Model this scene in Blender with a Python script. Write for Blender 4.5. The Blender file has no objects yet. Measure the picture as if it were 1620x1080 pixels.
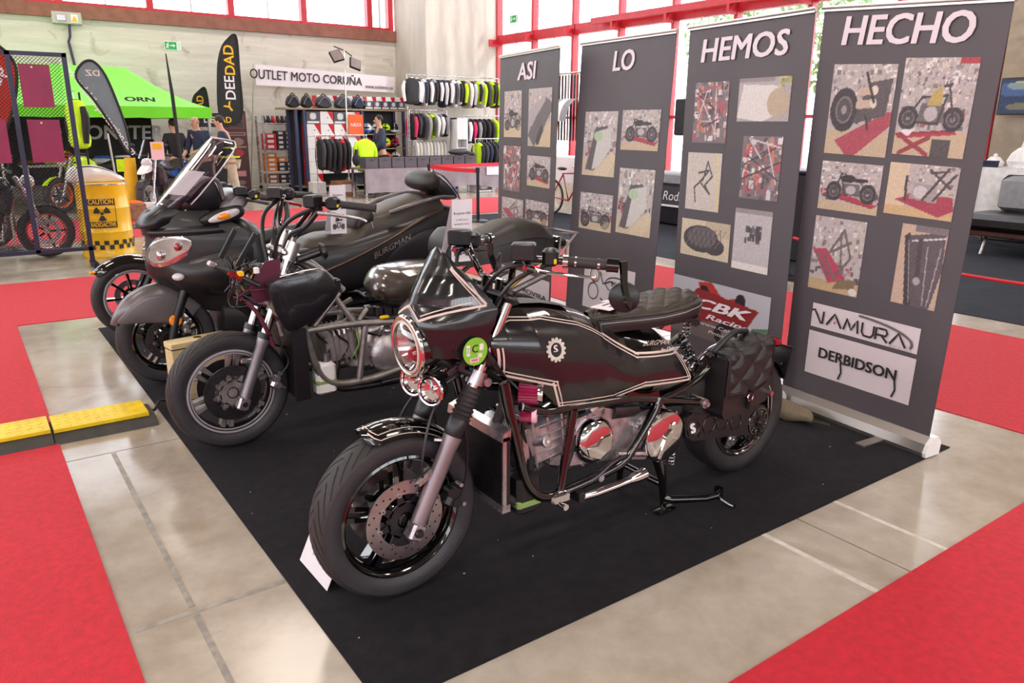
import bpy, math, random
import numpy as np
from mathutils import Vector, Matrix
random.seed(7)
SC = bpy.context.scene
COL = SC.collection
PI = math.pi

# ------------------------------------------------------------------ camera
cd = bpy.data.cameras.new('camera')
cd.sensor_width = 36.0; cd.lens = 26.98; cd.clip_start = 0.05; cd.clip_end = 300
cam = bpy.data.objects.new('camera', cd); COL.objects.link(cam); SC.camera = cam
def cam_matrix(pitch, roll, yaw, loc):
    fh = Vector((math.sin(yaw), math.cos(yaw), 0)); r = Vector((math.cos(yaw), -math.sin(yaw), 0))
    fw = fh*math.cos(pitch) + Vector((0, 0, -math.sin(pitch))); dn = fw.cross(r)
    r2 = r*math.cos(roll) + dn*math.sin(roll); d2 = fw.cross(r2)
    return Matrix(((r2.x, -d2.x, -fw.x, loc[0]), (r2.y, -d2.y, -fw.y, loc[1]), (r2.z, -d2.z, -fw.z, loc[2]), (0, 0, 0, 1)))
cam.matrix_world = cam_matrix(math.radians(15.730), math.radians(-0.416), math.radians(35.567), (0, 0, 1.5))

# ------------------------------------------------------------------ world, lamps, exposure
W = bpy.data.worlds.new('bright_sky'); SC.world = W; W.use_nodes = True
wn = W.node_tree.nodes; bg = wn['Background']
bg.inputs['Color'].default_value = (0.90, 0.95, 1.0, 1); bg.inputs['Strength'].default_value = 5.0
SC.view_settings.view_transform = 'Standard'; SC.view_settings.look = 'None'
SC.view_settings.exposure = 0.25; SC.view_settings.gamma = 1.0; SC.view_settings.use_curve_mapping = False
SC.cycles.max_bounces = 7; SC.cycles.diffuse_bounces = 4; SC.cycles.glossy_bounces = 4
SC.cycles.transmission_bounces = 4; SC.cycles.transparent_max_bounces = 10
SC.cycles.caustics_reflective = False; SC.cycles.caustics_refractive = False
SC.cycles.sample_clamp_indirect = 6.0
SC.cycles.use_denoising = True
LAMP_W = 80.0          # watts of each ceiling lamp of the hall
LAMP_C = (1.0, 0.90, 0.80)
HALL_Z = 7.2
sun = bpy.data.lights.new('sun', 'SUN'); sun.energy = 1.6; sun.angle = math.radians(4.0); sun.color = (1.0, 0.96, 0.90)
so = bpy.data.objects.new('sun', sun); COL.objects.link(so)
so.rotation_euler = Vector((-0.433, 0.768, -0.469)).to_track_quat('-Z', 'Y').to_euler()

# ------------------------------------------------------------------ helpers
def lin(c):
    if isinstance(c, str):
        c = c.lstrip('#'); c = tuple(int(c[i:i+2], 16)/255 for i in (0, 2, 4))
        return tuple((x/12.92 if x <= 0.04045 else ((x+0.055)/1.055)**2.4) for x in c)
    return tuple(c)
MATS = {}
def mat(name, col, rough=0.5, metal=0.0, coat=0.0, spec=0.5, var=0.0, vscale=8.0, bump=0.0, bscale=60.0,
        emit=None, estr=0.0, alpha=1.0, sheen=0.0, stretch=None, rvar=0.0):
    if name in MATS: return MATS[name]
    m = bpy.data.materials.new(name); MATS[name] = m; m.use_nodes = True
    nt = m.node_tree; b = nt.nodes['Principled BSDF']
    c = lin(col); b.inputs['Base Color'].default_value = (*c, 1)
    b.inputs['Roughness'].default_value = rough; b.inputs['Metallic'].default_value = metal
    b.inputs['Coat Weight'].default_value = coat; b.inputs['Coat Roughness'].default_value = 0.04
    b.inputs['Specular IOR Level'].default_value = spec
    if sheen: b.inputs['Sheen Weight'].default_value = sheen
    if emit: b.inputs['Emission Color'].default_value = (*lin(emit), 1); b.inputs['Emission Strength'].default_value = estr
    if alpha < 1: b.inputs['Alpha'].default_value = alpha
    if var or bump or rvar:
        tc = nt.nodes.new('ShaderNodeTexCoord'); mp = nt.nodes.new('ShaderNodeMapping')
        nt.links.new(tc.outputs['Object'], mp.inputs['Vector'])
        if stretch: mp.inputs['Scale'].default_value = stretch
    if var or rvar:
        n = nt.nodes.new('ShaderNodeTexNoise'); n.inputs['Scale'].default_value = vscale; n.inputs['Detail'].default_value = 5
        nt.links.new(mp.outputs['Vector'], n.inputs['Vector'])
    if var:
        r = nt.nodes.new('ShaderNodeValToRGB'); nt.links.new(n.outputs['Fac'], r.inputs['Fac'])
        r.color_ramp.elements[0].position = 0.3; r.color_ramp.elements[1].position = 0.7
        r.color_ramp.elements[0].color = (*[max(0, x*(1-var)) for x in c], 1)
        r.color_ramp.elements[1].color = (*[min(1, x*(1+var)) for x in c], 1)
        nt.links.new(r.outputs['Color'], b.inputs['Base Color'])
    if rvar:
        mr = nt.nodes.new('ShaderNodeMapRange'); nt.links.new(n.outputs['Fac'], mr.inputs['Value'])
        mr.inputs['To Min'].default_value = max(0, rough-rvar); mr.inputs['To Max'].default_value = rough+rvar
        nt.links.new(mr.outputs['Result'], b.inputs['Roughness'])
    if bump:
        n2 = nt.nodes.new('ShaderNodeTexNoise'); n2.inputs['Scale'].default_value = bscale; n2.inputs['Detail'].default_value = 3
        nt.links.new(mp.outputs['Vector'], n2.inputs['Vector'])
        bp = nt.nodes.new('ShaderNodeBump'); bp.inputs['Strength'].default_value = bump; bp.inputs['Distance'].default_value = 0.01
        nt.links.new(n2.outputs['Fac'], bp.inputs['Height']); nt.links.new(bp.outputs['Normal'], b.inputs['Normal'])
    return m
def glass(name, col=(1, 1, 1), mix=0.12, rough=0.02):
    if name in MATS: return MATS[name]
    m = bpy.data.materials.new(name); MATS[name] = m; m.use_nodes = True; nt = m.node_tree
    nt.nodes.remove(nt.nodes['Principled BSDF']); o = nt.nodes['Material Output']
    t = nt.nodes.new('ShaderNodeBsdfTransparent'); t.inputs['Color'].default_value = (*lin(col), 1)
    g = nt.nodes.new('ShaderNodeBsdfGlossy'); g.inputs['Roughness'].default_value = rough
    mx = nt.nodes.new('ShaderNodeMixShader'); fr = nt.nodes.new('ShaderNodeLayerWeight'); fr.inputs['Blend'].default_value = mix
    nt.links.new(fr.outputs['Facing'], mx.inputs['Fac'])
    nt.links.new(t.outputs[0], mx.inputs[1]); nt.links.new(g.outputs[0], mx.inputs[2]); nt.links.new(mx.outputs[0], o.inputs['Surface'])
    return m
def print_mat():
    if 'printed_picture' in MATS: return MATS['printed_picture']
    m = mat('printed_picture', (1, 1, 1), 0.45); nt = m.node_tree
    a = nt.nodes.new('ShaderNodeAttribute'); a.attribute_name = 'Col'
    nt.links.new(a.outputs['Color'], nt.nodes['Principled BSDF'].inputs['Base Color'])
    return m

def vec(p): return Vector(p)
def smooth_path(pts, k=6, closed=False):
    P = [Vector(p) for p in pts]; n = len(P); out = []
    rng = range(n if closed else n-1)
    for i in rng:
        p0 = P[(i-1) % n] if (closed or i > 0) else P[0]*2-P[1]
        p1, p2 = P[i], P[(i+1) % n]
        p3 = P[(i+2) % n] if (closed or i+2 < n) else P[-1]*2-P[-2]
        for j in range(k):
            t = j/k
            out.append(0.5*((2*p1)+(p2-p0)*t+(2*p0-5*p1+4*p2-p3)*t*t+(3*p1-p0-3*p2+p3)*t**3))
    if not closed: out.append(P[-1].copy())
    return out
def lerp(a, b, t): return a+(b-a)*t
def interp(x, xs, ys):
    return float(np.interp(x, xs, ys))
def frame_of(d):
    d = Vector(d).normalized(); a = Vector((0, 0, 1)) if abs(d.z) < 0.9 else Vector((1, 0, 0))
    u = d.cross(a).normalized(); return u, u.cross(d).normalized(), d

class MB:
    def __init__(s): s.v = []; s.f = []
    def add(s, vs, fs):
        o = len(s.v); s.v += [tuple(x) for x in vs]; s.f += [tuple(i+o for i in f) for f in fs]; return s
    def box(s, c, d, rz=0.0, M=None):
        x, y, z = d[0]/2, d[1]/2, d[2]/2
        vs = [Vector((i*x, j*y, k*z)) for k in (-1, 1) for j in (-1, 1) for i in (-1, 1)]
        R = M if M is not None else Matrix.Rotation(rz, 3, 'Z')
        return s.add([R @ v + Vector(c) for v in vs], [(0, 2, 3, 1), (4, 5, 7, 6), (0, 1, 5, 4), (2, 6, 7, 3), (0, 4, 6, 2), (1, 3, 7, 5)])
    def b2(s, lo, hi): return s.box([(a+b)/2 for a, b in zip(lo, hi)], [abs(b-a) for a, b in zip(lo, hi)])
    def cbox(s, c, d, ch=0.01, rz=0.0, M=None):
        ch = min(ch, min(d)/2.05); R = M if M is not None else Matrix.Rotation(rz, 3, 'Z')
        x, y, z = d[0]/2, d[1]/2, d[2]/2
        rings = []
        for zz, ins in ((-z, ch), (-z+ch, 0), (z-ch, 0), (z, ch)):
            a, b = x-ins, y-ins
            rings.append([R @ Vector(p) + Vector(c) for p in ((-a+ch, -b, zz), (a-ch, -b, zz), (a, -b+ch, zz), (a, b-ch, zz), (a-ch, b, zz), (-a+ch, b, zz), (-a, b-ch, zz), (-a, -b+ch, zz))])
        return s.loft(rings)
    def loft(s, rings, closed=True, caps=True):
        n = len(rings[0]); vs = [p for r in rings for p in r]; fs = []
        for i in range(len(rings)-1):
            for j in range(n if closed else n-1):
                k = (j+1) % n
                fs.append((i*n+j, i*n+k, (i+1)*n+k, (i+1)*n+j))
        if caps and closed:
            fs.append(tuple(reversed(range(n)))); fs.append(tuple((len(rings)-1)*n+j for j in range(n)))
        return s.add(vs, fs)
    def tube(s, pts, r, n=8, closed=False, caps=True, k=0, flat=1.0):
        if k: 
            m = len(pts)
            if isinstance(r, (list, tuple)): 
                cnt = m if closed else m-1
                rr = [lerp(r[i], r[(i+1) % m], j/k) for i in range(cnt) for j in range(k)] + ([] if closed else [r[-1]])
                r = rr
            pts = smooth_path(pts, k, closed)
        P = [Vector(p) for p in pts]; m = len(P)
        if not isinstance(r, (list, tuple)): r = [r]*m
        rings = []; u = None
        for i in range(m):
            if closed: d = P[(i+1) % m]-P[(i-1) % m]
            else: d = P[min(i+1, m-1)]-P[max(i-1, 0)]
            if d.length < 1e-9: d = Vector((0, 0, 1))
            d.normalize()
            if u is None: u, w, _ = frame_of(d)
            else:
                u = (u-d*u.dot(d))
                if u.length < 1e-6: u, w, _ = frame_of(d)
                u.normalize(); w = u.cross(d)
            rings.append([P[i]+(u*math.cos(a)+w*math.sin(a)*flat)*r[i] for a in [2*PI*j/n for j in range(n)]])
        if closed: rings.append(rings[0]); caps = False
        return s.loft(rings, caps=caps)
    def cyl(s, a, b, r, n=12, r2=None): return s.tube([a, b], [r, r if r2 is None else r2], n)
    def lathe(s, prof, o, ax, n=24, a0=0.0, a1=2*PI, close=False):
        "prof: list of (radius, height along axis)"
        u, w, d = frame_of(ax); o = Vector(o); full = abs(a1-a0-2*PI) < 1e-6
        rings = []
        for i in range(n if full else n+1):
            a = a0+(a1-a0)*i/n; e = u*math.cos(a)+w*math.sin(a)
            rings.append([o+e*r+d*h for r, h in prof])
        if full: rings.append(rings[0])
        m = len(prof); vs = [p for r in rings for p in r]; fs = []
        for i in range(len(rings)-1):
            for j in range(m if close else m-1):
                k = (j+1) % m
                fs.append((i*m+j, i*m+k, (i+1)*m+k, (i+1)*m+j))
        return s.add(vs, fs)
    def prism(s, poly, o, ex, ey, ez, h):
        "2-D outline extruded by h along ez"
        o, ex, ey, ez = map(Vector, (o, ex, ey, ez)); n = len(poly)
        a = [o+ex*p[0]+ey*p[1] for p in poly]; b = [p+ez*h for p in a]
        fs = [tuple(range(n)), tuple(reversed(range(n, 2*n)))]+[(i, i+n, (i+1) % n+n, (i+1) % n) for i in range(n)]
        return s.add(a+b, fs)
    def plate(s, poly, y, t=0.004):
        "outline in x-z, thickness t along y"
        return s.prism(poly, (0, y, 0), (1, 0, 0), (0, 0, 1), (0, 1, 0), t)
    def grid(s, fn, nu, nv, cu=False):
        vs = [fn(i/(nu if cu else nu), j/nv) for i in range(nu if cu else nu+1) for j in range(nv+1)]
        fs = []; m = nv+1
        for i in range(nu):
            for j in range(nv):
                k = (i+1) % nu if cu else i+1
                fs.append((i*m+j, k*m+j, k*m+j+1, i*m+j+1))
        return s.add(vs, fs)
    def ball(s, c, r, n=12, m=8):
        c = Vector(c); r = (r, r, r) if not isinstance(r, (tuple, list)) else r
        rings = []
        for i in range(m+1):
            t = PI*i/m; e = max(math.sin(t), 1e-3)
            rings.append([c+Vector((r[0]*e*math.cos(2*PI*j/n), r[1]*e*math.sin(2*PI*j/n), -r[2]*math.cos(t))) for j in range(n)])
        return s.loft(rings)
    def tor(s, o, ax, R, r, n=32, m=8, a0=0, a1=2*PI):
        return s.lathe([(R+r*math.cos(2*PI*j/m), r*math.sin(2*PI*j/m)) for j in range(m)], o, ax, n, a0, a1, close=True)

OFF = {}
def link(o): COL.objects.link(o); return o
def thing(name, label, cat, loc, group=None):
    o = bpy.data.objects.new(name, None); link(o); o.location = loc; o.empty_display_size = 0.1
    OFF[o.name] = Vector(loc); tag(o, label, cat, group); return o
def tag(o, label=None, cat=None, group=None, kind=None):
    if label: o['label'] = label
    if cat: o['category'] = cat
    if group: o['group'] = group
    if kind: o['kind'] = kind
    return o
def ob(name, mb, m, parent=None, ang=38, smooth=True, kind=None, label=None):
    "link the collected shapes (world coordinates) as one mesh object under its thing"
    if parent is not None: off = OFF[parent.name]
    else:
        a = np.array(mb.v); off = Vector(((a[:, 0].min()+a[:, 0].max())/2, (a[:, 1].min()+a[:, 1].max())/2, a[:, 2].min()))
    me = bpy.data.meshes.new(name)
    me.from_pydata([(v[0]-off.x, v[1]-off.y, v[2]-off.z) for v in mb.v], [], mb.f)
    me.materials.append(m if not isinstance(m, str) else MATS[m])
    import bmesh
    bm = bmesh.new(); bm.from_mesh(me); bmesh.ops.recalc_face_normals(bm, faces=bm.faces); bm.to_mesh(me); bm.free()
    if smooth:
        me.polygons.foreach_set('use_smooth', [True]*len(me.polygons)); me.set_sharp_from_angle(angle=math.radians(ang))
    o = bpy.data.objects.new(name, me); link(o)
    if parent is not None: o.parent = parent
    else: o.location = off
    OFF[o.name] = off
    if kind: o['kind'] = kind
    if label: o['label'] = label
    return o
def struct(name, mb, m, parent=None, **k):
    o = ob(name, mb, m, parent, **k)
    if parent is None: o['kind'] = 'structure'
    return o
def copy_tree(o, loc, rz=0.0, **tags):
    c = o.copy(); link(c); c.location = loc; c.rotation_euler = (0, 0, rz); tag(c, **tags)
    for ch in o.children:
        d = ch.copy(); link(d); d.parent = c
        for g in ch.children:
            e = g.copy(); link(e); e.parent = d
    return c
def text(name, s, size, o, ex, ey, m, parent, bold=0.0, shear=0.0, sx=1.0, align='CENTER', depth=0.0, space=1.0, valign='CENTER', bend=None):
    "flat lettering lying in the plane ex, ey at o"
    cu = bpy.data.curves.new('t', 'FONT'); cu.body = s; cu.size = 1.0; cu.shear = shear
    cu.align_x = align; cu.align_y = valign; cu.space_character = space; cu.resolution_u = 3
    t = bpy.data.objects.new('t', cu)
    me = t.to_mesh(); o = Vector(o); ex = Vector(ex).normalized(); ey = Vector(ey).normalized(); ez = ex.cross(ey)
    mb = MB()
    fs = [tuple(p.vertices) for p in me.polygons]; b = bold*1.1
    for q, (dx, dy) in enumerate(((0, 0), (-b, -b*0.6), (b, -b*0.6), (-b, b*0.6), (b, b*0.6)) if bold else ((0, 0),)):   # heavier strokes: overlaid copies
        vs = [o+ex*((v.co.x+dx)*size*sx)+ey*((v.co.y+dy)*size) for v in me.vertices]
        if bend: vs = [Vector(bend(v)) for v in vs]
        mb.add([v+ez*(0.00015*q) for v in vs], fs)
    t.to_mesh_clear(); bpy.data.objects.remove(t); bpy.data.curves.remove(cu)
    return ob(name, mb, m, parent, smooth=False)

# small painter for flat prints: canvas rows go from the bottom up
class Cv:
    def __init__(s, w, h, c='#888888', noise=0.0, seed=0):
        s.w, s.h = w, h; s.a = np.zeros((h, w, 3)); s.a[:] = s.c(c); s.r = np.random.RandomState(seed)
        s.Y, s.X = np.mgrid[0:h, 0:w]; s.X = (s.X+0.5)/w; s.Y = (s.Y+0.5)/h
        if noise: s.noise(noise)
    def c(s, c): return np.array([int(c[i:i+2], 16)/255 for i in (1, 3, 5)])
    def put(s, k, c, al=1.0): s.a[k] = s.a[k]*(1-al)+s.c(c)*al; return s
    def rect(s, x0, y0, x1, y1, c, al=1.0): return s.put((s.X >= x0) & (s.X < x1) & (s.Y >= y0) & (s.Y < y1), c, al)
    def ell(s, x, y, rx, ry, c, al=1.0, hole=0.0):
        d = ((s.X-x)/rx)**2+((s.Y-y)/ry)**2; return s.put((d <= 1) & (d >= hole*hole), c, al)
    def line(s, x0, y0, x1, y1, t, c, al=1.0):
        dx, dy = x1-x0, y1-y0; L = dx*dx+dy*dy+1e-9
        k = np.clip(((s.X-x0)*dx+(s.Y-y0)*dy)/L, 0, 1)
        return s.put(np.hypot(s.X-x0-k*dx, s.Y-y0-k*dy) <= t/2, c, al)
    def poly(s, pts, c, al=1.0):
        ins = np.zeros(s.X.shape, bool); n = len(pts)
        for i in range(n):
            (xa, ya), (xb, yb) = pts[i], pts[(i+1) % n]
            cr = ((ya > s.Y) != (yb > s.Y)); ins ^= cr & (s.X < (xb-xa)*(s.Y-ya)/((yb-ya) if yb != ya else 1e-9)+xa)
        return s.put(ins, c, al)
    def noise(s, k): s.a = np.clip(s.a+s.r.normal(0, k, s.a.shape[:2])[..., None], 0, 1); return s
    def clutter(s, n, x0, y0, x1, y1, cols, sz=(0.02, 0.06), al=0.9):
        for i in range(n):
            x, y = s.r.uniform(x0, x1), s.r.uniform(y0, y1); a, b = s.r.uniform(*sz), s.r.uniform(*sz)
            s.rect(x, y, min(x+a, x1), min(y+b, y1), cols[s.r.randint(len(cols))], al)
        return s
def picture(name, cv, o, ex, ey, w, h, parent, bend=None):
    "a printed picture: one colour per point of a flat grid, o = lower left corner"
    o, ex, ey = Vector(o), Vector(ex), Vector(ey); H, Wd = cv.h, cv.w
    vs = [o+ex*(w*i/(Wd-1))+ey*(h*j/(H-1)) for j in range(H) for i in range(Wd)]
    if bend: vs = [Vector(bend(v)) for v in vs]
    fs = [(j*Wd+i, j*Wd+i+1, (j+1)*Wd+i+1, (j+1)*Wd+i) for j in range(H-1) for i in range(Wd-1)]
    p = ob(name, MB().add(vs, fs), print_mat(), parent, smooth=False)
    a = cv.a; l = np.where(a <= 0.04045, a/12.92, ((a+0.055)/1.055)**2.4)
    at = p.data.color_attributes.new('Col', 'FLOAT_COLOR', 'POINT')
    at.data.foreach_set('color', np.concatenate([l, np.ones((H, Wd, 1))], 2).astype(np.float32).ravel())
    return p
# ------------------------------------------------------------------ materials
mat('black_gloss', '#0b090b', 0.12, coat=1.0, var=0.15, vscale=3)
mat('black_satin', '#17141a', 0.36, var=0.12, vscale=6, rvar=0.05)
mat('black_matt', '#1a171b', 0.55, var=0.15, vscale=12, bump=0.05, bscale=300)
mat('satin_paint', '#1b181d', 0.24, coat=0.35, var=0.1, vscale=4)
mat('matt_paint', '#1d1a1d', 0.42, coat=0.08, var=0.1, vscale=4)
mat('rubber', '#2b2628', 0.62, var=0.2, vscale=18, bump=0.04, bscale=200)
mat('recess_shade', '#0a090a', 0.8, var=0.2)  # near-black that stands in for the shade inside recesses
mat('sidewall', '#2f2d32', 0.5, var=0.2, vscale=10)
mat('grey_rubber', '#55535b', 0.6, var=0.25, vscale=14)
mat('chrome', '#d9d4d6', 0.07, 1.0, rvar=0.03, vscale=5)
mat('alloy', '#b8b1b6', 0.28, 0.9, var=0.15, vscale=20, rvar=0.08)
mat('cast_alloy', '#b7b0b5', 0.38, 0.8, var=0.25, vscale=25, bump=0.12, bscale=120)
mat('old_steel', '#918b89', 0.42, 0.75, var=0.3, vscale=18, rvar=0.1)
mat('fork_grey', '#8b7f84', 0.38, 0.6, var=0.08, vscale=9)
mat('fork_silver', '#8d8990', 0.34, 0.7, var=0.08, vscale=9)
mat('disc_steel', '#b9a9ad', 0.28, 1.0, var=0.12, vscale=30, stretch=(1, 1, 1))
mat('dark_steel', '#4a464b', 0.35, 0.9, var=0.2, vscale=20)
mat('cream_stripe', '#d9c6bd', 0.3, var=0.05)
mat('white_plastic', '#e8e5e6', 0.4, var=0.04)
mat('red_plastic', '#c2182c', 0.25, var=0.1)
mat('crimson_filter', '#8c1040', 0.45, var=0.15, vscale=10)
mat('amber_lens', '#f08a12', 0.15, coat=0.6, var=0.08)
mat('yellow_switch', '#f2c21a', 0.4, var=0.05)
mat('leather', '#1f1a1c', 0.38, var=0.25, vscale=9, bump=0.22, bscale=220)
mat('brown_leather', '#2a2118', 0.36, var=0.25, vscale=7, bump=0.2, bscale=200)
mat('thread', '#b0a49a', 0.7, var=0.1)
mat('seat_vinyl', '#27211f', 0.46, var=0.12, vscale=9, bump=0.1, bscale=350)
mat('seat_brown', '#3b322b', 0.46, var=0.12, vscale=9, bump=0.1, bscale=350)
mat('paper', '#e4dbe2', 0.6, var=0.03)
mat('ink', '#2a2528', 0.6, var=0.1)
mat('gold', '#a98a3e', 0.3, 0.9, var=0.2)
mat('radiator_core', '#121013', 0.5, 0.3, var=0.2, vscale=40)
mat('lens_clear', '#cfc9cf', 0.08, 0.0, coat=1.0, var=0.2, vscale=14)
mat('reflector', '#d8d2d4', 0.1, 1.0, var=0.1, vscale=20)
mat('green_sticker', '#7dbb34', 0.4, var=0.05)
mat('green_coolant', '#7f9a5a', 0.4, var=0.15)
mat('red_lens', '#8e0f1c', 0.12, coat=1.0, var=0.1)
mat('crimson_plate', '#86184a', 0.45, var=0.12, vscale=5)
mat('bright_lip', '#b9b2bb', 0.28, 0.35, var=0.06)
mat('wine_plate', '#5c1a36', 0.45, var=0.12, vscale=5)
glass('clear_glass', (1, 1, 1), 0.10); glass('smoked_screen', (0.66, 0.55, 0.60), 0.16); mat('film_label', '#d3cad0', 0.4, alpha=0.5)
glass('pane_glass', (0.97, 0.985, 1), 0.06); glass('lens_glass', (0.93, 0.92, 0.95), 0.3)
glass('plastic_wrap', (0.9, 0.86, 0.84), 0.18, 0.14)
mat('red_carpet', '#c4142a', 0.85, spec=0.5, var=0.14, vscale=35, bump=0.5, bscale=260, sheen=0.05)
mat('charcoal_carpet', '#1c191e', 0.95, spec=0.2, var=0.3, vscale=18, bump=0.5, bscale=260, sheen=0.02)
mat('slate_carpet', '#33363f', 0.95, spec=0.15, var=0.12, vscale=4, bump=0.4, bscale=200)
mat('red_steel', '#c22a36', 0.42, var=0.12, vscale=6)
mat('rust_beam', '#8c5a4c', 0.7, var=0.2, vscale=5)
mat('aluminium', '#c4beba', 0.3, 0.9, var=0.06, vscale=4)
mat('black_steel', '#201b24', 0.4, 0.4, var=0.2)
mat('joint_dark', '#3b3733', 0.9, var=0.2)
def concrete(name, c1, c2, sc, stretch, rough, c3=None, bump=0.1, boards=0.0):
    m = mat(name, c1, rough); nt = m.node_tree; b = nt.nodes['Principled BSDF']
    tc = nt.nodes.new('ShaderNodeTexCoord'); mp = nt.nodes.new('ShaderNodeMapping'); mp.inputs['Scale'].default_value = stretch
    nt.links.new(tc.outputs['Object'], mp.inputs['Vector'])
    n = nt.nodes.new('ShaderNodeTexNoise'); n.inputs['Scale'].default_value = sc; n.inputs['Detail'].default_value = 9; n.inputs['Roughness'].default_value = 0.68
    nt.links.new(mp.outputs['Vector'], n.inputs['Vector'])
    r = nt.nodes.new('ShaderNodeValToRGB'); r.color_ramp.elements[0].position = 0.34; r.color_ramp.elements[1].position = 0.66
    r.color_ramp.elements[0].color = (*lin(c1), 1); r.color_ramp.elements[1].color = (*lin(c2), 1)
    nt.links.new(n.outputs['Fac'], r.inputs['Fac']); out = r.outputs['Color']
    if c3:   # stains with a shape of their own
        n3 = nt.nodes.new('ShaderNodeTexNoise'); n3.inputs['Scale'].default_value = 2.3; n3.inputs['Detail'].default_value = 6; n3.inputs['Distortion'].default_value = 0.8
        nt.links.new(tc.outputs['Object'], n3.inputs['Vector'])
        r3 = nt.nodes.new('ShaderNodeValToRGB'); r3.color_ramp.elements[0].position = 0.60; r3.color_ramp.elements[1].position = 0.74
        nt.links.new(n3.outputs['Fac'], r3.inputs['Fac'])
        mx = nt.nodes.new('ShaderNodeMixRGB'); mx.inputs['Color2'].default_value = (*lin(c3), 1)
        nt.links.new(r3.outputs['Color'], mx.inputs['Fac']); nt.links.new(out, mx.inputs['Color1']); out = mx.outputs['Color']
    nt.links.new(out, b.inputs['Base Color'])
    mr = nt.nodes.new('ShaderNodeMapRange'); mr.inputs['To Min'].default_value = max(0.05, rough-0.1); mr.inputs['To Max'].default_value = rough+0.12
    nt.links.new(n.outputs['Fac'], mr.inputs['Value']); nt.links.new(mr.outputs['Result'], b.inputs['Roughness'])
    bp = nt.nodes.new('ShaderNodeBump'); bp.inputs['Strength'].default_value = bump; bp.inputs['Distance'].default_value = 0.01
    nt.links.new(n.outputs['Fac'], bp.inputs['Height']); nt.links.new(bp.outputs['Normal'], b.inputs['Normal'])
    return m
concrete('floor_concrete', '#9a8d80', '#beb4a8', 1.6, (1, 1, 1), 0.16, '#978979', 0.012)
concrete('wall_concrete', '#c4bdb3', '#dcd6cc', 1.2, (0.5, 0.5, 5.0), 0.85, '#a89d92', 0.3)
concrete('pier_concrete', '#b4ada3', '#cdc6bb', 1.5, (2.0, 2.0, 0.5), 0.85, None, 0.25)
concrete('brown_concrete', '#8e7f6e', '#b3a592', 1.6, (1, 1, 1.2), 0.85, '#7d6e5e', 0.25)
mat('dark_ceiling', '#77726d', 0.9, var=0.1, vscale=1.0)

# ------------------------------------------------------------------ the hall
floor = struct('floor', MB().b2((-13, -13, -0.30), (25, 24, -0.012)), MATS['joint_dark'])
sx = [-13, -7.5, -2.47, 2.53, 7.53, 12.5, 18, 25]; sy = [-13, -6.2, -1.2, 3.815, 8.82, 13.8, 18.8, 24]
for i in range(7):
    for j in range(7):
        g = 0.004
        ob('floor_slab', MB().b2((sx[i]+g, sy[j]+g, -0.012), (sx[i+1]-g, sy[j+1]-g, 0.0)), MATS['floor_concrete'], floor, smooth=False)
mat('worn_tape', '#cfc8c0', 0.4, var=0.2, vscale=20); mat('grey_tape', '#8d867e', 0.5, var=0.3, vscale=20)
for k, (x0, y0, x1, y1, m) in enumerate(((2.305, 0.9, 2.33, 1.6, 'worn_tape'), (2.775, 0.9, 2.797, 1.6, 'worn_tape'), (0.405, 0.9, 0.425, 2.29, 'grey_tape'), (0.405, 2.34, 0.425, 3.8, 'grey_tape'), (0.24, 2.3, 0.71, 2.325, 'grey_tape'))):
    ob('tape_mark', MB().b2((x0, y0, 0), (x1, y1, 0.0008)), MATS[m], floor, smooth=False)

def carpet(name, label, pieces, m, t=0.005):
    mb = MB()
    for x0, y0, x1, y1 in pieces: mb.b2((x0, y0, 0.0), (x1, y1, t))
    return tag(ob(name, mb, MATS[m], smooth=False), label, 'carpet')
carpet('booth_carpet', 'black carpet square under the four parked motorcycles', [(0.714, 1.577, 3.76, 6.37)], 'charcoal_carpet', 0.005)
carpet('aisle_carpet', 'red aisle carpet along the left edge with the yellow cable ramp', [(-3.2, -3.0, 0.220, 8.67)], 'red_carpet')
carpet('aisle_carpet', 'red carpet crossing behind the motorcycles toward the mesh stand', [(0.2203, 6.79, 4.25, 8.67)], 'red_carpet')
carpet('aisle_carpet', 'red carpet filling the lower right corner of the foreground', [(0.2206, -1.5, 6.70, 1.115)], 'red_carpet')
carpet('aisle_carpet', 'red carpet strip running behind the four tall banners', [(4.2503, 1.116, 6.27, 8.67)], 'red_carpet')
carpet('aisle_carpet', 'far red carpet in front of the clothing outlet tables', [(-4, 11.45, 10.5, 13.9)], 'red_carpet')
carpet('booth_carpet', 'dark slate carpet of the neighbouring stands behind the banners', [(6.72, -1.2, 11.9, 11.25)], 'slate_carpet')

# back wall, board-marked concrete with a window band above
WB = 19.2
struct('wall_back', MB().b2((-13, WB, 0), (12.4, WB+0.35, 3.56)), MATS['wall_concrete'])
struct('trim_1', MB().b2((-13, WB-0.10, 3.56), (9.9, WB+0.35, 3.82)), MATS['rust_beam'])
struct('pier_back', MB().b2((9.9, 17.55, 0), (12.2, WB, HALL_Z)), MATS['pier_concrete'])
win = struct('window_1', MB().b2((-13, WB+0.1, 3.82), (9.9, WB+0.25, 3.90)).b2((-13, WB+0.1, 6.9), (9.9, WB+0.25, HALL_Z)), MATS['red_steel'])
xs = [2.3+i*1.74 for i in range(-8, 5)]+[9.85]
for x in xs:
    ob('mullion', MB().b2((x-0.07, WB+0.08, 3.82), (x+0.07, WB+0.27, 6.95)), MATS['red_steel'], win, smooth=False)
for a, b in zip(xs[:-1], xs[1:]):
    ob('pane', MB().b2((a+0.07, WB+0.16, 3.9), (b-0.07, WB+0.17, 6.9)), MATS['pane_glass'], win, smooth=False)
    ob('glazing_bar', MB().b2(((a+b)/2-0.02, WB+0.13, 3.9), ((a+b)/2+0.02, WB+0.2, 6.9)), MATS['aluminium'], win, smooth=False)
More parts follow.
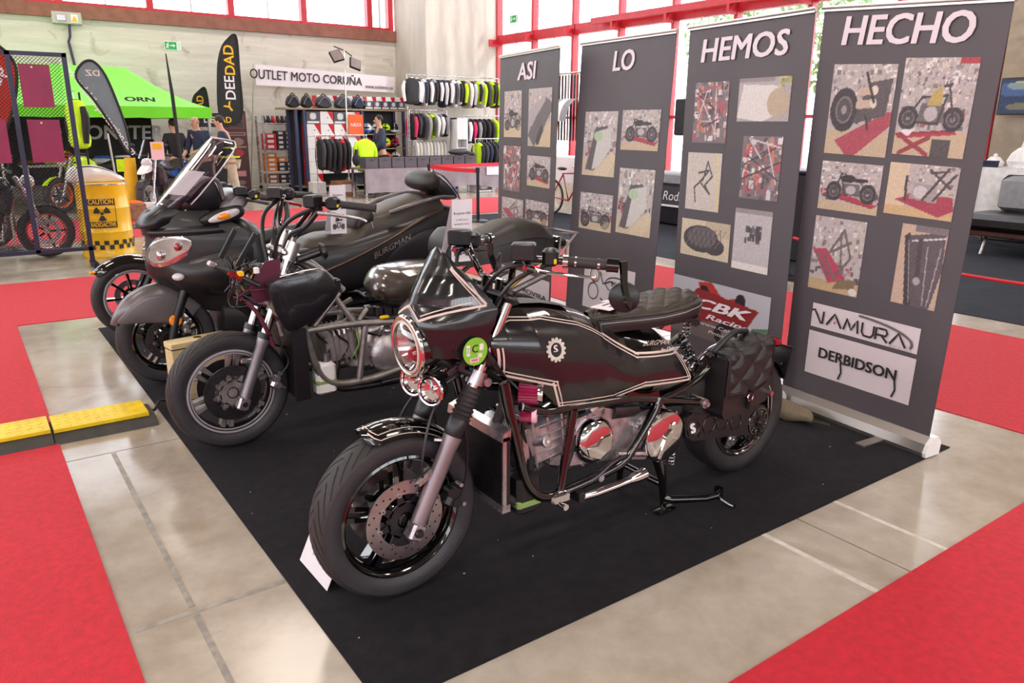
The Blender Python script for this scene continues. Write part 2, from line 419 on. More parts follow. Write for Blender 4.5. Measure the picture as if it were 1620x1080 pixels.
# right wall, red steel glazing, then brown concrete
XR = 12.0
win = struct('window_2', MB().b2((XR, 5.2, 3.50), (XR+0.16, 17.55, 3.72)).b2((XR, 5.2, 0), (XR+0.16, 17.55, 0.12)).b2((XR, 5.2, 6.95), (XR+0.16, 17.55, HALL_Z)), MATS['red_steel'])
ob('rail', MB().b2((XR-0.25, 5.2, 3.62), (XR-0.12, 13.6, 3.74)), MATS['red_steel'], win, smooth=False)
ys = [5.26+i*1.535 for i in range(9)]
for y in ys:
    ob('mullion', MB().b2((XR-0.02, y-0.04, 0), (XR+0.14, y+0.04, HALL_Z-0.05)), MATS['red_steel'], win, smooth=False)
    ob('bracket', MB().b2((XR-0.25, y-0.03, 3.45), (XR, y+0.03, 3.62)), MATS['red_steel'], win, smooth=False)
ob('rail', MB().b2((XR+0.02, 5.2, 1.65), (XR+0.12, 17.5, 1.71)), MATS['red_steel'], win, smooth=False)
for a, b in zip(ys[:-1], ys[1:]):
    for z0, z1 in ((0.12, 1.62), (1.74, 3.5), (3.72, 6.95)):
        ob('pane', MB().b2((XR+0.07, a+0.06, z0), (XR+0.08, b-0.06, z1)), MATS['pane_glass'], win, smooth=False)
    ob('glazing_bar', MB().b2((XR+0.05, (a+b)/2-0.015, 1.74), (XR+0.1, (a+b)/2+0.015, 6.95)), MATS['aluminium'], win, smooth=False)
struct('wall_right', MB().b2((XR, -13, 0), (XR+0.4, 5.2, HALL_Z)), MATS['brown_concrete'])
# the sides of the hall behind the photographer
struct('wall_front', MB().b2((-13, -13.3, 0), (12.4, -13, 3.0)), MATS['wall_concrete'])
struct('wall_left', MB().b2((-13.3, -13, 0), (-13, WB, 3.0)), MATS['wall_concrete'])
w3 = struct('window_3', MB().b2((-13, -13.2, 6.6), (12.4, -13.05, HALL_Z)), MATS['red_steel'])
for i in range(15): ob('mullion', MB().b2((-13+i*1.8, -13.22, 3.0), (-12.86+i*1.8, -13.05, 6.6)), MATS['red_steel'], w3, smooth=False)
w4 = struct('window_4', MB().b2((-13.2, -13, 6.6), (-13.05, WB, HALL_Z)), MATS['red_steel'])
for i in range(18): ob('mullion', MB().b2((-13.22, -13+i*1.8, 3.0), (-13.05, -12.86+i*1.8, 6.6)), MATS['red_steel'], w4, smooth=False)
struct('ceiling', MB().b2((-13.4, -13.4, HALL_Z), (12.5, WB+0.4, HALL_Z+0.3)), MATS['dark_ceiling'])
mat('lamp_white', '#fff4e2', 0.5, emit='#fff0da', estr=4.0)
for i, x in enumerate((-7.5, -2.0, 3.5, 9.0)):
    for j, y in enumerate((-7, -1.2, 4.6, 10.4, 16.2)):
        L = bpy.data.lights.new('ceiling_lamp', 'AREA'); L.shape = 'RECTANGLE'; L.size = 1.6; L.size_y = 0.7; L.energy = LAMP_W; L.color = LAMP_C
        lo = bpy.data.objects.new('ceiling_lamp_light', L); link(lo); lo.location = (x, y, HALL_Z-0.34)
        t = thing('ceiling_lamp', 'white hall lamp, %s row across and %s row back, under the ceiling' % (('left', 'second', 'third', 'right')[i], ('nearest', 'second', 'third', 'fourth', 'farthest')[j]), 'lamp', (x, y, HALL_Z-0.3), 'hall ceiling lamps')
        ob('housing', MB().cbox((x, y, HALL_Z-0.26), (1.7, 0.8, 0.08), 0.02), MATS['white_plastic'], t)
        ob('stem', MB().cyl((x, y, HALL_Z-0.22), (x, y, HALL_Z), 0.02), MATS['aluminium'], t)
        ob('diffuser', MB().b2((x-0.8, y-0.35, HALL_Z-0.31), (x+0.8, y+0.35, HALL_Z-0.30)), MATS['lamp_white'], t)
        lo.parent = t; lo.location = (0, 0, -0.04)
# ------------------------------------------------------------------ motorcycle pieces shared by the bikes
def tyre_prof(R, w, rr):
    h = w/2
    return [(rr, -h*0.74), (rr+(R-rr)*0.25, -h*0.93), (rr+(R-rr)*0.52, -h*0.99), (R*0.955, -h*0.90), (R*0.978, -h*0.68), (R*0.993, -h*0.36), (R, 0),
            (R*0.993, h*0.36), (R*0.978, h*0.68), (R*0.955, h*0.90), (rr+(R-rr)*0.52, h*0.99), (rr+(R-rr)*0.25, h*0.93), (rr, h*0.74)]
def wheel(root, c, R, w, rr, rim_m='black_gloss', lip_m=None, n=5, double=True, discs=(-1, 1), dR=0.135, dy=0.07, tread=True, disc_m='disc_steel', spoke_m=None, nseg=56, front=True, lite=False, petal=False):
    x, y, z = c; ax = (0, 1, 0); nm = 'front_' if front else 'rear_'
    prof = tyre_prof(R, w, rr)
    ty = ob(nm+'tyre', MB().lathe(prof, c, ax, nseg), MATS['rubber'], root, ang=60)
    if tread:
        mb = MB(); N = 30; ps = prof[3:10]; hs = [p[1] for p in ps]; rs = [p[0] for p in ps]
        for k in range(N):
            for sd in (-1, 1):
                a0 = 2*PI*(k+(0.5 if sd > 0 else 0))/N; pts = []
                for q in range(7):
                    t = q/6; h = sd*w/2*lerp(0.08, 0.895, t); a = a0+0.34*t**1.3
                    r = interp(h, hs, rs)+0.0008; wd = 0.0085*(1-0.5*abs(t-0.5))
                    pts.append((a, h, r, wd))
                L, Rr = [], []
                for a, h, r, wd in pts:
                    for lst, s in ((L, -1), (Rr, 1)):
                        b = a+s*wd/R*0.6; lst.append((x+r*math.cos(b), y+h, z+r*math.sin(b)))
                mb.loft([L, Rr], closed=False)
        ob('tread_groove_shade', mb, MATS['recess_shade'], ty, smooth=False, kind='stuff')  # flat ribbons on the tread, groove shade put into their dark colour
    if tread:
        h = w/2; sp_ = [(rr+0.004, -h*0.77), (rr+(R-rr)*0.25, -h*0.945), (rr+(R-rr)*0.52, -h*1.003), (R*0.925, -h*0.967)]
        ob('sidewall_band', MB().lathe([(r, q-0.0005) for r, q in sp_], c, ax, nseg), MATS['sidewall'], ty, ang=60)
    b = w*0.40
    rim = ob(nm+'rim', MB().lathe([(rr+0.004, -b), (rr-0.004, -b-0.003), (rr-0.012, -b+0.004), (rr-0.022, -b*0.55), (rr-0.028, 0), (rr-0.022, b*0.55), (rr-0.012, b-0.004), (rr-0.004, b+0.003), (rr+0.004, b)], c, ax, nseg), MATS[rim_m], root, ang=60)
    if lip_m: ob('rim_lip', MB().tor((x, y-b-0.001, z), ax, rr-0.004, 0.0055, nseg, 6).tor((x, y-b+0.006, z), ax, rr-0.017, 0.004, nseg, 6), MATS[lip_m], rim)
    sm = MATS[spoke_m or rim_m]
    for k in range(n):
        a = 2*PI*k/n+0.35; e = Vector((math.cos(a), 0, math.sin(a))); p = Vector((-math.sin(a), 0, math.cos(a))); C = Vector(c)
        mb = MB()
        for s in ((-1, 1) if double else (0,)):
            rings = []
            for t, tw, dd in ((0.045, 0.008, 0.030), (rr*0.55, 0.0065, 0.022), (rr-0.022, 0.010, 0.026)):
                o = C+e*t+p*s*lerp(0.016, 0.020, t/rr)
                rings.append([o+p*tw+Vector((0, -dd, 0)), o-p*tw+Vector((0, -dd, 0)), o-p*tw*1.3+Vector((0, dd*0.6, 0)), o+p*tw*1.3+Vector((0, dd*0.6, 0))])
            mb.loft(rings)
        ob('spoke', mb, sm, rim)
    ob('hub', MB().lathe([(0.0, -dy), (0.022, -dy), (0.024, -0.045), (0.05, -0.04), (0.052, 0.04), (0.024, 0.045), (0.022, dy), (0, dy)], c, ax, 24), sm, rim)
    for s in discs:
        yd = y+s*dy
        if petal:   # drilled ring on bobbins with a cut-out carrier
            rin = dR*0.62
        else: rin = dR*0.66
        d = ob('brake_disc', MB().lathe([(rin, -0.0022), (dR, -0.0022), (dR, 0.0022), (rin, 0.0022)], (x, yd, z), ax, 56, close=True), MATS[disc_m], root)
        car = MB().lathe([(0.028, -0.004), (0.062, -0.004), (0.062, 0.004), (0.028, 0.004)], (x, yd, z), ax, 32, close=True)
        nb = 8
        for k in range(nb):
            a = 2*PI*k/nb+0.2; e = Vector((math.cos(a), 0, math.sin(a))); p = Vector((-math.sin(a), 0, math.cos(a))); o = Vector((x, yd, z))
            car.loft([[o+e*r+p*q+Vector((0, h, 0)) for q, h in ((-tw, -0.004), (tw, -0.004), (tw, 0.004), (-tw, 0.004))] for r, tw in ((0.055, 0.014), (rin+0.003, 0.008))])
        ob('disc_carrier', car, MATS['black_satin'] if not petal else MATS['old_steel'], d)
        if s < 0 and not lite:
            hb = MB()
            for k in range(nb):
                a = 2*PI*k/nb+0.2; o = Vector((x+math.cos(a)*(rin+0.002), yd-0.002, z+math.sin(a)*(rin+0.002)))
                hb.lathe([(0.003, -0.003), (0.008, -0.003), (0.0085, 0.002)], o, ax, 10)
            ob('bobbins', hb, MATS['alloy'], d, kind='stuff')
            hm = MB()
            for k in range(36):
                a = 2*PI*k/36; r = lerp(rin, dR, (0.25, 0.55, 0.82)[k % 3])
                hm.cyl((x+r*math.cos(a), yd-0.0027, z+r*math.sin(a)), (x+r*math.cos(a), yd-0.0023, z+r*math.sin(a)), 0.0036, 8)
            ob('vent_hole_shade', hm, MATS['recess_shade'], d, kind='stuff')  # solid dark dots on the disc face, painted shade of the drillings
    return ty
def caliper(root, c, m='black_satin', s=1.0):
    x, y, z = c; M = Matrix.Rotation(0.5, 3, 'Y')
    k = ob('brake_caliper', MB().cbox((x, y, z), (0.045*s, 0.05*s, 0.085*s), 0.012, M=M).cyl((x-0.012, y-0.028*s, z+0.02*s), (x-0.012, y+0.01, z+0.02*s), 0.017*s, 14).cyl((x+0.006, y-0.028*s, z-0.02*s), (x+0.006, y+0.01, z-0.02*s), 0.017*s, 14), MATS[m], root)
    ob('caliper_bolt', MB().cyl((x+0.02, y-0.03, z+0.04), (x+0.02, y, z+0.04), 0.007, 8).cyl((x+0.03, y-0.03, z-0.03), (x+0.03, y, z-0.03), 0.007, 8), MATS['alloy'], k)
    return k
def ribbon(path, nrm, w, lift):
    "flat strip of width w along path, nrm gives the outward direction"
    P = [Vector(p) for p in path]; L, R = [], []
    for i, p in enumerate(P):
        d = (P[min(i+1, len(P)-1)]-P[max(i-1, 0)]).normalized(); n = Vector(nrm(i)).normalized(); s = d.cross(n).normalized()
        L.append(p+s*w/2+n*lift); R.append(p-s*w/2+n*lift)
    return L, R
def offset2d(path, k):
    out = []; n = len(path)
    for i, p in enumerate(path):
        a, b = path[max(i-1, 0)], path[min(i+1, n-1)]; d = Vector((b[0]-a[0], b[1]-a[1])).normalized()
        out.append((p[0]-d.y*k, p[1]+d.x*k))
    return out
def dense(path, step=0.012, corner=True):
    out = []
    for a, b in zip(path[:-1], path[1:]):
        n = max(1, int(math.dist(a, b)/step))
        out += [(lerp(a[0], b[0], i/n), lerp(a[1], b[1], i/n)) for i in range(n)]
    return out+[path[-1]]
def inside(p, poly):
    r = False; n = len(poly)
    for i in range(n):
        a, b = poly[i], poly[(i+1) % n]
        if (a[1] > p[1]) != (b[1] > p[1]) and p[0] < (b[0]-a[0])*(p[1]-a[1])/(b[1]-a[1])+a[0]: r = not r
    return r

# ------------------------------------------------------------------ the black custom roadster in front
Y1 = 2.05
def P1(x, y, z): return Vector((x, Y1+y, z))
bike = thing('motorcycle', 'custom black roadster with cream pinstripes and round headlamp in the foreground', 'motorcycle', (1.85, Y1, 0.006))
G_ = MATS
def part(name, mb, m, par=None, **k): return ob(name, mb, G_[m], par or bike, **k)
fw = P1(1.005, 0, 0.289)
wheel(bike, fw, 0.283, 0.124, 0.205, 'black_gloss', None, 5, True, (-1, 1), 0.135, 0.066)
# tyre markings
tm = MB()
for k in range(11):
    a = math.radians(-58+k*3.1); r = 0.243
    o = fw+Vector((r*math.cos(a), -0.0618, r*math.sin(a))); e = Vector((math.cos(a), 0, math.sin(a))); p = Vector((-math.sin(a), 0, math.cos(a)))
    tm.add([o+e*0.007-p*0.004, o+e*0.007+p*0.003, o-e*0.007+p*0.003, o-e*0.007-p*0.004], [(0, 1, 2, 3)])
part('tyre_lettering', tm, 'grey_rubber', smooth=False, kind='stuff')
FD = Vector((0.143, 0, 0.285)).normalized()
def FK(s, y, off=0.0): # point at distance s up the fork from the axle
    return P1(1.022, y, 0.262)+FD*s+Vector((-FD.z, 0, FD.x))*off
for s in (-1, 1):
    y = 0.10*s
    leg = part('fork_leg', MB().tube([FK(-0.03, y), FK(0.0, y), FK(0.05, y), FK(0.28, y), FK(0.315, y), FK(0.335, y)], [0.020, 0.025, 0.026, 0.027, 0.031, 0.031], 20), 'fork_grey')
    part('axle_clamp', MB().cbox(FK(0.0, y), (0.05, 0.052, 0.062), 0.008, M=Matrix.Rotation(0.46, 3, 'Y')), 'alloy', leg)
    part('axle_nut', MB().lathe([(0.006, -0.036), (0.012, -0.036), (0.015, -0.03), (0.016, -0.02)], FK(0.0, y), (0, 1 if s < 0 else -1, 0), 14), 'dark_steel', leg)
    part('dust_cup', MB().tube([FK(0.32, y), FK(0.33, y), FK(0.375, y), FK(0.385, y)], [0.030, 0.034, 0.034, 0.030], 20), 'black_satin', leg)
    bp = []; rr_ = []
    for k in range(15):
        bp.append(FK(0.385+k*0.0075, y)); rr_.append(0.037-0.0005*k if k % 2 == 0 else 0.028)
    part('fork_gaiter', MB().tube(bp, rr_, 20), 'rubber', leg, ang=20)
    part('fork_tube', MB().cyl(FK(0.48, y), FK(0.80, y), 0.0215, 20), 'chrome', leg)
    part('fork_cap', MB().cyl(FK(0.80, y), FK(0.82, y), 0.019, 16), 'black_satin', leg)
    part('brake_bracket', MB().cbox(FK(0.17, y*0.92, 0.035), (0.075, 0.02, 0.028), 0.006, M=Matrix.Rotation(-0.5, 3, 'Y')), 'alloy', leg)
    caliper(bike, FK(0.13, y*0.74, -0.105))
lc = part('lower_yoke', MB().cbox(FK(0.53, 0, 0.0), (0.06, 0.18, 0.035), 0.012, M=Matrix.Rotation(0.46, 3, 'Y')), 'dark_steel')
for s in (-1, 1):
    part('yoke_clamp', MB().cyl(FK(0.50, 0.1*s), FK(0.545, 0.1*s), 0.032, 20).cyl(FK(0.52, 0.1*s, -0.03)+Vector((0, -0.03, 0)), FK(0.52, 0.1*s, -0.03)+Vector((0, 0.03, 0)), 0.014, 12), 'alloy', lc)
part('upper_yoke', MB().cbox(FK(0.79, 0), (0.07, 0.26, 0.03), 0.012, M=Matrix.Rotation(0.46, 3, 'Y')), 'black_satin')
part('steering_head', MB().cyl(FK(0.50, 0, -0.05), FK(0.80, 0, -0.05), 0.033, 16), 'black_gloss')
for y, k in ((-0.10, 0.0), (0.10, 0.0)):
    part('brake_hose', MB().tube([FK(0.17, y, 0.05), FK(0.22, y, 0.075), FK(0.34, y*0.8, 0.09), FK(0.45, y*0.5, 0.07)], 0.0045, 8, k=6), 'black_satin')
    part('brake_hose', MB().tube([FK(0.11, y*0.8, -0.13), FK(0.20, y*0.9, -0.12), FK(0.30, y, -0.07), FK(0.36, y, -0.03)], 0.0045, 8, k=6), 'black_satin')
# front mudguard
def mg(u, v, lift=0.0):
    a = math.radians(lerp(111, 52, u)); t = 2*v-1; wd = 0.070*(1-0.45*max(0, (0.16-u)/0.16)**2)
    r = 0.312+0.010*math.cos(u*2)-0.040*abs(t)**2.6+0.012*max(0, (0.12-u)/0.12)+lift
    return fw+Vector((r*math.cos(a), t*wd, r*math.sin(a)))
fen = part('front_mudguard', MB().grid(lambda u, v: mg(u, v), 24, 14), 'black_gloss', ang=60)
def mg_line(path, w, lift=0.0016):
    Lr = []
    mb = MB(); A, B = [], []
    for i in range(len(path)):
        p = Vector(mg(*path[i], lift)); q = Vector(mg(*path[min(i+1, len(path)-1)], lift)); o = Vector(mg(*path[max(i-1, 0)], lift))
        d = (q-o).normalized(); n = (p-fw).normalized(); s = d.cross(n).normalized()
        A.append(p+s*w/2); B.append(p-s*w/2)
    return mb.loft([A, B], closed=False)
e = 0.13
pth = [(0.98-k*0.045, 0.06) for k in range(20)]+[(0.08, 0.10), (0.055, 0.2), (0.05, 0.5), (0.055, 0.8), (0.08, 0.90)]+[(0.125+k*0.045, 0.94) for k in range(20)]
pt2 = [(a+(0.03 if 0.05 <= b <= 0.95 and a < 0.12 else 0), 0.5+(b-0.5)*0.78) for a, b in pth]
part('pinstripe', mg_line(pth, 0.0055), 'cream_stripe', fen, smooth=False); part('pinstripe', mg_line(pt2, 0.004), 'cream_stripe', fen, smooth=False)
for s in (-1, 1):
    part('mudguard_stay', MB().tube([FK(0.30, 0.09*s, 0.01), mg(0.75, 0.5+0.5*s)+Vector((0, 0.004*s, 0))], 0.006, 8), 'alloy', fen)

# cockpit fairing: rows from the tip down
FZ = [1.137, 1.120, 1.085, 1.045, 1.00, 0.955, 0.91, 0.86, 0.815]
FC = [1.178, 1.168, 1.148, 1.122, 1.096, 1.075, 1.062, 1.070, 1.085]
FE = [1.180, 1.186, 1.205, 1.235, 1.270, 1.300, 1.288, 1.262, 1.250]
FW = [0.010, 0.045, 0.085, 0.115, 0.140, 0.158, 0.158, 0.150, 0.142]
def fair(z, t, lift=0.0):
    zz = [-v for v in FZ]; c, e_, w = (interp(-z, zz, q) for q in (FC, FE, FW))
    w += lift; a = abs(t)
    y = w*math.copysign(math.sin(min(a, 1.0)*PI/2)**0.95, t) if a > 1e-6 else 0.0
    x = c-lift+(e_-c)*(1-math.cos(a*PI/2))**interp(z, [0.80, 0.93, 0.97], [1.5, 1.4, 0.80])
    if y*y+(z-0.838)**2 < 0.0915**2: x = 1.165
    return P1(x, y, z)
zr = [lerp(FZ[0], FZ[-1], (i/30)) for i in range(31)]
fai = part('cockpit_fairing', MB().grid(lambda u, v: fair(lerp(FZ[0], FZ[-1], u), 2*v-1), 60, 56), 'satin_paint', ang=70)
def fair_strip(path, w, lift=0.002):
    A, B = [], []
    Q = [Vector(fair(z, t, lift)) for z, t in path]
    for i in range(len(Q)):
        d = (Q[min(i+1, len(Q)-1)]-Q[max(i-1, 0)]).normalized(); z, t = path[i]
        n = (Vector(fair(z, t, lift+0.01))-Q[i]); 
        if n.length < 1e-6: n = Vector((-1, 0, 0))
        s = d.cross(n.normalized()).normalized(); A.append(Q[i]+s*w/2); B.append(Q[i]-s*w/2)
    return MB().loft([A, B], closed=False)
for s in (-1, 1):
    up = [(1.085, 0.70), (1.05, 0.80), (1.01, 0.87), (0.975, 0.91)]; lo = [(0.972, 0.905), (0.970, 0.78), (0.965, 0.65), (0.956, 0.5), (0.945, 0.38), (0.930, 0.25)]
    vv = [(0.930, 0.25), (0.950, 0.12), (0.966, 0.0)]
    for pp, col in ((up, 0), (lo, 0), (vv, 0)):
        P_ = [(z, t*s) for z, t in dense(pp, 0.02)]
        part('pinstripe', fair_strip(P_, 0.0075), 'cream_stripe', fai, smooth=False)
    P_ = [(z+0.014, t*s*0.97) for z, t in dense(lo[1:], 0.02)]
    part('pinstripe', fair_strip(P_, 0.0035), 'cream_stripe', fai, smooth=False)
    P_ = [(z-0.004, t*s*0.93) for z, t in dense(up, 0.02)]
    part('pinstripe', fair_strip(P_, 0.0035), 'cream_stripe', fai, smooth=False)
    # glossy window of the little screen between the stripes
    part('screen_panel', MB().grid(lambda u, v: fair(lerp(1.06, 0.975, u), s*lerp(0.10, lerp(0.70, 0.83, u), v), 0.0012), 10, 12), 'black_gloss', fai)
    part('fairing_bracket', MB().cbox(P1(1.19, 0.135*s, 0.80), (0.13, 0.012, 0.02), 0.004, M=Matrix.Rotation(-0.45, 3, 'Y')).cyl(P1(1.17, 0.128*s, 0.79), P1(1.17, 0.152*s, 0.79), 0.012, 12), 'dark_steel', fai)
    part('side_panel', MB().prism([(1.195, 0.785), (1.262, 0.780), (1.295, 0.87), (1.24, 0.90), (1.15, 0.835)], (0, Y1+0.138*s, 0), (1, 0, 0), (0, 0, 1), (0, 1, 0), 0.004), 'black_satin', fai)
part('fairing_slot', MB().add([fair(1.105, t, 0.0015) for t in (-0.25, -0.1)]+[fair(1.085, t, 0.0015) for t in (-0.1, -0.25)], [(0, 1, 2, 3)]), 'recess_shade', fai, smooth=False)
# green round emission sticker
st = P1(1.215, -0.158, 0.835)
sk = part('emission_sticker', MB().lathe([(0.0, 0.0), (0.044, 0.0), (0.044, 0.0015), (0, 0.0015)], st, (0, -1, 0), 36), 'green_sticker', smooth=False)
text('sticker_letter', 'C', 0.034, st+Vector((-0.002, -0.0025, 0.008)), (1, 0, 0), (0, 0, 1), G_['ink'], sk, bold=0.02)
mat('pink_label', '#e7b6c8', 0.5, var=0.1)
for dx, dz, w_, h_, m_ in ((-0.026, 0.006, 0.012, 0.034, 'paper'), (0.022, 0.012, 0.014, 0.02, 'paper'), (0.016, -0.014, 0.016, 0.014, 'worn_tape'), (-0.004, -0.027, 0.032, 0.013, 'pink_label')):
    part('sticker_print', MB().box(st+Vector((dx, -0.002, dz)), (w_, 0.0006, h_)), m_, sk, smooth=False)
text('sticker_letter', '2018', 0.009, st+Vector((-0.026, -0.003, 0.006)), (0, 0, 1), (-1, 0, 0), G_['ink'], sk)
text('sticker_letter', 'ITEVE', 0.009, st+Vector((-0.004, -0.003, -0.027)), (1, 0, 0), (0, 0, 1), G_['crimson_filter'], sk, bold=0.02)
# headlamp
hc = P1(1.098, 0, 0.838); hx = Vector((-1, 0, -0.06)).normalized()
hl = part('headlamp_bowl', MB().lathe([(0.092, 0.03), (0.096, 0.01), (0.090, -0.04), (0.070, -0.085), (0.03, -0.105), (0.0, -0.108)], hc, hx, 40), 'black_gloss')
part('headlamp_bezel', MB().tor(hc+hx*0.03, hx, 0.092, 0.010, 48, 10), 'chrome', hl)
part('trim_ring', MB().tor(hc+hx*0.036, hx, 0.080, 0.0045, 48, 8), 'cream_stripe', hl)
part('headlamp_reflector', MB().lathe([(0.078, 0.028), (0.06, 0.002), (0.035, -0.02), (0.0, -0.028)], hc, hx, 40), 'reflector', hl)
part('projector_lens', MB().lathe([(0.026, -0.005), (0.026, 0.012), (0.018, 0.022), (0, 0.026)], hc+Vector((0, 0.0, -0.03)), hx, 20), 'red_lens', hl)
part('projector_lens', MB().lathe([(0.026, -0.005), (0.026, 0.012), (0.018, 0.022), (0, 0.026)], hc+Vector((0, 0.0, 0.032)), hx, 20), 'dark_steel', hl)
part('headlamp_glass', MB().lathe([(0.084, 0.034), (0.07, 0.046), (0.045, 0.056), (0.02, 0.061), (0.0, 0.062)], hc, hx, 40), 'lens_glass', hl, ang=80)
part('headlamp_bracket', MB().cyl(P1(1.12, -0.10, 0.81), P1(1.24, -0.10, 0.74), 0.012, 10), 'dark_steel')
part('headlamp_bracket', MB().cyl(P1(1.12, 0.10, 0.81), P1(1.24, 0.10, 0.74), 0.012, 10), 'dark_steel')
# two small round horns under the lamp
for y in (-0.055, 0.06):
    o = P1(1.125, y, 0.700); d = Vector((-0.93, -0.36, 0.05)).normalized()
    hn = part('spot_lamp', MB().lathe([(0.042, 0.016), (0.049, 0.016), (0.049, -0.004), (0.036, -0.03), (0, -0.034)], o, d, 28), 'dark_steel')
    part('spot_lens', MB().lathe([(0, 0.012), (0.008, 0.014), (0.012, 0.004), (0.032, 0.008), (0.038, 0.015)], o, d, 28), 'reflector', hn)
    part('spot_rim', MB().tor(o+d*0.016, d, 0.047, 0.0050, 32, 8), 'chrome', hn)
    part('spot_arm', MB().cyl(o-d*0.03, FK(0.52, y*0.8, 0.02), 0.008, 8), 'black_satin', hn)

# tank and tail: one long body
TX = [1.265, 1.30, 1.35, 1.45, 1.55, 1.65, 1.75, 1.84, 1.92, 2.02, 2.12, 2.20, 2.27, 2.31]
TB = [0.845, 0.745, 0.715, 0.680, 0.585, 0.562, 0.552, 0.540, 0.528, 0.512, 0.498, 0.492, 0.492, 0.500]
TT = [0.885, 0.915, 0.932, 0.935, 0.925, 0.900, 0.862, 0.818, 0.790, 0.775, 0.748, 0.690, 0.605, 0.525]
TW = [0.085, 0.125, 0.155, 0.178, 0.182, 0.178, 0.172, 0.160, 0.152, 0.150, 0.146, 0.138, 0.122, 0.095]
def tk(x): return (interp(x, TX, TB), interp(x, TX, TT), interp(x, TX, TW))
def tf(u, x=1.5):
    k = interp(x, [1.25, 1.8, 1.95, 2.3], [0.42, 0.42, 0.30, 0.30])
    pinch = 1-0.26*math.exp(-((x-1.88)/0.10)**2)*math.exp(-((u-0.78)/0.26)**2)   # knee recess
    return (1-max(0.0, (u-k)/(1-k))**2.2)**0.62*(0.86+0.14*math.sin(min(1.0, u/k)*PI/2))*pinch
def ty(x, z, lift=0.0):
    b, t, w = tk(x); u = min(max((z-b)/(t-b), 0), 0.995); return -(w*tf(u, x)+lift)
us = [0, 0.06, 0.12, 0.18, 0.24, 0.30, 0.36, 0.42, 0.48, 0.54, 0.60, 0.66, 0.72, 0.78, 0.83, 0.875, 0.91, 0.94, 0.965, 0.985, 1.0]
def tank_pt(x, v):
    n = len(us)-1; i = v*2*n; s = -1 if i <= n else 1; j = i if i <= n else 2*n-i
    u = interp(j, range(n+1), us); b, t, w = tk(x); return P1(x, s*w*tf(u, x), lerp(b, t, u))
panel = [(1.322, 0.815), (1.332, 0.738), (1.520, 0.678), (1.556, 0.592), (1.686, 0.578), (1.806, 0.566), (1.963, 0.584), (2.225, 0.556), (2.165, 0.668), (1.945, 0.690), (1.785, 0.785), (1.66, 0.845), (1.50, 0.885), (1.38, 0.895), (1.295, 0.872)]
A, B = MB(), MB(); nx, nv = 150, 80
grid = [[tank_pt(lerp(TX[0], TX[-1], i/nx), j/nv) for j in range(nv+1)] for i in range(nx+1)]
for i in range(nx):
    for j in range(nv):
        q = [grid[i][j], grid[i+1][j], grid[i+1][j+1], grid[i][j+1]]; cx = sum(p.x for p in q)/4; cz = sum(p.z for p in q)/4
        (B if inside((cx, cz), panel) else A).add(q, [(0, 1, 2, 3)])
def weld(mb):
    key = {}; nv_ = []; idx = []
    for v in mb.v:
        k = (round(v[0], 5), round(v[1], 5), round(v[2], 5))
        if k not in key: key[k] = len(nv_); nv_.append(v)
        idx.append(key[k])
    mb.v = nv_; mb.f = [tuple(dict.fromkeys(idx[i] for i in f)) for f in mb.f]; mb.f = [f for f in mb.f if len(f) > 2]
    return mb
tank = part('tank_body', weld(A), 'black_gloss', ang=70)
part('satin_panel', weld(B), 'satin_paint', tank, ang=70)
def stripe(path, w, lift, m, closed=False):
    for s in (-1, 1):
        pts = dense(path, 0.012); L, R = [], []
        o1, o2 = offset2d(pts, w/2), offset2d(pts, -w/2)
        for a, b in zip(o1, o2):
            L.append(P1(a[0], -s*ty(a[0], a[1], lift), a[1])); R.append(P1(b[0], -s*ty(b[0], b[1], lift), b[1]))
        part('pinstripe', MB().loft([L, R], closed=False), m, tank, smooth=False)
loop = panel[:11]
for seg in [loop[i:i+2] for i in range(10)]:
    d = Vector((seg[1][0]-seg[0][0], seg[1][1]-seg[0][1])).normalized()*0.008
    s2 = [(seg[0][0]-d.x, seg[0][1]-d.y), (seg[1][0]+d.x, seg[1][1]+d.y)]
    s3 = [tuple(p) for p in s2]
    stripe(s3, 0.019, 0.0012, 'black_gloss')
    stripe(offset2d(s3, -0.0065), 0.0075, 0.0022, 'cream_stripe'); stripe(offset2d(s3, 0.0065), 0.0045, 0.0022, 'cream_stripe')
top = [(1.785, 0.785), (1.72, 0.822), (1.66, 0.850), (1.50, 0.893), (1.38, 0.903), (1.31, 0.890)]
stripe(top, 0.012, 0.0012, 'black_gloss'); stripe(offset2d(top, 0.004), 0.003, 0.0022, 'cream_stripe'); stripe(offset2d(top, -0.004), 0.003, 0.0022, 'cream_stripe')
# maker's badge: a toothed silver ring round a slanted S
bx, bz = 1.515, 0.795; bo = P1(bx, ty(bx, bz)-0.002, bz); bn = Vector((0.05, -1, 0.25)).normalized(); bu, bw, _ = frame_of(bn)
rm = MB().lathe([(0.024, 0), (0.034, 0), (0.034, 0.004), (0.024, 0.004)], bo, bn, 32, close=True)
for k in range(14):
    a = 2*PI*k/14; e = bu*math.cos(a)+bw*math.sin(a); rm.cyl(bo+e*0.036, bo+e*0.036+bn*0.004, 0.0055, 6)
bd = part('emblem_ring', rm, 'worn_tape', tank)
part('emblem_disc', MB().lathe([(0, 0.001), (0.024, 0.001)], bo, bn, 24), 'black_satin', bd)
text('emblem_letter', 'S', 0.040, bo+bn*0.004+Vector((0, 0, 0.003)), (1, 0.05, 0), (0, -0.2, 1), G_['white_plastic'], bd, bold=0.03, shear=-0.3)
tx, tz = 2.045, 0.722
text('tail_lettering', 'BURGMAN', 0.030, P1(tx, ty(tx, tz)-0.026, tz), (1, 0.03, -0.10), (0.1, -0.25, 1), G_['worn_tape'], tank, bold=0.01, shear=0.3)
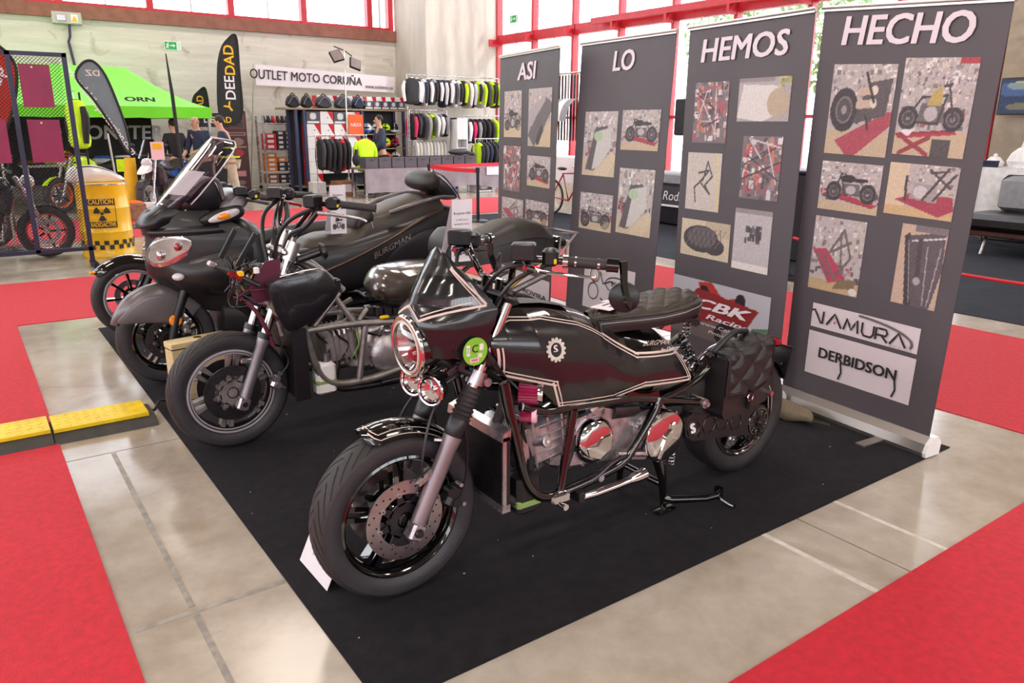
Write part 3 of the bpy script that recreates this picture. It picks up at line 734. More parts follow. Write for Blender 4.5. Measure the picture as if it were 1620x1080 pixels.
text('tail_lettering', 'by Dertay', 0.026, P1(tx+0.07, ty(tx+0.07, tz-0.03)-0.018, tz-0.034), (1, 0.03, -0.05), (0.1, -0.25, 1), G_['white_plastic'], tank, bold=0.015, shear=0.3)
part('filler_cap', MB().lathe([(0, 0.014), (0.030, 0.014), (0.036, 0.008), (0.036, -0.004)], P1(1.44, 0, 0.935), (0, 0, 1), 28), 'chrome', tank)
part('tank_strip', MB().grid(lambda u, v: P1(lerp(1.30, 1.68, u), lerp(-0.05, 0.05, v), tk(lerp(1.30, 1.68, u))[1]-0.004*(2*v-1)**2+0.004), 14, 4), 'leather', tank)
# air-box mouth under the front of the tank (woven carbon)
part('intake_shroud', MB().loft([[P1(1.255+0.02*k, -0.115-0.02*k, 0.86-0.03*k), P1(1.27+0.03*k, -0.155, 0.80-0.05*k), P1(1.30+0.04*k, -0.15, 0.745-0.02*k), P1(1.28, -0.08, 0.78)] for k in (0, 1)], caps=True), 'black_satin')

# saddle
SX = [1.795, 1.83, 1.90, 1.98, 2.08, 2.17, 2.25, 2.305, 2.335]
SW = [0.020, 0.050, 0.070, 0.092, 0.120, 0.135, 0.128, 0.095, 0.040]
SZ = [0.822, 0.826, 0.828, 0.828, 0.832, 0.842, 0.852, 0.852, 0.845]
def seat_top(u, v):
    x = lerp(SX[0], SX[-1], u); t = 2*v-1; w = interp(x, SX, SW); z = interp(x, SX, SZ); y = w*t
    p = 0.092; a, b = (x+1.15*y)/p, (x-1.15*y)/p
    q = min(abs(a-round(a)), abs(b-round(b)))*2
    k = 1 if abs(t) < 0.80 else 0
    return P1(x, y, z+0.018*(1-abs(t)**2.5)+0.010*k*min(1, q*1.5)**0.6-0.006*(1 if 0.80 < abs(t) < 0.86 else 0))
sd = part('saddle_top', MB().grid(seat_top, 90, 44), 'brown_leather', ang=80)
def seat_side(u, v):
    a = u*2*PI; x = 2.065-0.270*math.cos(a); w = interp(x, SX, SW); s = 1 if math.sin(a) > 0 else -1
    z = interp(x, SX, SZ); y = s*w
    return P1(x+(-0.004*math.cos(a))*math.sin(v*PI), y*(1+0.05*math.sin(v*PI)), z-0.052*v)
part('saddle_band', MB().grid(seat_side, 80, 6, cu=True), 'leather', sd, ang=80)
part('saddle_piping', MB().tube([seat_side(i/64, 0.04) for i in range(64)], 0.0045, 6, closed=True), 'leather', sd)
part('saddle_seam', MB().tube([seat_side(i/64, 0.30)+Vector((0, 0.0, 0)) for i in range(64)], 0.0014, 5, closed=True), 'thread', sd)
part('saddle_base', MB().prism([(SX[i], -SW[i]) for i in range(9)]+[(SX[i], SW[i]) for i in range(8, -1, -1)], (0, Y1, 0.785), (1, 0, 0), (0, 1, 0), (0, 0, 1), 0.006), 'black_satin', sd)
for s in (-1, 1):
    part('saddle_spring', MB().tube([P1(2.26+0.014*math.cos(k*0.9), 0.07*s+0.014*math.sin(k*0.9), 0.70+k*0.0021) for k in range(40)], 0.0035, 6), 'chrome', sd)

# frame
DT = [(1.345, 0.70), (1.366, 0.60), (1.392, 0.50), (1.424, 0.37), (1.455, 0.295), (1.50, 0.252), (1.56, 0.238), (1.66, 0.242), (1.82, 0.262), (1.90, 0.285), (1.955, 0.335), (2.05, 0.45), (2.075, 0.50)]
RL = [(1.42, 0.60), (1.52, 0.562), (1.63, 0.552), (1.78, 0.540), (1.94, 0.522), (2.12, 0.478), (2.32, 0.430)]
def FQ(x, z, k=0.983): return x*k, 1.5-(1.5-z)*k
DT = [FQ(*p) for p in DT]; RL = [FQ(*p) for p in RL]
for s in (-1, 1):
    fr = part('frame_cradle', MB().tube([P1(x, 0.158*s, z) for x, z in DT], 0.0185, 14, k=5), 'black_gloss')
    part('frame_rail', MB().tube([P1(x, 0.152*s, z) for x, z in RL], 0.0150, 12, k=4), 'black_gloss', fr)
    part('frame_post', MB().cyl(P1(1.617, 0.156*s, 0.560), P1(1.566, 0.156*s, 0.265), 0.017, 14), 'black_gloss', fr)
    part('rear_strut', MB().tube([P1(2.04, 0.150*s, 0.50), P1(2.26, 0.14*s, 0.54), P1(2.46, 0.13*s, 0.64)], 0.013, 10, k=5), 'black_gloss', fr)
    part('pivot_bolt', MB().cyl(P1(2.285, 0.10*s, 0.446), P1(2.285, 0.175*s, 0.446), 0.020, 14).cyl(P1(2.285, 0.175*s, 0.446), P1(2.285, 0.188*s, 0.446), 0.011, 6), 'alloy', fr)
    part('gusset', MB().plate([(1.85, 0.548), (1.89, 0.572), (1.93, 0.556), (1.98, 0.545), (2.03, 0.548), (2.035, 0.525), (1.85, 0.535)], Y1+0.16*s, 0.004), 'black_gloss', fr)
    part('frame_lug', MB().cbox(P1(1.555, 0.162*s, 0.250), (0.085, 0.045, 0.045), 0.01).cyl(P1(1.56, 0.15*s, 0.222), P1(1.56, 0.20*s, 0.222), 0.012, 10), 'chrome', fr)
part('frame_cross_tube', MB().cyl(P1(1.435, -0.155, 0.31), P1(1.435, 0.155, 0.31), 0.016), 'black_gloss')
# radiator
rx = 1.315
rad = part('radiator', MB().b2((rx, Y1-0.165, 0.285), (rx+0.020, Y1+0.165, 0.52)), 'radiator_core', smooth=False)
part('radiator_tank', MB().loft([[P1(rx-0.008, y, z), P1(rx+0.025, y, z+0.005), P1(rx+0.028, y, z+0.040), P1(rx-0.002, y, z+0.030)] for y, z in ((-0.172, 0.515), (0.172, 0.515))]), 'alloy', rad, ang=20)
part('radiator_tank', MB().b2((rx-0.006, Y1-0.172, 0.262), (rx+0.026, Y1+0.172, 0.288)), 'alloy', rad, smooth=False)
part('radiator_side', MB().b2((rx-0.004, Y1-0.172, 0.27), (rx+0.010, Y1-0.165, 0.53)), 'alloy', rad, smooth=False)
part('radiator_frame', MB().b2((rx+0.010, Y1-0.172, 0.27), (rx+0.024, Y1-0.165, 0.53)), 'black_satin', rad, smooth=False)
gm = MB()
for k in range(26): gm.b2((rx-0.003, Y1-0.16, 0.29+k*0.0088), (rx-0.001, Y1+0.16, 0.2922+k*0.0088))
for k in range(38): gm.b2((rx-0.004, Y1-0.16+k*0.0085, 0.288), (rx-0.002, Y1-0.158+k*0.0085, 0.518))
part('radiator_guard', gm, 'dark_steel', rad, smooth=False)
part('radiator_hose', MB().tube([P1(1.35, -0.08, 0.55), P1(1.37, -0.10, 0.62), P1(1.44, -0.06, 0.62), P1(1.50, -0.05, 0.56)], 0.019, 12, k=6), 'rubber')
part('radiator_hose', MB().tube([P1(1.34, -0.14, 0.30), P1(1.40, -0.13, 0.27), P1(1.45, -0.11, 0.33), P1(1.52, -0.10, 0.36)], 0.017, 12, k=6), 'rubber')
bt = part('coolant_bottle', MB().cbox(P1(1.43, -0.125, 0.295), (0.10, 0.08, 0.15), 0.014), 'black_satin')
part('level_band', MB().cbox(P1(1.43, -0.125, 0.262), (0.103, 0.083, 0.034), 0.008), 'green_coolant', bt); part('bottle_cap', MB().cyl(P1(1.455, -0.125, 0.37), P1(1.455, -0.125, 0.41), 0.017), 'black_matt', bt)
# engine
en = part('crankcase', MB().cbox(P1(1.80, 0, 0.385), (0.42, 0.21, 0.20), 0.04).cbox(P1(2.02, -0.02, 0.37), (0.22, 0.22, 0.19), 0.05), 'cast_alloy')
part('cylinder', MB().cbox(P1(1.545, -0.02, 0.455), (0.19, 0.21, 0.17), 0.018, M=Matrix.Rotation(-0.12, 3, 'Y')), 'cast_alloy', en)
fm = MB()
for k in range(3): part('cylinder_flange', MB().cbox(P1(1.475+k*0.062, -0.02, 0.452+k*0.007), (0.012, 0.222, 0.178), 0.004, M=Matrix.Rotation(-0.12, 3, 'Y')), 'alloy', en)
for k in range(5): part('cylinder_rib', MB().cbox(P1(1.55, -0.127, 0.395+k*0.03), (0.12, 0.012, 0.008), 0.003, M=Matrix.Rotation(-0.12, 3, 'Y')), 'cast_alloy', en)
part('cylinder_head', MB().cbox(P1(1.435, -0.02, 0.445), (0.06, 0.22, 0.19), 0.02, M=Matrix.Rotation(-0.12, 3, 'Y')), 'alloy', en)
part('plug_tower', MB().lathe([(0.013, 0), (0.013, 0.05), (0.020, 0.052), (0.020, 0.062), (0.012, 0.064), (0, 0.060)], P1(1.475, -0.125, 0.46), (0.15, -0.95, 0.35), 16), 'alloy', en)
cc = P1(1.745, -0.105, 0.405)
cv = part('clutch_cover', MB().lathe([(0.0, 0.05), (0.060, 0.050), (0.070, 0.046), (0.086, 0.028), (0.092, 0.0), (0.092, -0.03)], cc, (0, -1, 0), 48), 'chrome', en, ang=30)
part('cover_step', MB().prism([(-0.06, -0.01), (-0.01, -0.01), (0.01, 0.014), (0.058, 0.02), (0.05, -0.035), (0.0, -0.062), (-0.05, -0.04)], cc+Vector((0, -0.051, 0)), (1, 0, 0), (0, 0, 1), (0, -1, 0), 0.006), 'chrome', en)
cb = MB()
for k in range(8):
    a = 2*PI*k/8+0.3; o = cc+Vector((0.098*math.cos(a), -0.006, 0.098*math.sin(a))); part('cover_bolt', MB().cyl(o, o+Vector((0, -0.012, 0)), 0.0075, 8), 'alloy', en)
part('oil_filler', MB().lathe([(0.034, 0), (0.034, 0.03), (0.026, 0.04), (0.016, 0.055), (0, 0.056)], P1(1.765, -0.09, 0.505), (0.0, -0.8, 0.6), 20), 'alloy', en)
part('starter_motor', MB().cyl(P1(1.84, -0.10, 0.49), P1(1.96, -0.10, 0.475), 0.034, 16), 'dark_steel', en)
part('belt_case', MB().prism([(1.62, 0.33), (1.66, 0.50), (1.80, 0.515), (1.97, 0.455), (2.10, 0.47), (2.16, 0.40), (2.13, 0.29), (2.02, 0.255), (1.84, 0.30)], (0, Y1-0.095, 0), (1, 0, 0), (0, 0, 1), (0, -1, 0), 0.022), 'cast_alloy', en)
vc = P1(2.062, -0.13, 0.360)
part('variator_cover', MB().lathe([(0.0, 0.056), (0.076, 0.054), (0.097, 0.048), (0.102, 0.036), (0.102, -0.02), (0.110, -0.025), (0.110, -0.04)], vc, (0, -1, 0), 48), 'chrome', en, ang=30)
part('variator_spanner', MB().prism([(-0.012, 0.0), (-0.045, -0.075), (-0.036, -0.079), (0.002, -0.012), (0.014, -0.002), (0.040, 0.042), (0.034, 0.055), (0.022, 0.048), (0.018, 0.030), (-0.004, 0.016)], vc+Vector((0, -0.056, 0)), (1, 0, 0), (0, 0, 1), (0, -1, 0), 0.008).cyl(vc+Vector((0, -0.05, 0)), vc+Vector((0, -0.066, 0)), 0.016, 16), 'chrome', en)
vb = MB()
for k in range(6):
    a = 2*PI*k/6+0.6; o = vc+Vector((0.113*math.cos(a), 0.02, 0.113*math.sin(a))); part('case_bolt', MB().cyl(o, o+Vector((0, -0.03, 0)), 0.010, 8), 'alloy', en)
for (fx, fz, r, L, m_) in ((1.478, 0.645, 0.038, 0.075, 'crimson_filter'), (1.452, 0.575, 0.026, 0.05, 'crimson_filter')):
    o = P1(fx, -0.155, fz); d = Vector((0.72, -0.68, -0.02)).normalized(); n = 48; pr = []
    fl = part('air_filter', MB().loft([[o-d*h+(frame_of(d)[0]*math.cos(2*PI*i/n)+frame_of(d)[1]*math.sin(2*PI*i/n))*r*s*(1 if i % 2 else 0.90) for i in range(n)] for h, s in ((0, 0.97), (L, 1.05))]), m_, ang=20)
    part('filter_cap', MB().lathe([(0, -0.012), (r*0.45, -0.01), (r*0.72, 0.0), (r*0.98, 0.006), (r*1.02, 0.0), (r*1.02, -0.01)], o, d, 28), 'chrome' if r > 0.03 else 'pink_label', fl)
part('breather_pipe', MB().tube([P1(1.47, -0.13, 0.575), P1(1.56, -0.13, 0.60), P1(1.64, -0.10, 0.56)], 0.008, 8, k=5), 'alloy')
for k, q in enumerate((((1.40, -0.09, 0.70), (1.46, -0.07, 0.66), (1.52, -0.10, 0.60), (1.55, -0.08, 0.52)), ((1.38, -0.04, 0.72), (1.44, -0.12, 0.62), (1.42, -0.13, 0.52), (1.47, -0.11, 0.40)), ((1.62, -0.10, 0.52), (1.66, -0.115, 0.45), (1.64, -0.12, 0.36), (1.60, -0.115, 0.28)), ((1.86, -0.11, 0.52), (1.94, -0.10, 0.50), (2.02, -0.12, 0.47), (2.10, -0.11, 0.46)))):
    part('wiring_loom', MB().tube([P1(*p) for p in q], 0.0075, 8, k=6), 'black_satin')
part('throttle_body', MB().cyl(P1(1.40, -0.05, 0.62), P1(1.56, -0.05, 0.60), 0.035, 16).cbox(P1(1.60, -0.03, 0.60), (0.10, 0.10, 0.07), 0.02), 'dark_steel')
part('battery_box', MB().cbox(P1(1.90, 0, 0.58), (0.34, 0.16, 0.11), 0.02), 'black_matt')
# foot gear
part('foot_peg', MB().tube([P1(1.64, -0.185, 0.232), P1(1.70, -0.20, 0.238), P1(1.86, -0.205, 0.246)], 0.014, 14), 'chrome')
part('peg_tip', MB().tube([P1(1.855, -0.205, 0.246), P1(1.88, -0.205, 0.249), P1(1.93, -0.205, 0.254), P1(1.935, -0.205, 0.254)], [0.015, 0.021, 0.024, 0.018], 14), 'chrome')
part('peg_bracket', MB().cbox(P1(1.64, -0.165, 0.235), (0.03, 0.07, 0.05), 0.008).tube([P1(1.60, -0.13, 0.26), P1(1.70, -0.17, 0.275), P1(1.82, -0.165, 0.32), P1(1.98, -0.15, 0.318)], 0.008, 8, k=5), 'dark_steel')
part('foot_lever', MB().tube([P1(1.84, -0.15, 0.335), P1(1.92, -0.16, 0.318), P1(2.02, -0.165, 0.296)], 0.010, 10).ball(P1(2.02, -0.165, 0.296), 0.015, 10, 6).cyl(P1(1.74, -0.15, 0.275), P1(1.74, -0.18, 0.275), 0.013, 10), 'alloy')
# centre stand
csd = part('centre_stand', MB().tube([P1(2.10, -0.10, 0.27), P1(2.125, -0.12, 0.14), P1(2.13, -0.13, 0.020)], [0.030, 0.018, 0.012], 10).tube([P1(2.10, 0.10, 0.27), P1(2.125, 0.12, 0.14), P1(2.13, 0.13, 0.020)], [0.030, 0.018, 0.012], 10).cyl(P1(2.125, -0.12, 0.12), P1(2.125, 0.12, 0.12), 0.014), 'black_gloss')
for s in (-1, 1): part('stand_foot', MB().cbox(P1(2.13, 0.138*s, 0.014), (0.10, 0.036, 0.014), 0.005), 'black_gloss', csd)
part('stand_tang', MB().tube([P1(2.128, -0.125, 0.06), P1(2.16, -0.14, 0.05), P1(2.30, -0.20, 0.040), P1(2.36, -0.215, 0.045)], [0.02, 0.016, 0.014, 0.016], 10).prism([(0, 0), (0.02, 0), (0.02, 0.05), (0, 0.05)], P1(2.35, -0.23, 0.03), (1, 0, 0), (0, 0, 1), (0, 1, 0), 0.03).tube([P1(2.36, -0.22, 0.035), P1(2.375, -0.26, 0.018), P1(2.38, -0.285, 0.016)], 0.008, 8), 'black_gloss', csd)
part('stand_spring', MB().tube([P1(2.17+0.011*math.cos(k*1.0), -0.12+0.011*math.sin(k*1.0), 0.19+k*0.0022) for k in range(48)], 0.003, 6), 'alloy', csd)
# rear wheel, drive case, shock, bag
rw = P1(2.685, 0.0, 0.279)
wheel(bike, rw, 0.273, 0.155, 0.190, 'black_gloss', 'chrome', 5, True, (1,), 0.11, 0.08, tread=False, front=False)
swp = [(2.205, 0.360), (2.215, 0.392), (2.250, 0.405), (2.262, 0.396), (2.30, 0.392), (2.315, 0.400), (2.36, 0.398), (2.42, 0.388), (2.44, 0.396), (2.50, 0.388), (2.56, 0.372), (2.62, 0.358), (2.70, 0.346), (2.745, 0.31), (2.75, 0.262), (2.725, 0.222), (2.68, 0.205), (2.62, 0.212), (2.60, 0.228), (2.48, 0.250), (2.36, 0.268), (2.26, 0.282), (2.215, 0.312)]
sw = part('drive_case', MB().plate(swp, Y1-0.145, 0.045), 'black_satin')
for (cx_, cz_, r_) in ((2.258, 0.338, 0.034), (2.352, 0.332, 0.036), (2.435, 0.325, 0.034), (2.522, 0.308, 0.034), (2.40, 0.352, 0.013)):
    part('case_boss', MB().tor(P1(cx_, -0.146, cz_), (0, -1, 0), r_, 0.0035, 28, 6), 'dark_steel', sw)
text('case_emblem', 'S', 0.06, P1(2.258, -0.1475, 0.338), (1, 0, 0), (0, 0, 1), G_['white_plastic'], sw, bold=0.05, shear=-0.3)
hubc = P1(2.672, -0.145, 0.276)
part('axle_hub', MB().lathe([(0, 0.026), (0.012, 0.026), (0.016, 0.016), (0.022, 0.016), (0.024, 0.004), (0.05, 0.004), (0.056, 0.0)], hubc, (0, -1, 0), 28), 'dark_steel', sw)
hr = MB()
for k in range(10):
    a = 2*PI*k/10; e = Vector((math.cos(a), 0, math.sin(a))); hr.cbox(hubc+e*0.045+Vector((0, -0.004, 0)), (0.026, 0.008, 0.007), 0.002, M=Matrix.Rotation(-a, 3, 'Y'))
part('hub_ribs', hr.tor(hubc, (0, -1, 0), 0.060, 0.006, 36, 6), 'black_gloss', sw)
wb = MB()
for (cx_, cz_) in ((2.62, 0.212), (2.655, 0.205), (2.69, 0.208), (2.30, 0.30), (2.725, 0.24)): part('case_bolt', MB().cyl(P1(cx_, -0.15, cz_), P1(cx_, -0.14, cz_), 0.011, 8), 'dark_steel', sw)
part('swing_arm', MB().tube([P1(2.24, 0.13, 0.36), P1(2.45, 0.135, 0.33), P1(2.685, 0.125, 0.285)], 0.022, 12), 'black_satin')
for s in (-1, 1):
    sh = part('shock_absorber', MB().cyl(P1(2.60, 0.115*s, 0.37), P1(2.44, 0.115*s, 0.65), 0.013, 12), 'chrome')
    part('shock_spring', MB().tube([P1(2.59-0.15*k/60+0.0, 0.115*s, 0.39+0.24*k/60)+Vector((0.024*math.cos(k*0.95), 0.024*math.sin(k*0.95), 0.01*math.cos(k*0.95))) for k in range(61)], 0.0045, 6), 'black_gloss', sh)
def rf(u, v):
    a = math.radians(lerp(135, 28, u)); t = 2*v-1; r = 0.325-0.05*abs(t)**3; return rw+Vector((-0.02+r*math.cos(a), t*0.095, r*math.sin(a)+0.005))
rg = part('rear_mudguard', MB().grid(rf, 24, 10), 'black_gloss', ang=60)
part('plate_holder', MB().prism([(0, 0), (0.16, 0), (0.16, 0.15), (0, 0.15)], P1(2.93, -0.08, 0.40), (0, 1, 0), (0.25, 0, 0.97), (1, 0, 0), 0.006), 'black_satin', rg)
part('number_plate', MB().prism([(0, 0), (0.15, 0), (0.15, 0.13), (0, 0.13)], P1(2.943, -0.075, 0.41), (0, 1, 0), (0.25, 0, 0.97), (1, 0, 0), 0.003), 'white_plastic', rg)
for s in (-1, 1): part('plate_stay', MB().tube([P1(2.86, 0.05*s, 0.46), P1(2.94, 0.05*s, 0.47)], 0.012, 8), 'black_gloss', rg)
part('tail_lamp', MB().cbox(P1(2.90, 0, 0.57), (0.05, 0.12, 0.04), 0.014), 'red_lens', rg)
# quilted saddle bag hung on the left side
def bag_pt(u, v, w):  # u along the bike, v up, w outward
    x = lerp(2.345, 2.615, u)+0.02*(1-v)*(u-0.5); z = lerp(0.385, 0.645, v)+0.035*(u-0.5)
    return P1(x, -0.118-w, z)
bag = part('saddle_bag', MB().loft([[bag_pt(u, v, w) for u, v in ((0.06, 0.02), (0.5, 0.0), (0.94, 0.02), (1.0, 0.12), (1.0, 0.98), (0.0, 0.98), (0.0, 0.12))] for w in (0.0, 0.02, 0.088, 0.10)]), 'leather', ang=25)
def flap(u, v):
    # over the top then down the face, lower edge dips to a tab
    lowv = lerp(0.40, 0.30, 1-abs(2*u-1)) if abs(2*u-1) < 0.9 else 0.42
    if v < 0.3: k = v/0.3; b = bag_pt(u, 1.0, lerp(0.0, 0.105, k)); b.z += 0.010; n = Vector((0, 0, 1)); s, t = u, k*0.4
    else: k = (v-0.3)/0.7; b = bag_pt(u, lerp(1.0, lowv, k), 0.106); n = Vector((0, -1, 0)); s, t = u, 0.4+k
    a_, b_ = (s*2.0+t*1.5), (s*2.0-t*1.5); q = min(abs(a_-round(a_)), abs(b_-round(b_)))*2
    edge = 1 if 0.06 < u < 0.94 and v < 0.92 else 0
    return b+n*(0.003+0.013*edge*min(1, q*1.5)**0.6)+Vector((0, -0.004*math.sin(PI*u), 0))
fl = part('bag_flap', MB().grid(flap, 48, 60), 'leather', bag, ang=80)
part('flap_piping', MB().tube([flap(0.0, k/20) for k in range(21)]+[flap(k/24, 1.0) for k in range(1, 24)]+[flap(1.0, 1-k/20) for k in range(21)], 0.005, 6), 'black_satin', fl)
part('bag_strap', MB().tube([flap(0.5, 0.93)+Vector((0, -0.006, 0)), bag_pt(0.5, 0.30, 0.112), bag_pt(0.5, 0.12, 0.110), bag_pt(0.5, 0.06, 0.104)], 0.014, 8, flat=0.25), 'leather', bag)
part('bag_buckle', MB().tor(bag_pt(0.5, 0.26, 0.118), (0, -1, 0), 0.016, 0.0035, 16, 6), 'chrome', bag)
part('bag_bolt', MB().cyl(bag_pt(0.96, 0.16, 0.10), bag_pt(0.96, 0.16, 0.125), 0.011, 10).cyl(bag_pt(0.04, 0.98, 0.02), bag_pt(0.04, 0.98, 0.03), 0.008, 8), 'chrome', bag)
part('bag_hanger', MB().tube([P1(2.33, -0.13, 0.62), P1(2.45, -0.14, 0.70), P1(2.57, -0.12, 0.69)], 0.012, 8, k=4), 'leather', bag)
# handlebar with grips, levers, mirrors
hb = part('handlebar', MB().tube([P1(1.395, -0.05, 1.012), P1(1.395, 0.05, 1.012)], 0.012, 12), 'black_gloss')
for s in (-1, 1):
    part('bar_half', MB().tube([P1(1.395, 0.05*s, 1.012), P1(1.397, 0.085*s, 1.02), P1(1.385, 0.12*s, 1.075), P1(1.395, 0.155*s, 1.100), P1(1.43, 0.20*s, 1.104), P1(1.60, 0.345*s, 1.090)], 0.0115, 12, k=5), 'black_gloss', hb)
    part('riser', MB().cyl(P1(1.385, 0.04*s, 0.955), P1(1.395, 0.04*s, 1.02), 0.020, 14), 'black_gloss', hb)
    gd = (P1(1.60, 0.345*s, 1.090)-P1(1.43, 0.20*s, 1.104)).normalized(); g0 = P1(1.485, 0.2475*s, 1.0995)
    gp = part('grip', MB().tube([g0+gd*k for k in (0, 0.012, 0.013, 0.028, 0.029, 0.10, 0.101, 0.113, 0.114, 0.13)], [0.018, 0.018, 0.0165, 0.0165, 0.0165, 0.0165, 0.0165, 0.0165, 0.0165, 0.0165], 18), 'rubber', hb)
    part('grip_band', MB().cyl(g0-gd*0.006, g0+gd*0.010, 0.0205, 18).cyl(g0+gd*0.030, g0+gd*0.036, 0.0182, 18).cyl(g0+gd*0.100, g0+gd*0.107, 0.0182, 18), 'chrome', gp)
    part('bar_end', MB().cyl(g0+gd*0.128, g0+gd*0.165, 0.0215, 18), 'black_gloss', hb)
    part('bar_end_cap', MB().cyl(g0+gd*0.165, g0+gd*0.169, 0.008, 12), 'chrome', hb)
    part('switch_box', MB().cbox(P1(1.452, 0.219*s, 1.112), (0.05, 0.052, 0.055), 0.010, rz=0.7*s if s < 0 else -0.7), 'black_satin', hb)
    part('switch_button', MB().cbox(P1(1.447, 0.249*s, 1.103), (0.014, 0.008, 0.018), 0.003, rz=-0.7*s), 'yellow_switch', hb)
    mc = part('brake_reservoir', MB().cbox(P1(1.375, 0.185*s, 1.132), (0.074, 0.066, 0.052), 0.005, rz=0.7*s if s < 0 else -0.7), 'black_satin', hb)
    part('lever_perch', MB().tube([P1(1.39, 0.175*s, 1.095), P1(1.372, 0.215*s, 1.086)], 0.012, 10), 'dark_steel', hb)
    part('brake_lever', MB().tube([P1(1.372, 0.215*s, 1.086), P1(1.395, 0.26*s, 1.078), P1(1.47, 0.32*s, 1.068), P1(1.515, 0.345*s, 1.062)], [0.011, 0.009, 0.007, 0.006], 10, k=5, flat=0.7).ball(P1(1.518, 0.347*s, 1.062), 0.010, 10, 6), 'chrome', hb)
    part('lever_adjuster', MB().cyl(P1(1.362, 0.20*s, 1.085), P1(1.40, 0.235*s, 1.085), 0.008, 8), 'red_plastic', hb)
me_ = P1(1.615, -0.365, 1.085)
part('mirror_arm', MB().prism([(-0.012, 0.02), (0.014, 0.02), (0.012, -0.06), (0.03, -0.115), (0.022, -0.13), (0.006, -0.11), (-0.008, -0.06)], me_, (1, 0, 0), (0, 0.1, 1), (0, -1, 0), 0.010), 'black_gloss', hb)
part('mirror_shell', MB().lathe([(0, 0.012), (0.035, 0.010), (0.047, 0.004), (0.049, -0.004), (0.045, -0.006), (0, -0.006)], P1(1.648, -0.345, 0.985), (-0.75, -0.65, 0.1), 32), 'black_satin', hb)
part('mirror_glass', MB().lathe([(0, -0.0065), (0.044, -0.0065)], P1(1.648, -0.345, 0.985), (-0.75, -0.65, 0.1), 32), 'reflector', hb)
me2 = P1(1.615, 0.365, 1.085)
part('mirror_arm', MB().prism([(-0.012, 0.02), (0.014, 0.02), (0.012, -0.06), (0.03, -0.115), (0.022, -0.13), (0.006, -0.11), (-0.008, -0.06)], me2, (1, 0, 0), (0, 0.1, 1), (0, -1, 0), 0.010), 'black_gloss', hb)
part('mirror_shell', MB().lathe([(0, 0.012), (0.035, 0.010), (0.047, 0.004), (0.049, -0.004), (0, -0.006)], P1(1.648, 0.345, 0.985), (-0.75, 0.65, 0.1), 32), 'black_satin', hb)
for q, m_ in ((((1.38, -0.18, 1.09), (1.33, -0.13, 1.07), (1.30, -0.07, 0.98), (1.30, -0.05, 0.86)), 'black_satin'), (((1.38, 0.18, 1.09), (1.33, 0.13, 1.07), (1.29, 0.07, 0.98), (1.30, 0.05, 0.86)), 'black_satin'), (((1.44, -0.20, 1.085), (1.42, -0.12, 1.04), (1.36, -0.09, 0.98), (1.33, -0.07, 0.90)), 'gold'), (((1.44, -0.22, 1.09), (1.36, -0.16, 1.04), (1.32, -0.11, 0.95), (1.33, -0.06, 0.85)), 'black_satin')):
    part('control_cable', MB().tube([P1(*p) for p in q], 0.0065 if m_ != 'gold' else 0.008, 8, k=6), m_, hb)
part('dash_gauge', MB().lathe([(0, 0.02), (0.034, 0.02), (0.038, 0.012), (0.038, -0.02), (0.02, -0.035), (0, -0.036)], P1(1.30, 0.0, 0.985), (0.6, 0, 0.8), 28), 'black_satin', hb)
# ------------------------------------------------------------------ the stripped project bike, second in the row
Y2 = 3.58
def P2(x, y, z): return Vector((x, Y2+y, z))
b2 = thing('motorcycle', 'half-built bare-frame motorcycle with silver tube frame, second in the row', 'motorcycle', (1.75, Y2, 0.006))
def prt(root):
    def f(name, mb, m, par=None, **k): return ob(name, mb, G_[m], par or root, **k)
    return f
part2 = prt(b2)
def pillow(path, y0, y1, P, n=10, shrink=0.30, mid=0.5):
    "soft rounded body: outline in x-z swelling between y0 and y1"
    c = [sum(p[0] for p in path)/len(path), sum(p[1] for p in path)/len(path)]; pts = [(p.x, p.z) for p in smooth_path([(a, 0, b) for a, b in path], 4, True)]
    rings = []
    for k in range(n+1):
        t = k/n; s = (1-abs((t-mid)/max(mid, 1-mid))**2.6)**0.5 if 0 < t < 1 else 0.0
        s = 1-shrink+shrink*s; rings.append([P(c[0]+(a-c[0])*s, lerp(y0, y1, t), c[1]+(b-c[1])*s) for a, b in pts])
    return MB().loft(rings)
w2 = P2(0.912, 0, 0.286)
wheel(b2, w2, 0.280, 0.120, 0.203, 'black_satin', 'bright_lip', 6, True, (-1, 1), 0.132, 0.062, disc_m='dark_steel', spoke_m='old_steel', petal=True)
F2 = Vector((0.115, 0, 0.284)).normalized()
def K2(s, y, off=0.0): return P2(0.944, y, 0.240)+F2*s+Vector((-F2.z, 0, F2.x))*off
for s in (-1, 1):
    y = 0.10*s
    lg = part2('fork_leg', MB().tube([K2(-0.03, y), K2(0.05, y), K2(0.28, y), K2(0.30, y), K2(0.32, y)], [0.022, 0.025, 0.026, 0.030, 0.030], 18), 'fork_silver')
    part2('fork_seal', MB().cyl(K2(0.318, y), K2(0.345, y), 0.033, 18), 'black_satin', lg)
    part2('axle_clamp', MB().cbox(K2(0, y), (0.055, 0.05, 0.065), 0.008, M=Matrix.Rotation(0.38, 3, 'Y')), 'alloy', lg)
    part2('axle_nut', MB().cyl(K2(0, y)+Vector((0, 0.02*s, 0)), K2(0, y)+Vector((0, 0.034*s, 0)), 0.013, 12), 'dark_steel', lg)
    part2('fork_tube', MB().cyl(K2(0.33, y), K2(0.72, y), 0.0205, 18), 'chrome', lg)
    part2('fork_cap', MB().cyl(K2(0.72, y), K2(0.75, y), 0.028, 16), 'alloy', lg)
    part2('brake_bracket', MB().cbox(K2(0.20, y*0.92, 0.03), (0.08, 0.018, 0.026), 0.005, M=Matrix.Rotation(0.1, 3, 'Y')), 'alloy', lg)
caliper(b2, K2(0.13, -0.085, -0.125), 'alloy', 0.9); caliper(b2, K2(0.13, 0.085, -0.125), 'alloy', 0.9)
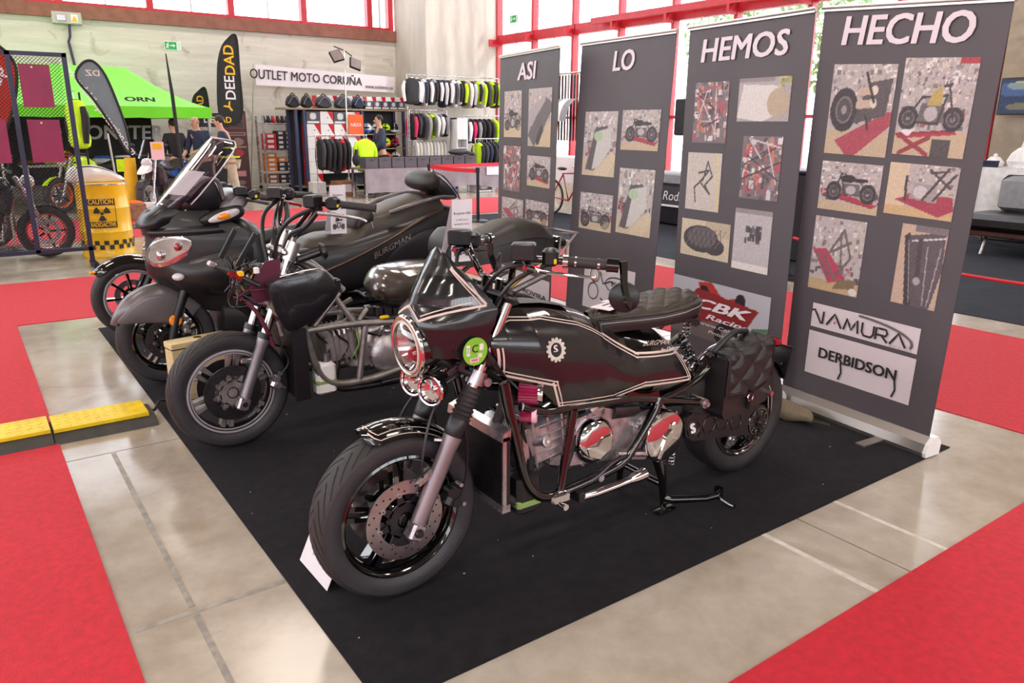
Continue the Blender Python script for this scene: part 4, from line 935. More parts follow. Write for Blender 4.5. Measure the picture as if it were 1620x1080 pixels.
part2('brake_hose', MB().tube([K2(0.16, -0.10, -0.13), K2(0.24, -0.10, -0.15), K2(0.32, -0.09, -0.08), K2(0.44, -0.06, -0.02)], 0.005, 8, k=6), 'black_satin')
part2('brake_hose', MB().tube([K2(0.30, -0.10, -0.05), K2(0.30, -0.06, -0.16), K2(0.36, -0.05, -0.20)], 0.005, 8, k=6), 'black_satin')
part2('lower_yoke', MB().cbox(K2(0.48, 0), (0.06, 0.25, 0.035), 0.012, M=Matrix.Rotation(0.38, 3, 'Y')).cyl(K2(0.46, -0.1), K2(0.50, -0.1), 0.03, 16).cyl(K2(0.46, 0.1), K2(0.50, 0.1), 0.03, 16), 'old_steel')
part2('upper_yoke', MB().cbox(K2(0.73, 0), (0.09, 0.25, 0.035), 0.012, M=Matrix.Rotation(0.38, 3, 'Y')).cyl(K2(0.70, -0.1), K2(0.79, -0.1), 0.032, 16).cyl(K2(0.70, 0.1), K2(0.79, 0.1), 0.032, 16), 'aluminium')
part2('steering_stem', MB().cyl(K2(0.44, 0, -0.04), K2(0.76, 0, -0.04), 0.03, 14), 'old_steel')
# instrument bracket, wiring and lamp arm where the fairing is missing
br = part2('fairing_bracket', MB().plate([(1.03, 0.70), (1.16, 0.72), (1.17, 0.90), (1.10, 0.895), (1.02, 0.79)], Y2-0.10, 0.004), 'wine_plate')
part2('bracket_blade', MB().cbox(P2(1.02, -0.10, 0.955), (0.022, 0.012, 0.17), 0.003, M=Matrix.Rotation(0.6, 3, 'Y')), 'black_satin', br); part2('bracket_blade', MB().cbox(P2(0.985, 0.06, 0.965), (0.022, 0.012, 0.15), 0.003, M=Matrix.Rotation(0.55, 3, 'Y')), 'black_satin', br)
part2('bracket_arm', MB().tube([P2(1.02, -0.10, 0.87), P2(1.0, -0.02, 0.82), P2(0.98, 0.06, 0.90)], 0.010, 8, k=4).tube([P2(1.10, -0.10, 0.76), P2(1.16, -0.05, 0.70), P2(1.18, 0, 0.66)], 0.012, 8), 'black_satin', br)
part2('control_unit', MB().cbox(P2(1.03, -0.03, 0.77), (0.12, 0.12, 0.07), 0.012).cbox(P2(1.10, 0.05, 0.83), (0.08, 0.10, 0.06), 0.012), 'black_matt', br)
for k in range(14):
    a = [P2(random.uniform(0.94, 1.12), random.uniform(-0.13, 0.08), random.uniform(0.68, 0.90)) for q in range(4)]
    part2('loose_wire', MB().tube(a, 0.004, 6, k=5), ('black_satin', 'black_satin', 'wine_plate', 'gold', 'dark_steel')[k % 5], br)
part2('wire_connector', MB().cbox(P2(0.98, -0.11, 0.85), (0.03, 0.03, 0.025), 0.005), 'yellow_switch', br); part2('wire_connector', MB().cbox(P2(1.05, -0.12, 0.86), (0.025, 0.02, 0.03), 0.004), 'white_plastic', br)
lm = part2('side_lamp', MB().tube([P2(0.86, -0.06, 0.90), P2(0.95, -0.10, 0.855), P2(1.06, -0.12, 0.79)], 0.016, 10, flat=0.7), 'black_satin')
part2('side_lens', MB().cbox(P2(0.955, -0.118, 0.845), (0.07, 0.012, 0.022), 0.004, M=Matrix.Rotation(0.5, 3, 'Y')), 'red_lens', lm); part2('lamp_tip', MB().cbox(P2(0.872, -0.07, 0.897), (0.04, 0.03, 0.026), 0.006, M=Matrix.Rotation(0.5, 3, 'Y')), 'alloy', lm)
part2('cable_bundle', MB().tube([P2(1.09, -0.13, 0.80), P2(1.11, -0.14, 0.70), P2(1.13, -0.13, 0.58)], 0.014, 10, k=4), 'black_gloss')
part2('cable_bundle', MB().tube([P2(1.0, -0.11, 0.72), P2(1.05, -0.12, 0.64), P2(1.10, -0.12, 0.50)], 0.010, 8, k=4), 'wine_plate')
part2('connector_pin', MB().cyl(P2(1.12, -0.15, 0.62), P2(1.135, -0.15, 0.55), 0.012, 10), 'old_steel')
# side shells in dark primer
tp = [(1.075, 0.79), (1.13, 0.825), (1.30, 0.845), (1.36, 0.815), (1.402, 0.745), (1.36, 0.68), (1.285, 0.62), (1.165, 0.575), (1.12, 0.62), (1.085, 0.71)]
for s in (-1, 1):
    sh = part2('side_shell', pillow(tp, 0.06*s, 0.215*s, P2, 12, 0.35, 0.75), 'satin_paint', ang=60)
    part2('shell_clip', MB().cbox(P2(1.405, 0.17*s, 0.765), (0.035, 0.05, 0.06), 0.008), 'black_satin', sh)
part2('shell_edge', MB().tube([P2(1.13, -0.19, 0.832), P2(1.30, -0.19, 0.852), P2(1.362, -0.19, 0.82), P2(1.40, -0.185, 0.76)], 0.004, 6, k=5), 'alloy')
# bare tube frame
S_ = 'old_steel'
for s in (-1, 1):
    y = 0.15*s
    fr = part2('frame_cradle', MB().tube([P2(1.225, y, 0.66), P2(1.255, y, 0.50), P2(1.29, y, 0.37), P2(1.33, y, 0.30), P2(1.40, y, 0.262), P2(1.50, y, 0.255), P2(1.62, y, 0.26), P2(1.85, y, 0.30)], 0.0195, 12, k=5), S_)
    part2('frame_rail', MB().tube([P2(1.255, y, 0.553), P2(1.45, y, 0.555), P2(1.70, y, 0.535), P2(1.98, y, 0.50), P2(2.30, y, 0.56), P2(2.70, y, 0.68)], 0.018, 12, k=4), S_, fr)
    part2('frame_post', MB().cyl(P2(1.555, y, 0.54), P2(1.51, y, 0.265), 0.017, 12), S_, fr)
    part2('frame_brace', MB().cyl(P2(1.44, y*0.8, 0.71), P2(1.29, y, 0.57), 0.013, 10).cyl(P2(1.40, y*0.8, 0.72), P2(1.50, y, 0.555), 0.015, 10).cyl(P2(1.52, y, 0.565), P2(1.60, y*0.7, 0.62), 0.012, 10), S_, fr)
    part2('frame_gusset', MB().plate([(1.43, 0.565), (1.50, 0.60), (1.53, 0.565)], Y2+y-0.02*s, 0.006), S_, fr)
    part2('head_tube', MB().tube([P2(1.20, y*0.3, 0.92), P2(1.32, y*0.7, 0.86), P2(1.46, y*0.8, 0.72)], 0.018, 10, k=4), S_, fr)
part2('bar_end', MB().cyl(P2(1.235, -0.15, 0.895), P2(1.335, -0.17, 0.925), 0.018, 12).lathe([(0.0, 0.02), (0.03, 0.018), (0.04, 0.004), (0.04, -0.004), (0.018, -0.012)], P2(1.345, -0.175, 0.928), (0.95, -0.2, 0.25), 22), 'dark_steel')
ra = part2('radiator', MB().b2((1.175, Y2-0.175, 0.235), (1.235, Y2+0.175, 0.56)), 'radiator_core', smooth=False)
part2('radiator_side', MB().b2((1.17, Y2-0.185, 0.225), (1.24, Y2-0.175, 0.57)), 'black_satin', ra, smooth=False)
part2('radiator_rib', MB().b2((1.168, Y2-0.175, 0.555), (1.24, Y2+0.175, 0.575)), 'black_satin', ra, smooth=False)
bt = part2('coolant_bottle', MB().cbox(P2(1.335, -0.13, 0.30), (0.105, 0.07, 0.16), 0.014), 'white_plastic')
part2('level_band', MB().cbox(P2(1.335, -0.13, 0.285), (0.108, 0.073, 0.03), 0.008), 'green_coolant', bt); part2('bottle_cap', MB().cyl(P2(1.35, -0.13, 0.38), P2(1.35, -0.13, 0.42), 0.016), 'fork_silver', bt)
en = part2('crankcase', MB().cbox(P2(1.68, 0, 0.375), (0.36, 0.22, 0.20), 0.04).cbox(P2(1.95, -0.02, 0.36), (0.25, 0.2, 0.17), 0.04), 'cast_alloy')
part2('cylinder', MB().cbox(P2(1.45, -0.02, 0.44), (0.17, 0.20, 0.16), 0.018, M=Matrix.Rotation(-0.1, 3, 'Y')), 'cast_alloy', en)
for k in range(6): part2('cylinder_fin', MB().cbox(P2(1.40+k*0.026, -0.02, 0.44), (0.006, 0.215, 0.172), 0.002, M=Matrix.Rotation(-0.1, 3, 'Y')), 'old_steel', en)
cc = P2(1.69, -0.115, 0.365)
part2('clutch_cover', MB().lathe([(0.0, 0.045), (0.05, 0.044), (0.085, 0.030), (0.102, 0.01), (0.104, -0.03)], cc, (0, -1, 0), 36), 'cast_alloy', en, ang=30)
part2('oil_filler', MB().lathe([(0.03, 0), (0.03, 0.03), (0.02, 0.045), (0, 0.046)], P2(1.68, -0.10, 0.475), (0, -0.8, 0.6), 18), 'alloy', en)
for k in range(7):
    a = 2*PI*k/7; o = cc+Vector((0.11*math.cos(a), 0.0, 0.11*math.sin(a))); part2('cover_bolt', MB().cyl(o, o+Vector((0, -0.014, 0)), 0.007, 8), 'old_steel', en)
part2('variator_cover', MB().lathe([(0, 0.04), (0.08, 0.036), (0.095, 0.01), (0.095, -0.03)], P2(2.0, -0.115, 0.35), (0, -1, 0), 30), 'cast_alloy', en, ang=30)
part2('exhaust_pipe', MB().tube([P2(1.42, -0.10, 0.37), P2(1.40, -0.12, 0.24), P2(1.55, -0.13, 0.215), P2(1.9, -0.14, 0.215)], 0.018, 10, k=5), 'dark_steel')
for k in range(8):
    q = [P2(1.30+0.09*k+random.uniform(-.03, .03), -0.13+random.uniform(-.02, .03), z) for z in (0.56, 0.50, 0.44, 0.36)]
    q[1].x += random.uniform(0, .06); q[2].x += random.uniform(0.02, .10)
    part2('loose_wire', MB().tube(q, 0.006, 6, k=5), ('black_satin', 'black_satin', 'green_coolant', 'dark_steel')[k % 4])
part2('side_bar', MB().cyl(P2(1.62, -0.17, 0.23), P2(1.90, -0.17, 0.245), 0.010, 8), 'dark_steel')
for k in range(4): part2('fuse_holder', MB().cbox(P2(1.60+0.05*k, -0.10, 0.60-0.008*k), (0.04, 0.05, 0.05), 0.006), 'black_satin')
part2('wiring_loom', MB().tube([P2(1.50, -0.10, 0.59), P2(1.62, -0.13, 0.56), P2(1.80, -0.12, 0.55), P2(2.0, -0.1, 0.55)], 0.011, 8, k=5), 'black_satin'); part2('wire_connector', MB().cbox(P2(1.66, -0.15, 0.565), (0.05, 0.02, 0.018), 0.005), 'yellow_switch')
# boxed tank wrapped in film
tb = part2('fuel_tank', pillow([(1.66, 0.69), (1.72, 0.765), (1.80, 0.785), (2.00, 0.79), (2.12, 0.76), (2.12, 0.66), (2.0, 0.62), (1.80, 0.61), (1.69, 0.635)], -0.16, 0.16, P2, 14, 0.35), 'seat_brown', ang=70)
part2('plastic_film', pillow([(1.655, 0.69), (1.715, 0.772), (1.80, 0.795), (2.00, 0.80), (2.13, 0.77), (2.13, 0.66), (2.0, 0.615), (1.80, 0.603), (1.685, 0.63)], -0.168, 0.168, P2, 9, 0.33), 'plastic_wrap', tb, ang=15)
# long seat with a step
QX = [2.05, 2.10, 2.16, 2.21, 2.27, 2.36, 2.48, 2.58, 2.68, 2.75, 2.79]
QZ = [0.80, 0.87, 0.92, 0.905, 0.90, 0.945, 0.985, 0.995, 0.975, 0.92, 0.83]
QW = [0.08, 0.12, 0.14, 0.145, 0.15, 0.165, 0.175, 0.175, 0.165, 0.14, 0.10]
def sec(x, zs, ws, base, P, n=16, X=None):
    z, w, b = interp(x, X, zs), interp(x, X, ws), interp(x, X, base) if not isinstance(base, float) else base
    return [P(x, w*math.copysign(abs(math.cos(a))**0.6, math.cos(a)), b+(z-b)*max(0.0, math.sin(a))**0.55) for a in [PI*k/n for k in range(n+1)]]
xs_ = [QX[0]+(QX[-1]-QX[0])*k/36 for k in range(37)]
st = part2('seat', MB().loft([sec(x, QZ, QW, 0.775, P2, 16, QX) for x in xs_]), 'seat_vinyl', ang=70)
part2('rider_bolster', pillow([(2.07, 0.80), (2.08, 0.90), (2.14, 0.965), (2.18, 0.94), (2.16, 0.86), (2.12, 0.80)], -0.15, 0.15, P2, 10, 0.35), 'seat_vinyl', st, ang=70)
part2('seat_seam', MB().tube([P2(x, -0.02-interp(x, QX, QW)*0.93, 0.80+(interp(x, QX, QZ)-0.78)*0.45) for x in QX[2:-1]], 0.003, 5, k=3), 'black_satin', st)
rk = part2('rear_rack', MB().tube([P2(2.80, -0.12, 0.90), P2(2.95, -0.12, 0.89), P2(2.95, 0.12, 0.89), P2(2.80, 0.12, 0.90)], 0.008, 8).tube([P2(2.93, -0.12, 0.89), P2(2.82, -0.12, 0.78), P2(2.72, -0.12, 0.72)], 0.008, 8).cyl(P2(2.82, -0.12, 0.90), P2(2.80, -0.12, 0.76), 0.006, 8), 'old_steel')
part2('tail_unit', MB().cbox(P2(2.86, 0, 0.83), (0.10, 0.16, 0.07), 0.02), 'black_gloss', rk); part2('tail_bracket', MB().cbox(P2(2.90, -0.08, 0.80), (0.02, 0.02, 0.10), 0.004), 'cream_stripe', rk)
for s in (-1, 1): part2('rear_subframe', MB().tube([P2(2.0, 0.13*s, 0.52), P2(2.35, 0.13*s, 0.72), P2(2.85, 0.13*s, 0.76)], 0.014, 10), S_)
for s in (-1, 1): part2('swing_arm', MB().cbox(P2(2.32, 0.12*s, 0.32), (0.58, 0.04, 0.09), 0.02, M=Matrix.Rotation(0.1, 3, 'Y')), 'cast_alloy')
wheel(b2, P2(2.56, 0, 0.281), 0.275, 0.15, 0.190, 'black_satin', None, 5, True, (1,), 0.11, 0.075, tread=False, front=False, lite=True)
# high bars
hb = part2('handlebar', MB().tube([P2(1.26, -0.06, 1.01), P2(1.26, 0.06, 1.01)], 0.012, 10), 'black_satin')
for s in (-1, 1):
    part2('bar_half', MB().tube([P2(1.26, 0.05*s, 1.01), P2(1.25, 0.10*s, 1.03), P2(1.28, 0.17*s, 1.10), P2(1.31, 0.21*s, 1.145), P2(1.37, 0.29*s, 1.155), P2(1.51, 0.385*s, 1.138)], 0.012, 10, k=5), 'black_gloss', hb)
    part2('bar_brace', MB().tube([P2(1.25, 0.07*s, 1.00), P2(1.30, 0.14*s, 1.06), P2(1.32, 0.20*s, 1.12)], 0.014, 10, k=4), 'black_satin', hb)
    gp = part2('grip', MB().tube([P2(1.395, 0.307*s, 1.152), P2(1.40, 0.31*s, 1.152), P2(1.515, 0.388*s, 1.137), P2(1.522, 0.393*s, 1.136)], [0.021, 0.017, 0.017, 0.02], 14), 'rubber', hb)
    part2('switch_box', MB().cbox(P2(1.365, 0.283*s, 1.158), (0.055, 0.06, 0.06), 0.012, rz=-0.6*s), 'black_satin', hb); part2('switch_button', MB().cbox(P2(1.375, 0.315*s, 1.148), (0.016, 0.008, 0.014), 0.003, rz=-0.6*s), 'yellow_switch', hb)
    part2('brake_reservoir', MB().cbox(P2(1.285, 0.25*s, 1.168), (0.075, 0.06, 0.055), 0.007, rz=-0.5*s), 'black_satin', hb)
    part2('brake_lever', MB().tube([P2(1.29, 0.29*s, 1.12), P2(1.34, 0.335*s, 1.115), P2(1.44, 0.39*s, 1.095), P2(1.47, 0.40*s, 1.082)], [0.010, 0.009, 0.007, 0.008], 8, k=4), 'alloy' if s < 0 else 'red_plastic', hb)
    part2('riser', MB().cyl(P2(1.235, 0.05*s, 0.94), P2(1.26, 0.05*s, 1.015), 0.022, 12), 'aluminium', hb)
    part2('control_cable', MB().tube([P2(1.30, 0.25*s, 1.14), P2(1.20, 0.17*s, 1.08), P2(1.16, 0.10*s, 0.98), P2(1.16, 0.06*s, 0.86)], 0.010, 8, k=6), 'black_satin', hb)
    part2('control_cable', MB().tube([P2(1.32, 0.26*s, 1.14), P2(1.26, 0.20*s, 1.05), P2(1.22, 0.10*s, 1.00), P2(1.18, 0.06*s, 0.88)], 0.011, 8, k=6), 'black_satin', hb)

# ------------------------------------------------------------------ the complete maxi scooter, third in the row
Y3 = 4.76
def P3(x, y, z): return Vector((x, Y3+y, z))
b3 = thing('motor_scooter', 'black touring scooter with tall clear windscreen and padded backrest', 'scooter', (1.7, Y3, 0.006))
part3 = prt(b3)
w3 = P3(0.885, 0, 0.281)
wheel(b3, w3, 0.275, 0.118, 0.195, 'black_gloss', None, 5, True, (-1, 1), 0.125, 0.060, disc_m='dark_steel', petal=False)
for s in (-1, 1):
    part3('fork_leg', MB().tube([P3(0.895, 0.085*s, 0.26), P3(0.93, 0.088*s, 0.40), P3(1.02, 0.09*s, 0.62)], 0.026, 12), 'black_satin')
    caliper(b3, P3(0.985, 0.075*s, 0.335), 'alloy', 0.8)
def fd(u, v):
    a = math.radians(lerp(158, 42, u)); t = 2*v-1; wd = 0.082*(1-0.75*max(0, (0.30-u)/0.30)**1.6); r = 0.305+0.02*math.sin(u*PI)-0.095*abs(t)**3.0*(0.3+u); return w3+Vector((r*math.cos(a)*1.02, t*wd, r*math.sin(a)))
mat('grey_satin', '#6f686b', 0.35, 0.55, var=0.08, vscale=5)
fn = part3('front_mudguard', MB().grid(fd, 28, 16), 'grey_satin', ang=60)
for s in (-1, 1):
    part3('mudguard_side', pillow([(0.625, 0.415), (0.69, 0.485), (0.80, 0.545), (0.93, 0.53), (0.985, 0.46), (0.94, 0.36), (0.865, 0.385), (0.75, 0.40)], 0.064*s, 0.095*s, P3, 8, 0.15, 0.7), 'grey_satin', fn, ang=60)
    part3('side_reflector', MB().lathe([(0, 0.012), (0.030, 0.010), (0.035, 0.004), (0.035, -0.02)], P3(0.925, 0.098*s, 0.392), (0, s, 0), 24), 'amber_lens', fn)
CZ = [1.07, 1.03, 0.98, 0.93, 0.87, 0.80, 0.72, 0.65, 0.58, 0.50, 0.42]
CC = [0.95, 0.865, 0.835, 0.828, 0.832, 0.828, 0.815, 0.825, 0.90, 1.02, 1.10]
CE = [1.08, 1.14, 1.22, 1.30, 1.34, 1.36, 1.35, 1.33, 1.33, 1.36, 1.40]
CW = [0.10, 0.15, 0.195, 0.235, 0.262, 0.270, 0.262, 0.245, 0.225, 0.205, 0.195]
def cowl(z, t, lift=0.0):
    q = [-v for v in CZ]; c, e_, w = (interp(-z, q, a) for a in (CC, CE, CW)); a = min(abs(t), 1.0)
    y = (w+lift)*math.copysign(math.sin(a*PI/2)**0.9, t) if a > 1e-6 else 0.0
    return P3(c-lift+(e_-c)*(1-math.cos(a*PI/2))**0.85, y, z)
co = part3('front_cowl', MB().grid(lambda u, v: cowl(lerp(CZ[0], CZ[-1], u), 2*v-1), 44, 40), 'matt_paint', ang=70)
def patch(z0, z1, t0, t1, lift, n=10): return MB().grid(lambda u, v: cowl(lerp(z0(v), z1(v), u), lerp(t0, t1, v), lift*min(1, 6*min(u, 1-u)+0.1)), n, n)
part3('nose_beak', pillow([(0.80, 0.925), (0.825, 0.99), (0.92, 1.055), (1.06, 1.06), (1.12, 1.01), (1.02, 0.965), (0.90, 0.925)], -0.135, 0.135, P3, 12, 0.45), 'black_satin', co, ang=60)
part3('nose_panel', MB().grid(lambda u, v: cowl(lerp(1.03, 0.885, u), lerp(-0.26, 0.26, v)*(1-0.35*u), 0.012), 12, 12), 'black_satin', co)
for s in (-1, 1):
    hh_ = lambda v: 0.092*math.sqrt(max(0.02, 1-(2*v-1)**2*0.98)); hz0 = lambda v: lerp(0.775, 0.850, v)+hh_(v); hz1 = lambda v: lerp(0.775, 0.850, v)-hh_(v)
    part3('headlamp_reflector', patch(hz0, hz1, 0.09*s, 0.54*s, 0.003, 14), 'reflector', co)
    part3('headlamp_bulb', MB().ball(cowl(0.78, 0.25*s, 0.006), (0.02, 0.03, 0.03), 12, 8), 'reflector', co)
    part3('headlamp_inner', MB().ball(cowl(0.83, 0.42*s, 0.006), (0.02, 0.035, 0.025), 12, 8), 'red_lens', co)
    part3('headlamp_lens', patch(hz0, hz1, 0.08*s, 0.55*s, 0.018, 14), 'lens_glass', co, ang=70)
    part3('brow_panel', MB().grid(lambda u, v: cowl(lerp(0.925, 0.875, u)+0.025*v, lerp(0.14*s, 0.85*s, v), 0.012*math.sin(u*PI)+0.002), 6, 12), 'black_satin', co)
    part3('lower_cheek', MB().grid(lambda u, v: cowl(lerp(0.715, 0.53, u)+0.12*v*(1-u), lerp(0.30*s, 0.98*s, v), 0.055*math.sin(u*PI)**0.7*math.sin(PI*min(1, v*1.6)/2)+0.002), 12, 16), 'matt_paint', co, ang=60)
    part3('fog_lamp', MB().ball(cowl(0.665, 0.47*s, 0.042), (0.034, 0.034, 0.022), 14, 8), 'lens_clear', co)
    sg = part3('signal_housing', pillow([(1.09, 0.975), (1.16, 1.015), (1.28, 1.045), (1.335, 1.035), (1.33, 0.985), (1.24, 0.955), (1.13, 0.945)], 0.10*s, 0.235*s, P3, 10, 0.25, 0.6), 'matt_paint', ang=60)
    part3('signal_lens', pillow([(1.13, 0.975), (1.19, 1.010), (1.29, 1.03), (1.30, 1.00), (1.23, 0.970), (1.15, 0.958)], 0.215*s, 0.242*s, P3, 6, 0.18, 0.8), 'lens_clear', sg, ang=60)
    part3('signal_bulb', pillow([(1.175, 0.985), (1.20, 1.005), (1.24, 1.01), (1.25, 0.985), (1.21, 0.972)], 0.225*s, 0.246*s, P3, 6, 0.18, 0.8), 'amber_lens', sg, ang=60)
    part3('side_fin', MB().grid(lambda u, v: P3(lerp(1.10, 1.50, u), (0.235-0.05*u+0.012*math.sin(v*PI))*s, lerp(lerp(0.56, 0.45, u), lerp(0.66, 0.72, u), v)), 10, 6), 'matt_paint', co)
# windscreen
def ws(u, v):
    t = 2*v-1; z = lerp(1.015, 1.42, u); w = interp(u, [0, 0.25, 0.6, 0.85, 0.95, 1.0], [0.13, 0.20, 0.235, 0.225, 0.185, 0.10])
    xc = 0.875+(z-1.015)*0.93+0.10*u*u*0.0; a = abs(t); return P3(xc+0.15*a**2.0*(1-0.35*u), w*math.sin(t*PI/2), z-0.02*a*a*u)
wsn = part3('windscreen', MB().grid(ws, 24, 24), 'smoked_screen', ang=80)
part3('screen_edge', MB().tube([ws(k/20, 0.0) for k in range(21)]+[ws(1.0, k/10) for k in range(1, 10)]+[ws(1-k/20, 1.0) for k in range(21)], 0.0045, 6), 'clear_glass' if False else 'lens_clear', wsn)
part3('screen_label', MB().grid(lambda u, v: Vector(ws(lerp(0.24, 0.56, u), lerp(0.14, 0.42, v)))+Vector((-0.004, -0.003, 0.002)), 6, 6), 'film_label', wsn)
part3('screen_garnish', MB().grid(lambda u, v: Vector(ws(lerp(-0.02, 0.18, u), lerp(0.04, 0.96, v)))+Vector((0.012, 0, -0.004)), 6, 14), 'black_satin', wsn)
for y in (-0.06, -0.03): part3('screen_bolt', MB().ball(P3(0.925, y*1.6, 1.06), 0.009, 8, 6), 'chrome', wsn)
ds = part3('instrument_hood', pillow([(0.98, 1.04), (1.06, 1.13), (1.16, 1.195), (1.22, 1.19), (1.25, 1.10), (1.24, 1.02), (1.10, 1.0)], -0.165, 0.165, P3, 12, 0.3), 'black_satin', ang=60)
part3('hood_trim', MB().tube([P3(1.06, -0.158, 1.10), P3(1.16, -0.16, 1.185), P3(1.22, -0.158, 1.18), P3(1.245, -0.155, 1.08)], 0.012, 8, k=5), 'grey_satin', ds)
part3('hood_trim', MB().tube([P3(1.06, 0.158, 1.10), P3(1.16, 0.16, 1.185), P3(1.22, 0.158, 1.18), P3(1.245, 0.155, 1.08)], 0.012, 8, k=5), 'grey_satin', ds)
hb = part3('bar_cover', pillow([(1.20, 1.03), (1.28, 1.115), (1.36, 1.125), (1.40, 1.08), (1.36, 1.02), (1.26, 0.99)], -0.20, 0.20, P3, 12, 0.45), 'grey_satin', ang=60)
for s in (-1, 1):
    part3('bar_tube', MB().cyl(P3(1.34, 0.16*s, 1.10), P3(1.46, 0.345*s, 1.09), 0.012, 10), 'black_satin', hb)
    part3('grip', MB().cyl(P3(1.42, 0.285*s, 1.093), P3(1.485, 0.385*s, 1.088), 0.0175, 14), 'rubber', hb)
    part3('bar_end_weight', MB().cyl(P3(1.485, 0.385*s, 1.088), P3(1.50, 0.408*s, 1.087), 0.018, 14), 'alloy', hb)
    part3('switch_box', MB().cbox(P3(1.395, 0.248*s, 1.105), (0.055, 0.055, 0.055), 0.012, rz=-0.6*s), 'black_satin', hb); part3('switch_button', MB().cbox(P3(1.395, 0.28*s, 1.097), (0.014, 0.008, 0.018), 0.003), 'yellow_switch', hb)
    part3('brake_reservoir', MB().cbox(P3(1.33, 0.20*s, 1.125), (0.07, 0.06, 0.05), 0.008), 'black_satin', hb)
    part3('brake_lever', MB().tube([P3(1.35, 0.24*s, 1.075), P3(1.38, 0.30*s, 1.072), P3(1.44, 0.37*s, 1.058)], 0.008, 8, k=4), 'black_satin', hb)
# body, floor and seat
def body_loft(st):
    rings = []
    for x, zb, zt, w in st:
        n = 14; rings.append([P3(x, w*math.copysign(abs(math.cos(a))**0.45, math.cos(a)), (zb+zt)/2+(zt-zb)/2*math.copysign(abs(math.sin(a))**0.55, math.sin(a))) for a in [2*PI*(k+0.5)/ (2*n) for k in range(2*n)]])
    return MB().loft(rings)
part3('leg_shield', body_loft([(1.22, 0.40, 0.95, 0.20), (1.32, 0.32, 0.98, 0.245), (1.42, 0.26, 0.93, 0.25), (1.50, 0.24, 0.70, 0.235)]), 'black_satin', ang=50)
part3('floor_board', body_loft([(1.18, 0.25, 0.48, 0.19), (1.45, 0.20, 0.46, 0.225), (1.70, 0.20, 0.48, 0.225), (1.86, 0.22, 0.50, 0.20)]), 'matt_paint', ang=50)
part3('centre_tunnel', body_loft([(1.38, 0.40, 0.66, 0.10), (1.60, 0.40, 0.62, 0.11), (1.78, 0.42, 0.78, 0.14)]), 'black_satin', ang=50)
bd = part3('rear_body', body_loft([(1.66, 0.46, 0.74, 0.15), (1.80, 0.44, 0.77, 0.20), (2.0, 0.44, 0.80, 0.235), (2.25, 0.50, 0.86, 0.245), (2.50, 0.60, 0.92, 0.235), (2.70, 0.72, 0.96, 0.19), (2.83, 0.82, 0.95, 0.12)]), 'matt_paint', ang=50)
mat('bronze_trim', '#5b4a42', 0.34, 0.5, var=0.1, vscale=6)
for s in (-1, 1):
    part3('side_strip', MB().tube([P3(1.78, 0.205*s, 0.60), P3(2.0, 0.244*s, 0.685), P3(2.25, 0.255*s, 0.79), P3(2.45, 0.250*s, 0.885), P3(2.66, 0.215*s, 0.955)], [0.014, 0.018, 0.020, 0.022, 0.014], 10, k=5, flat=0.6), 'bronze_trim', bd)
    part3('grab_rail', MB().tube([P3(2.28, 0.19*s, 0.945), P3(2.40, 0.235*s, 0.985), P3(2.62, 0.225*s, 1.03), P3(2.78, 0.16*s, 1.02)], [0.022, 0.026, 0.024, 0.02], 10, k=5, flat=0.6), 'grey_satin', bd)
    part3('rear_cover', pillow([(2.20, 0.62), (2.32, 0.74), (2.50, 0.82), (2.68, 0.82), (2.72, 0.72), (2.55, 0.60), (2.35, 0.54)], 0.19*s, 0.262*s, P3, 8, 0.25, 0.7), 'black_satin', bd, ang=60)
text('model_lettering', 'BURGMAN', 0.052, P3(2.25, -0.268, 0.735), (0.92, -0.02, 0.38), (-0.30, 0, 0.95), G_['aluminium'], bd, bold=0.006, shear=0.25, sx=1.15)
UX = [1.70, 1.76, 1.86, 1.96, 2.05, 2.10, 2.16, 2.26, 2.40, 2.55, 2.68, 2.76]
UZ = [0.74, 0.80, 0.825, 0.825, 0.85, 0.90, 0.935, 0.955, 1.01, 1.045, 1.03, 0.97]
UW = [0.09, 0.13, 0.165, 0.185, 0.195, 0.195, 0.185, 0.185, 0.19, 0.185, 0.165, 0.10]
UB = [0.70, 0.71, 0.72, 0.74, 0.76, 0.77, 0.78, 0.80, 0.84, 0.87, 0.90, 0.92]
st = part3('seat', MB().loft([sec(x, UZ, UW, UB, P3, 18, UX) for x in [UX[0]+(UX[-1]-UX[0])*k/44 for k in range(45)]]), 'seat_brown', ang=70)
part3('lumbar_pad', pillow([(2.05, 0.83), (2.06, 0.92), (2.11, 0.975), (2.18, 0.975), (2.20, 0.90), (2.14, 0.85)], -0.165, 0.165, P3, 10, 0.35), 'seat_vinyl', st, ang=70)
part3('seat_seam', MB().tube([P3(2.16, 0.19*math.cos(a), 0.79+0.15*math.sin(a)**0.55) for a in [PI*k/16 for k in range(1, 16)]], 0.0025, 5), 'thread', st)
bk = part3('backrest_pad', pillow([(2.56, 1.10), (2.58, 1.175), (2.64, 1.20), (2.69, 1.16), (2.69, 1.09), (2.62, 1.06)], -0.17, 0.17, P3, 14, 0.4), 'seat_vinyl', ang=70)
part3('backrest_shell', pillow([(2.62, 1.185), (2.70, 1.17), (2.80, 1.08), (2.85, 1.00), (2.74, 1.0), (2.66, 1.06)], -0.15, 0.15, P3, 12, 0.35), 'matt_paint', bk, ang=60)
part3('shell_trim', MB().tube([P3(2.63, -0.14, 1.20), P3(2.72, -0.14, 1.16), P3(2.82, -0.13, 1.06), P3(2.86, -0.12, 1.0)], 0.006, 6, k=4), 'alloy', bk)
part3('backrest_stay', MB().cyl(P3(2.70, -0.08, 0.95), P3(2.72, -0.08, 1.06), 0.014, 10), 'black_satin', bk); part3('backrest_stay', MB().cyl(P3(2.70, 0.08, 0.95), P3(2.72, 0.08, 1.06), 0.014, 10), 'black_satin', bk)
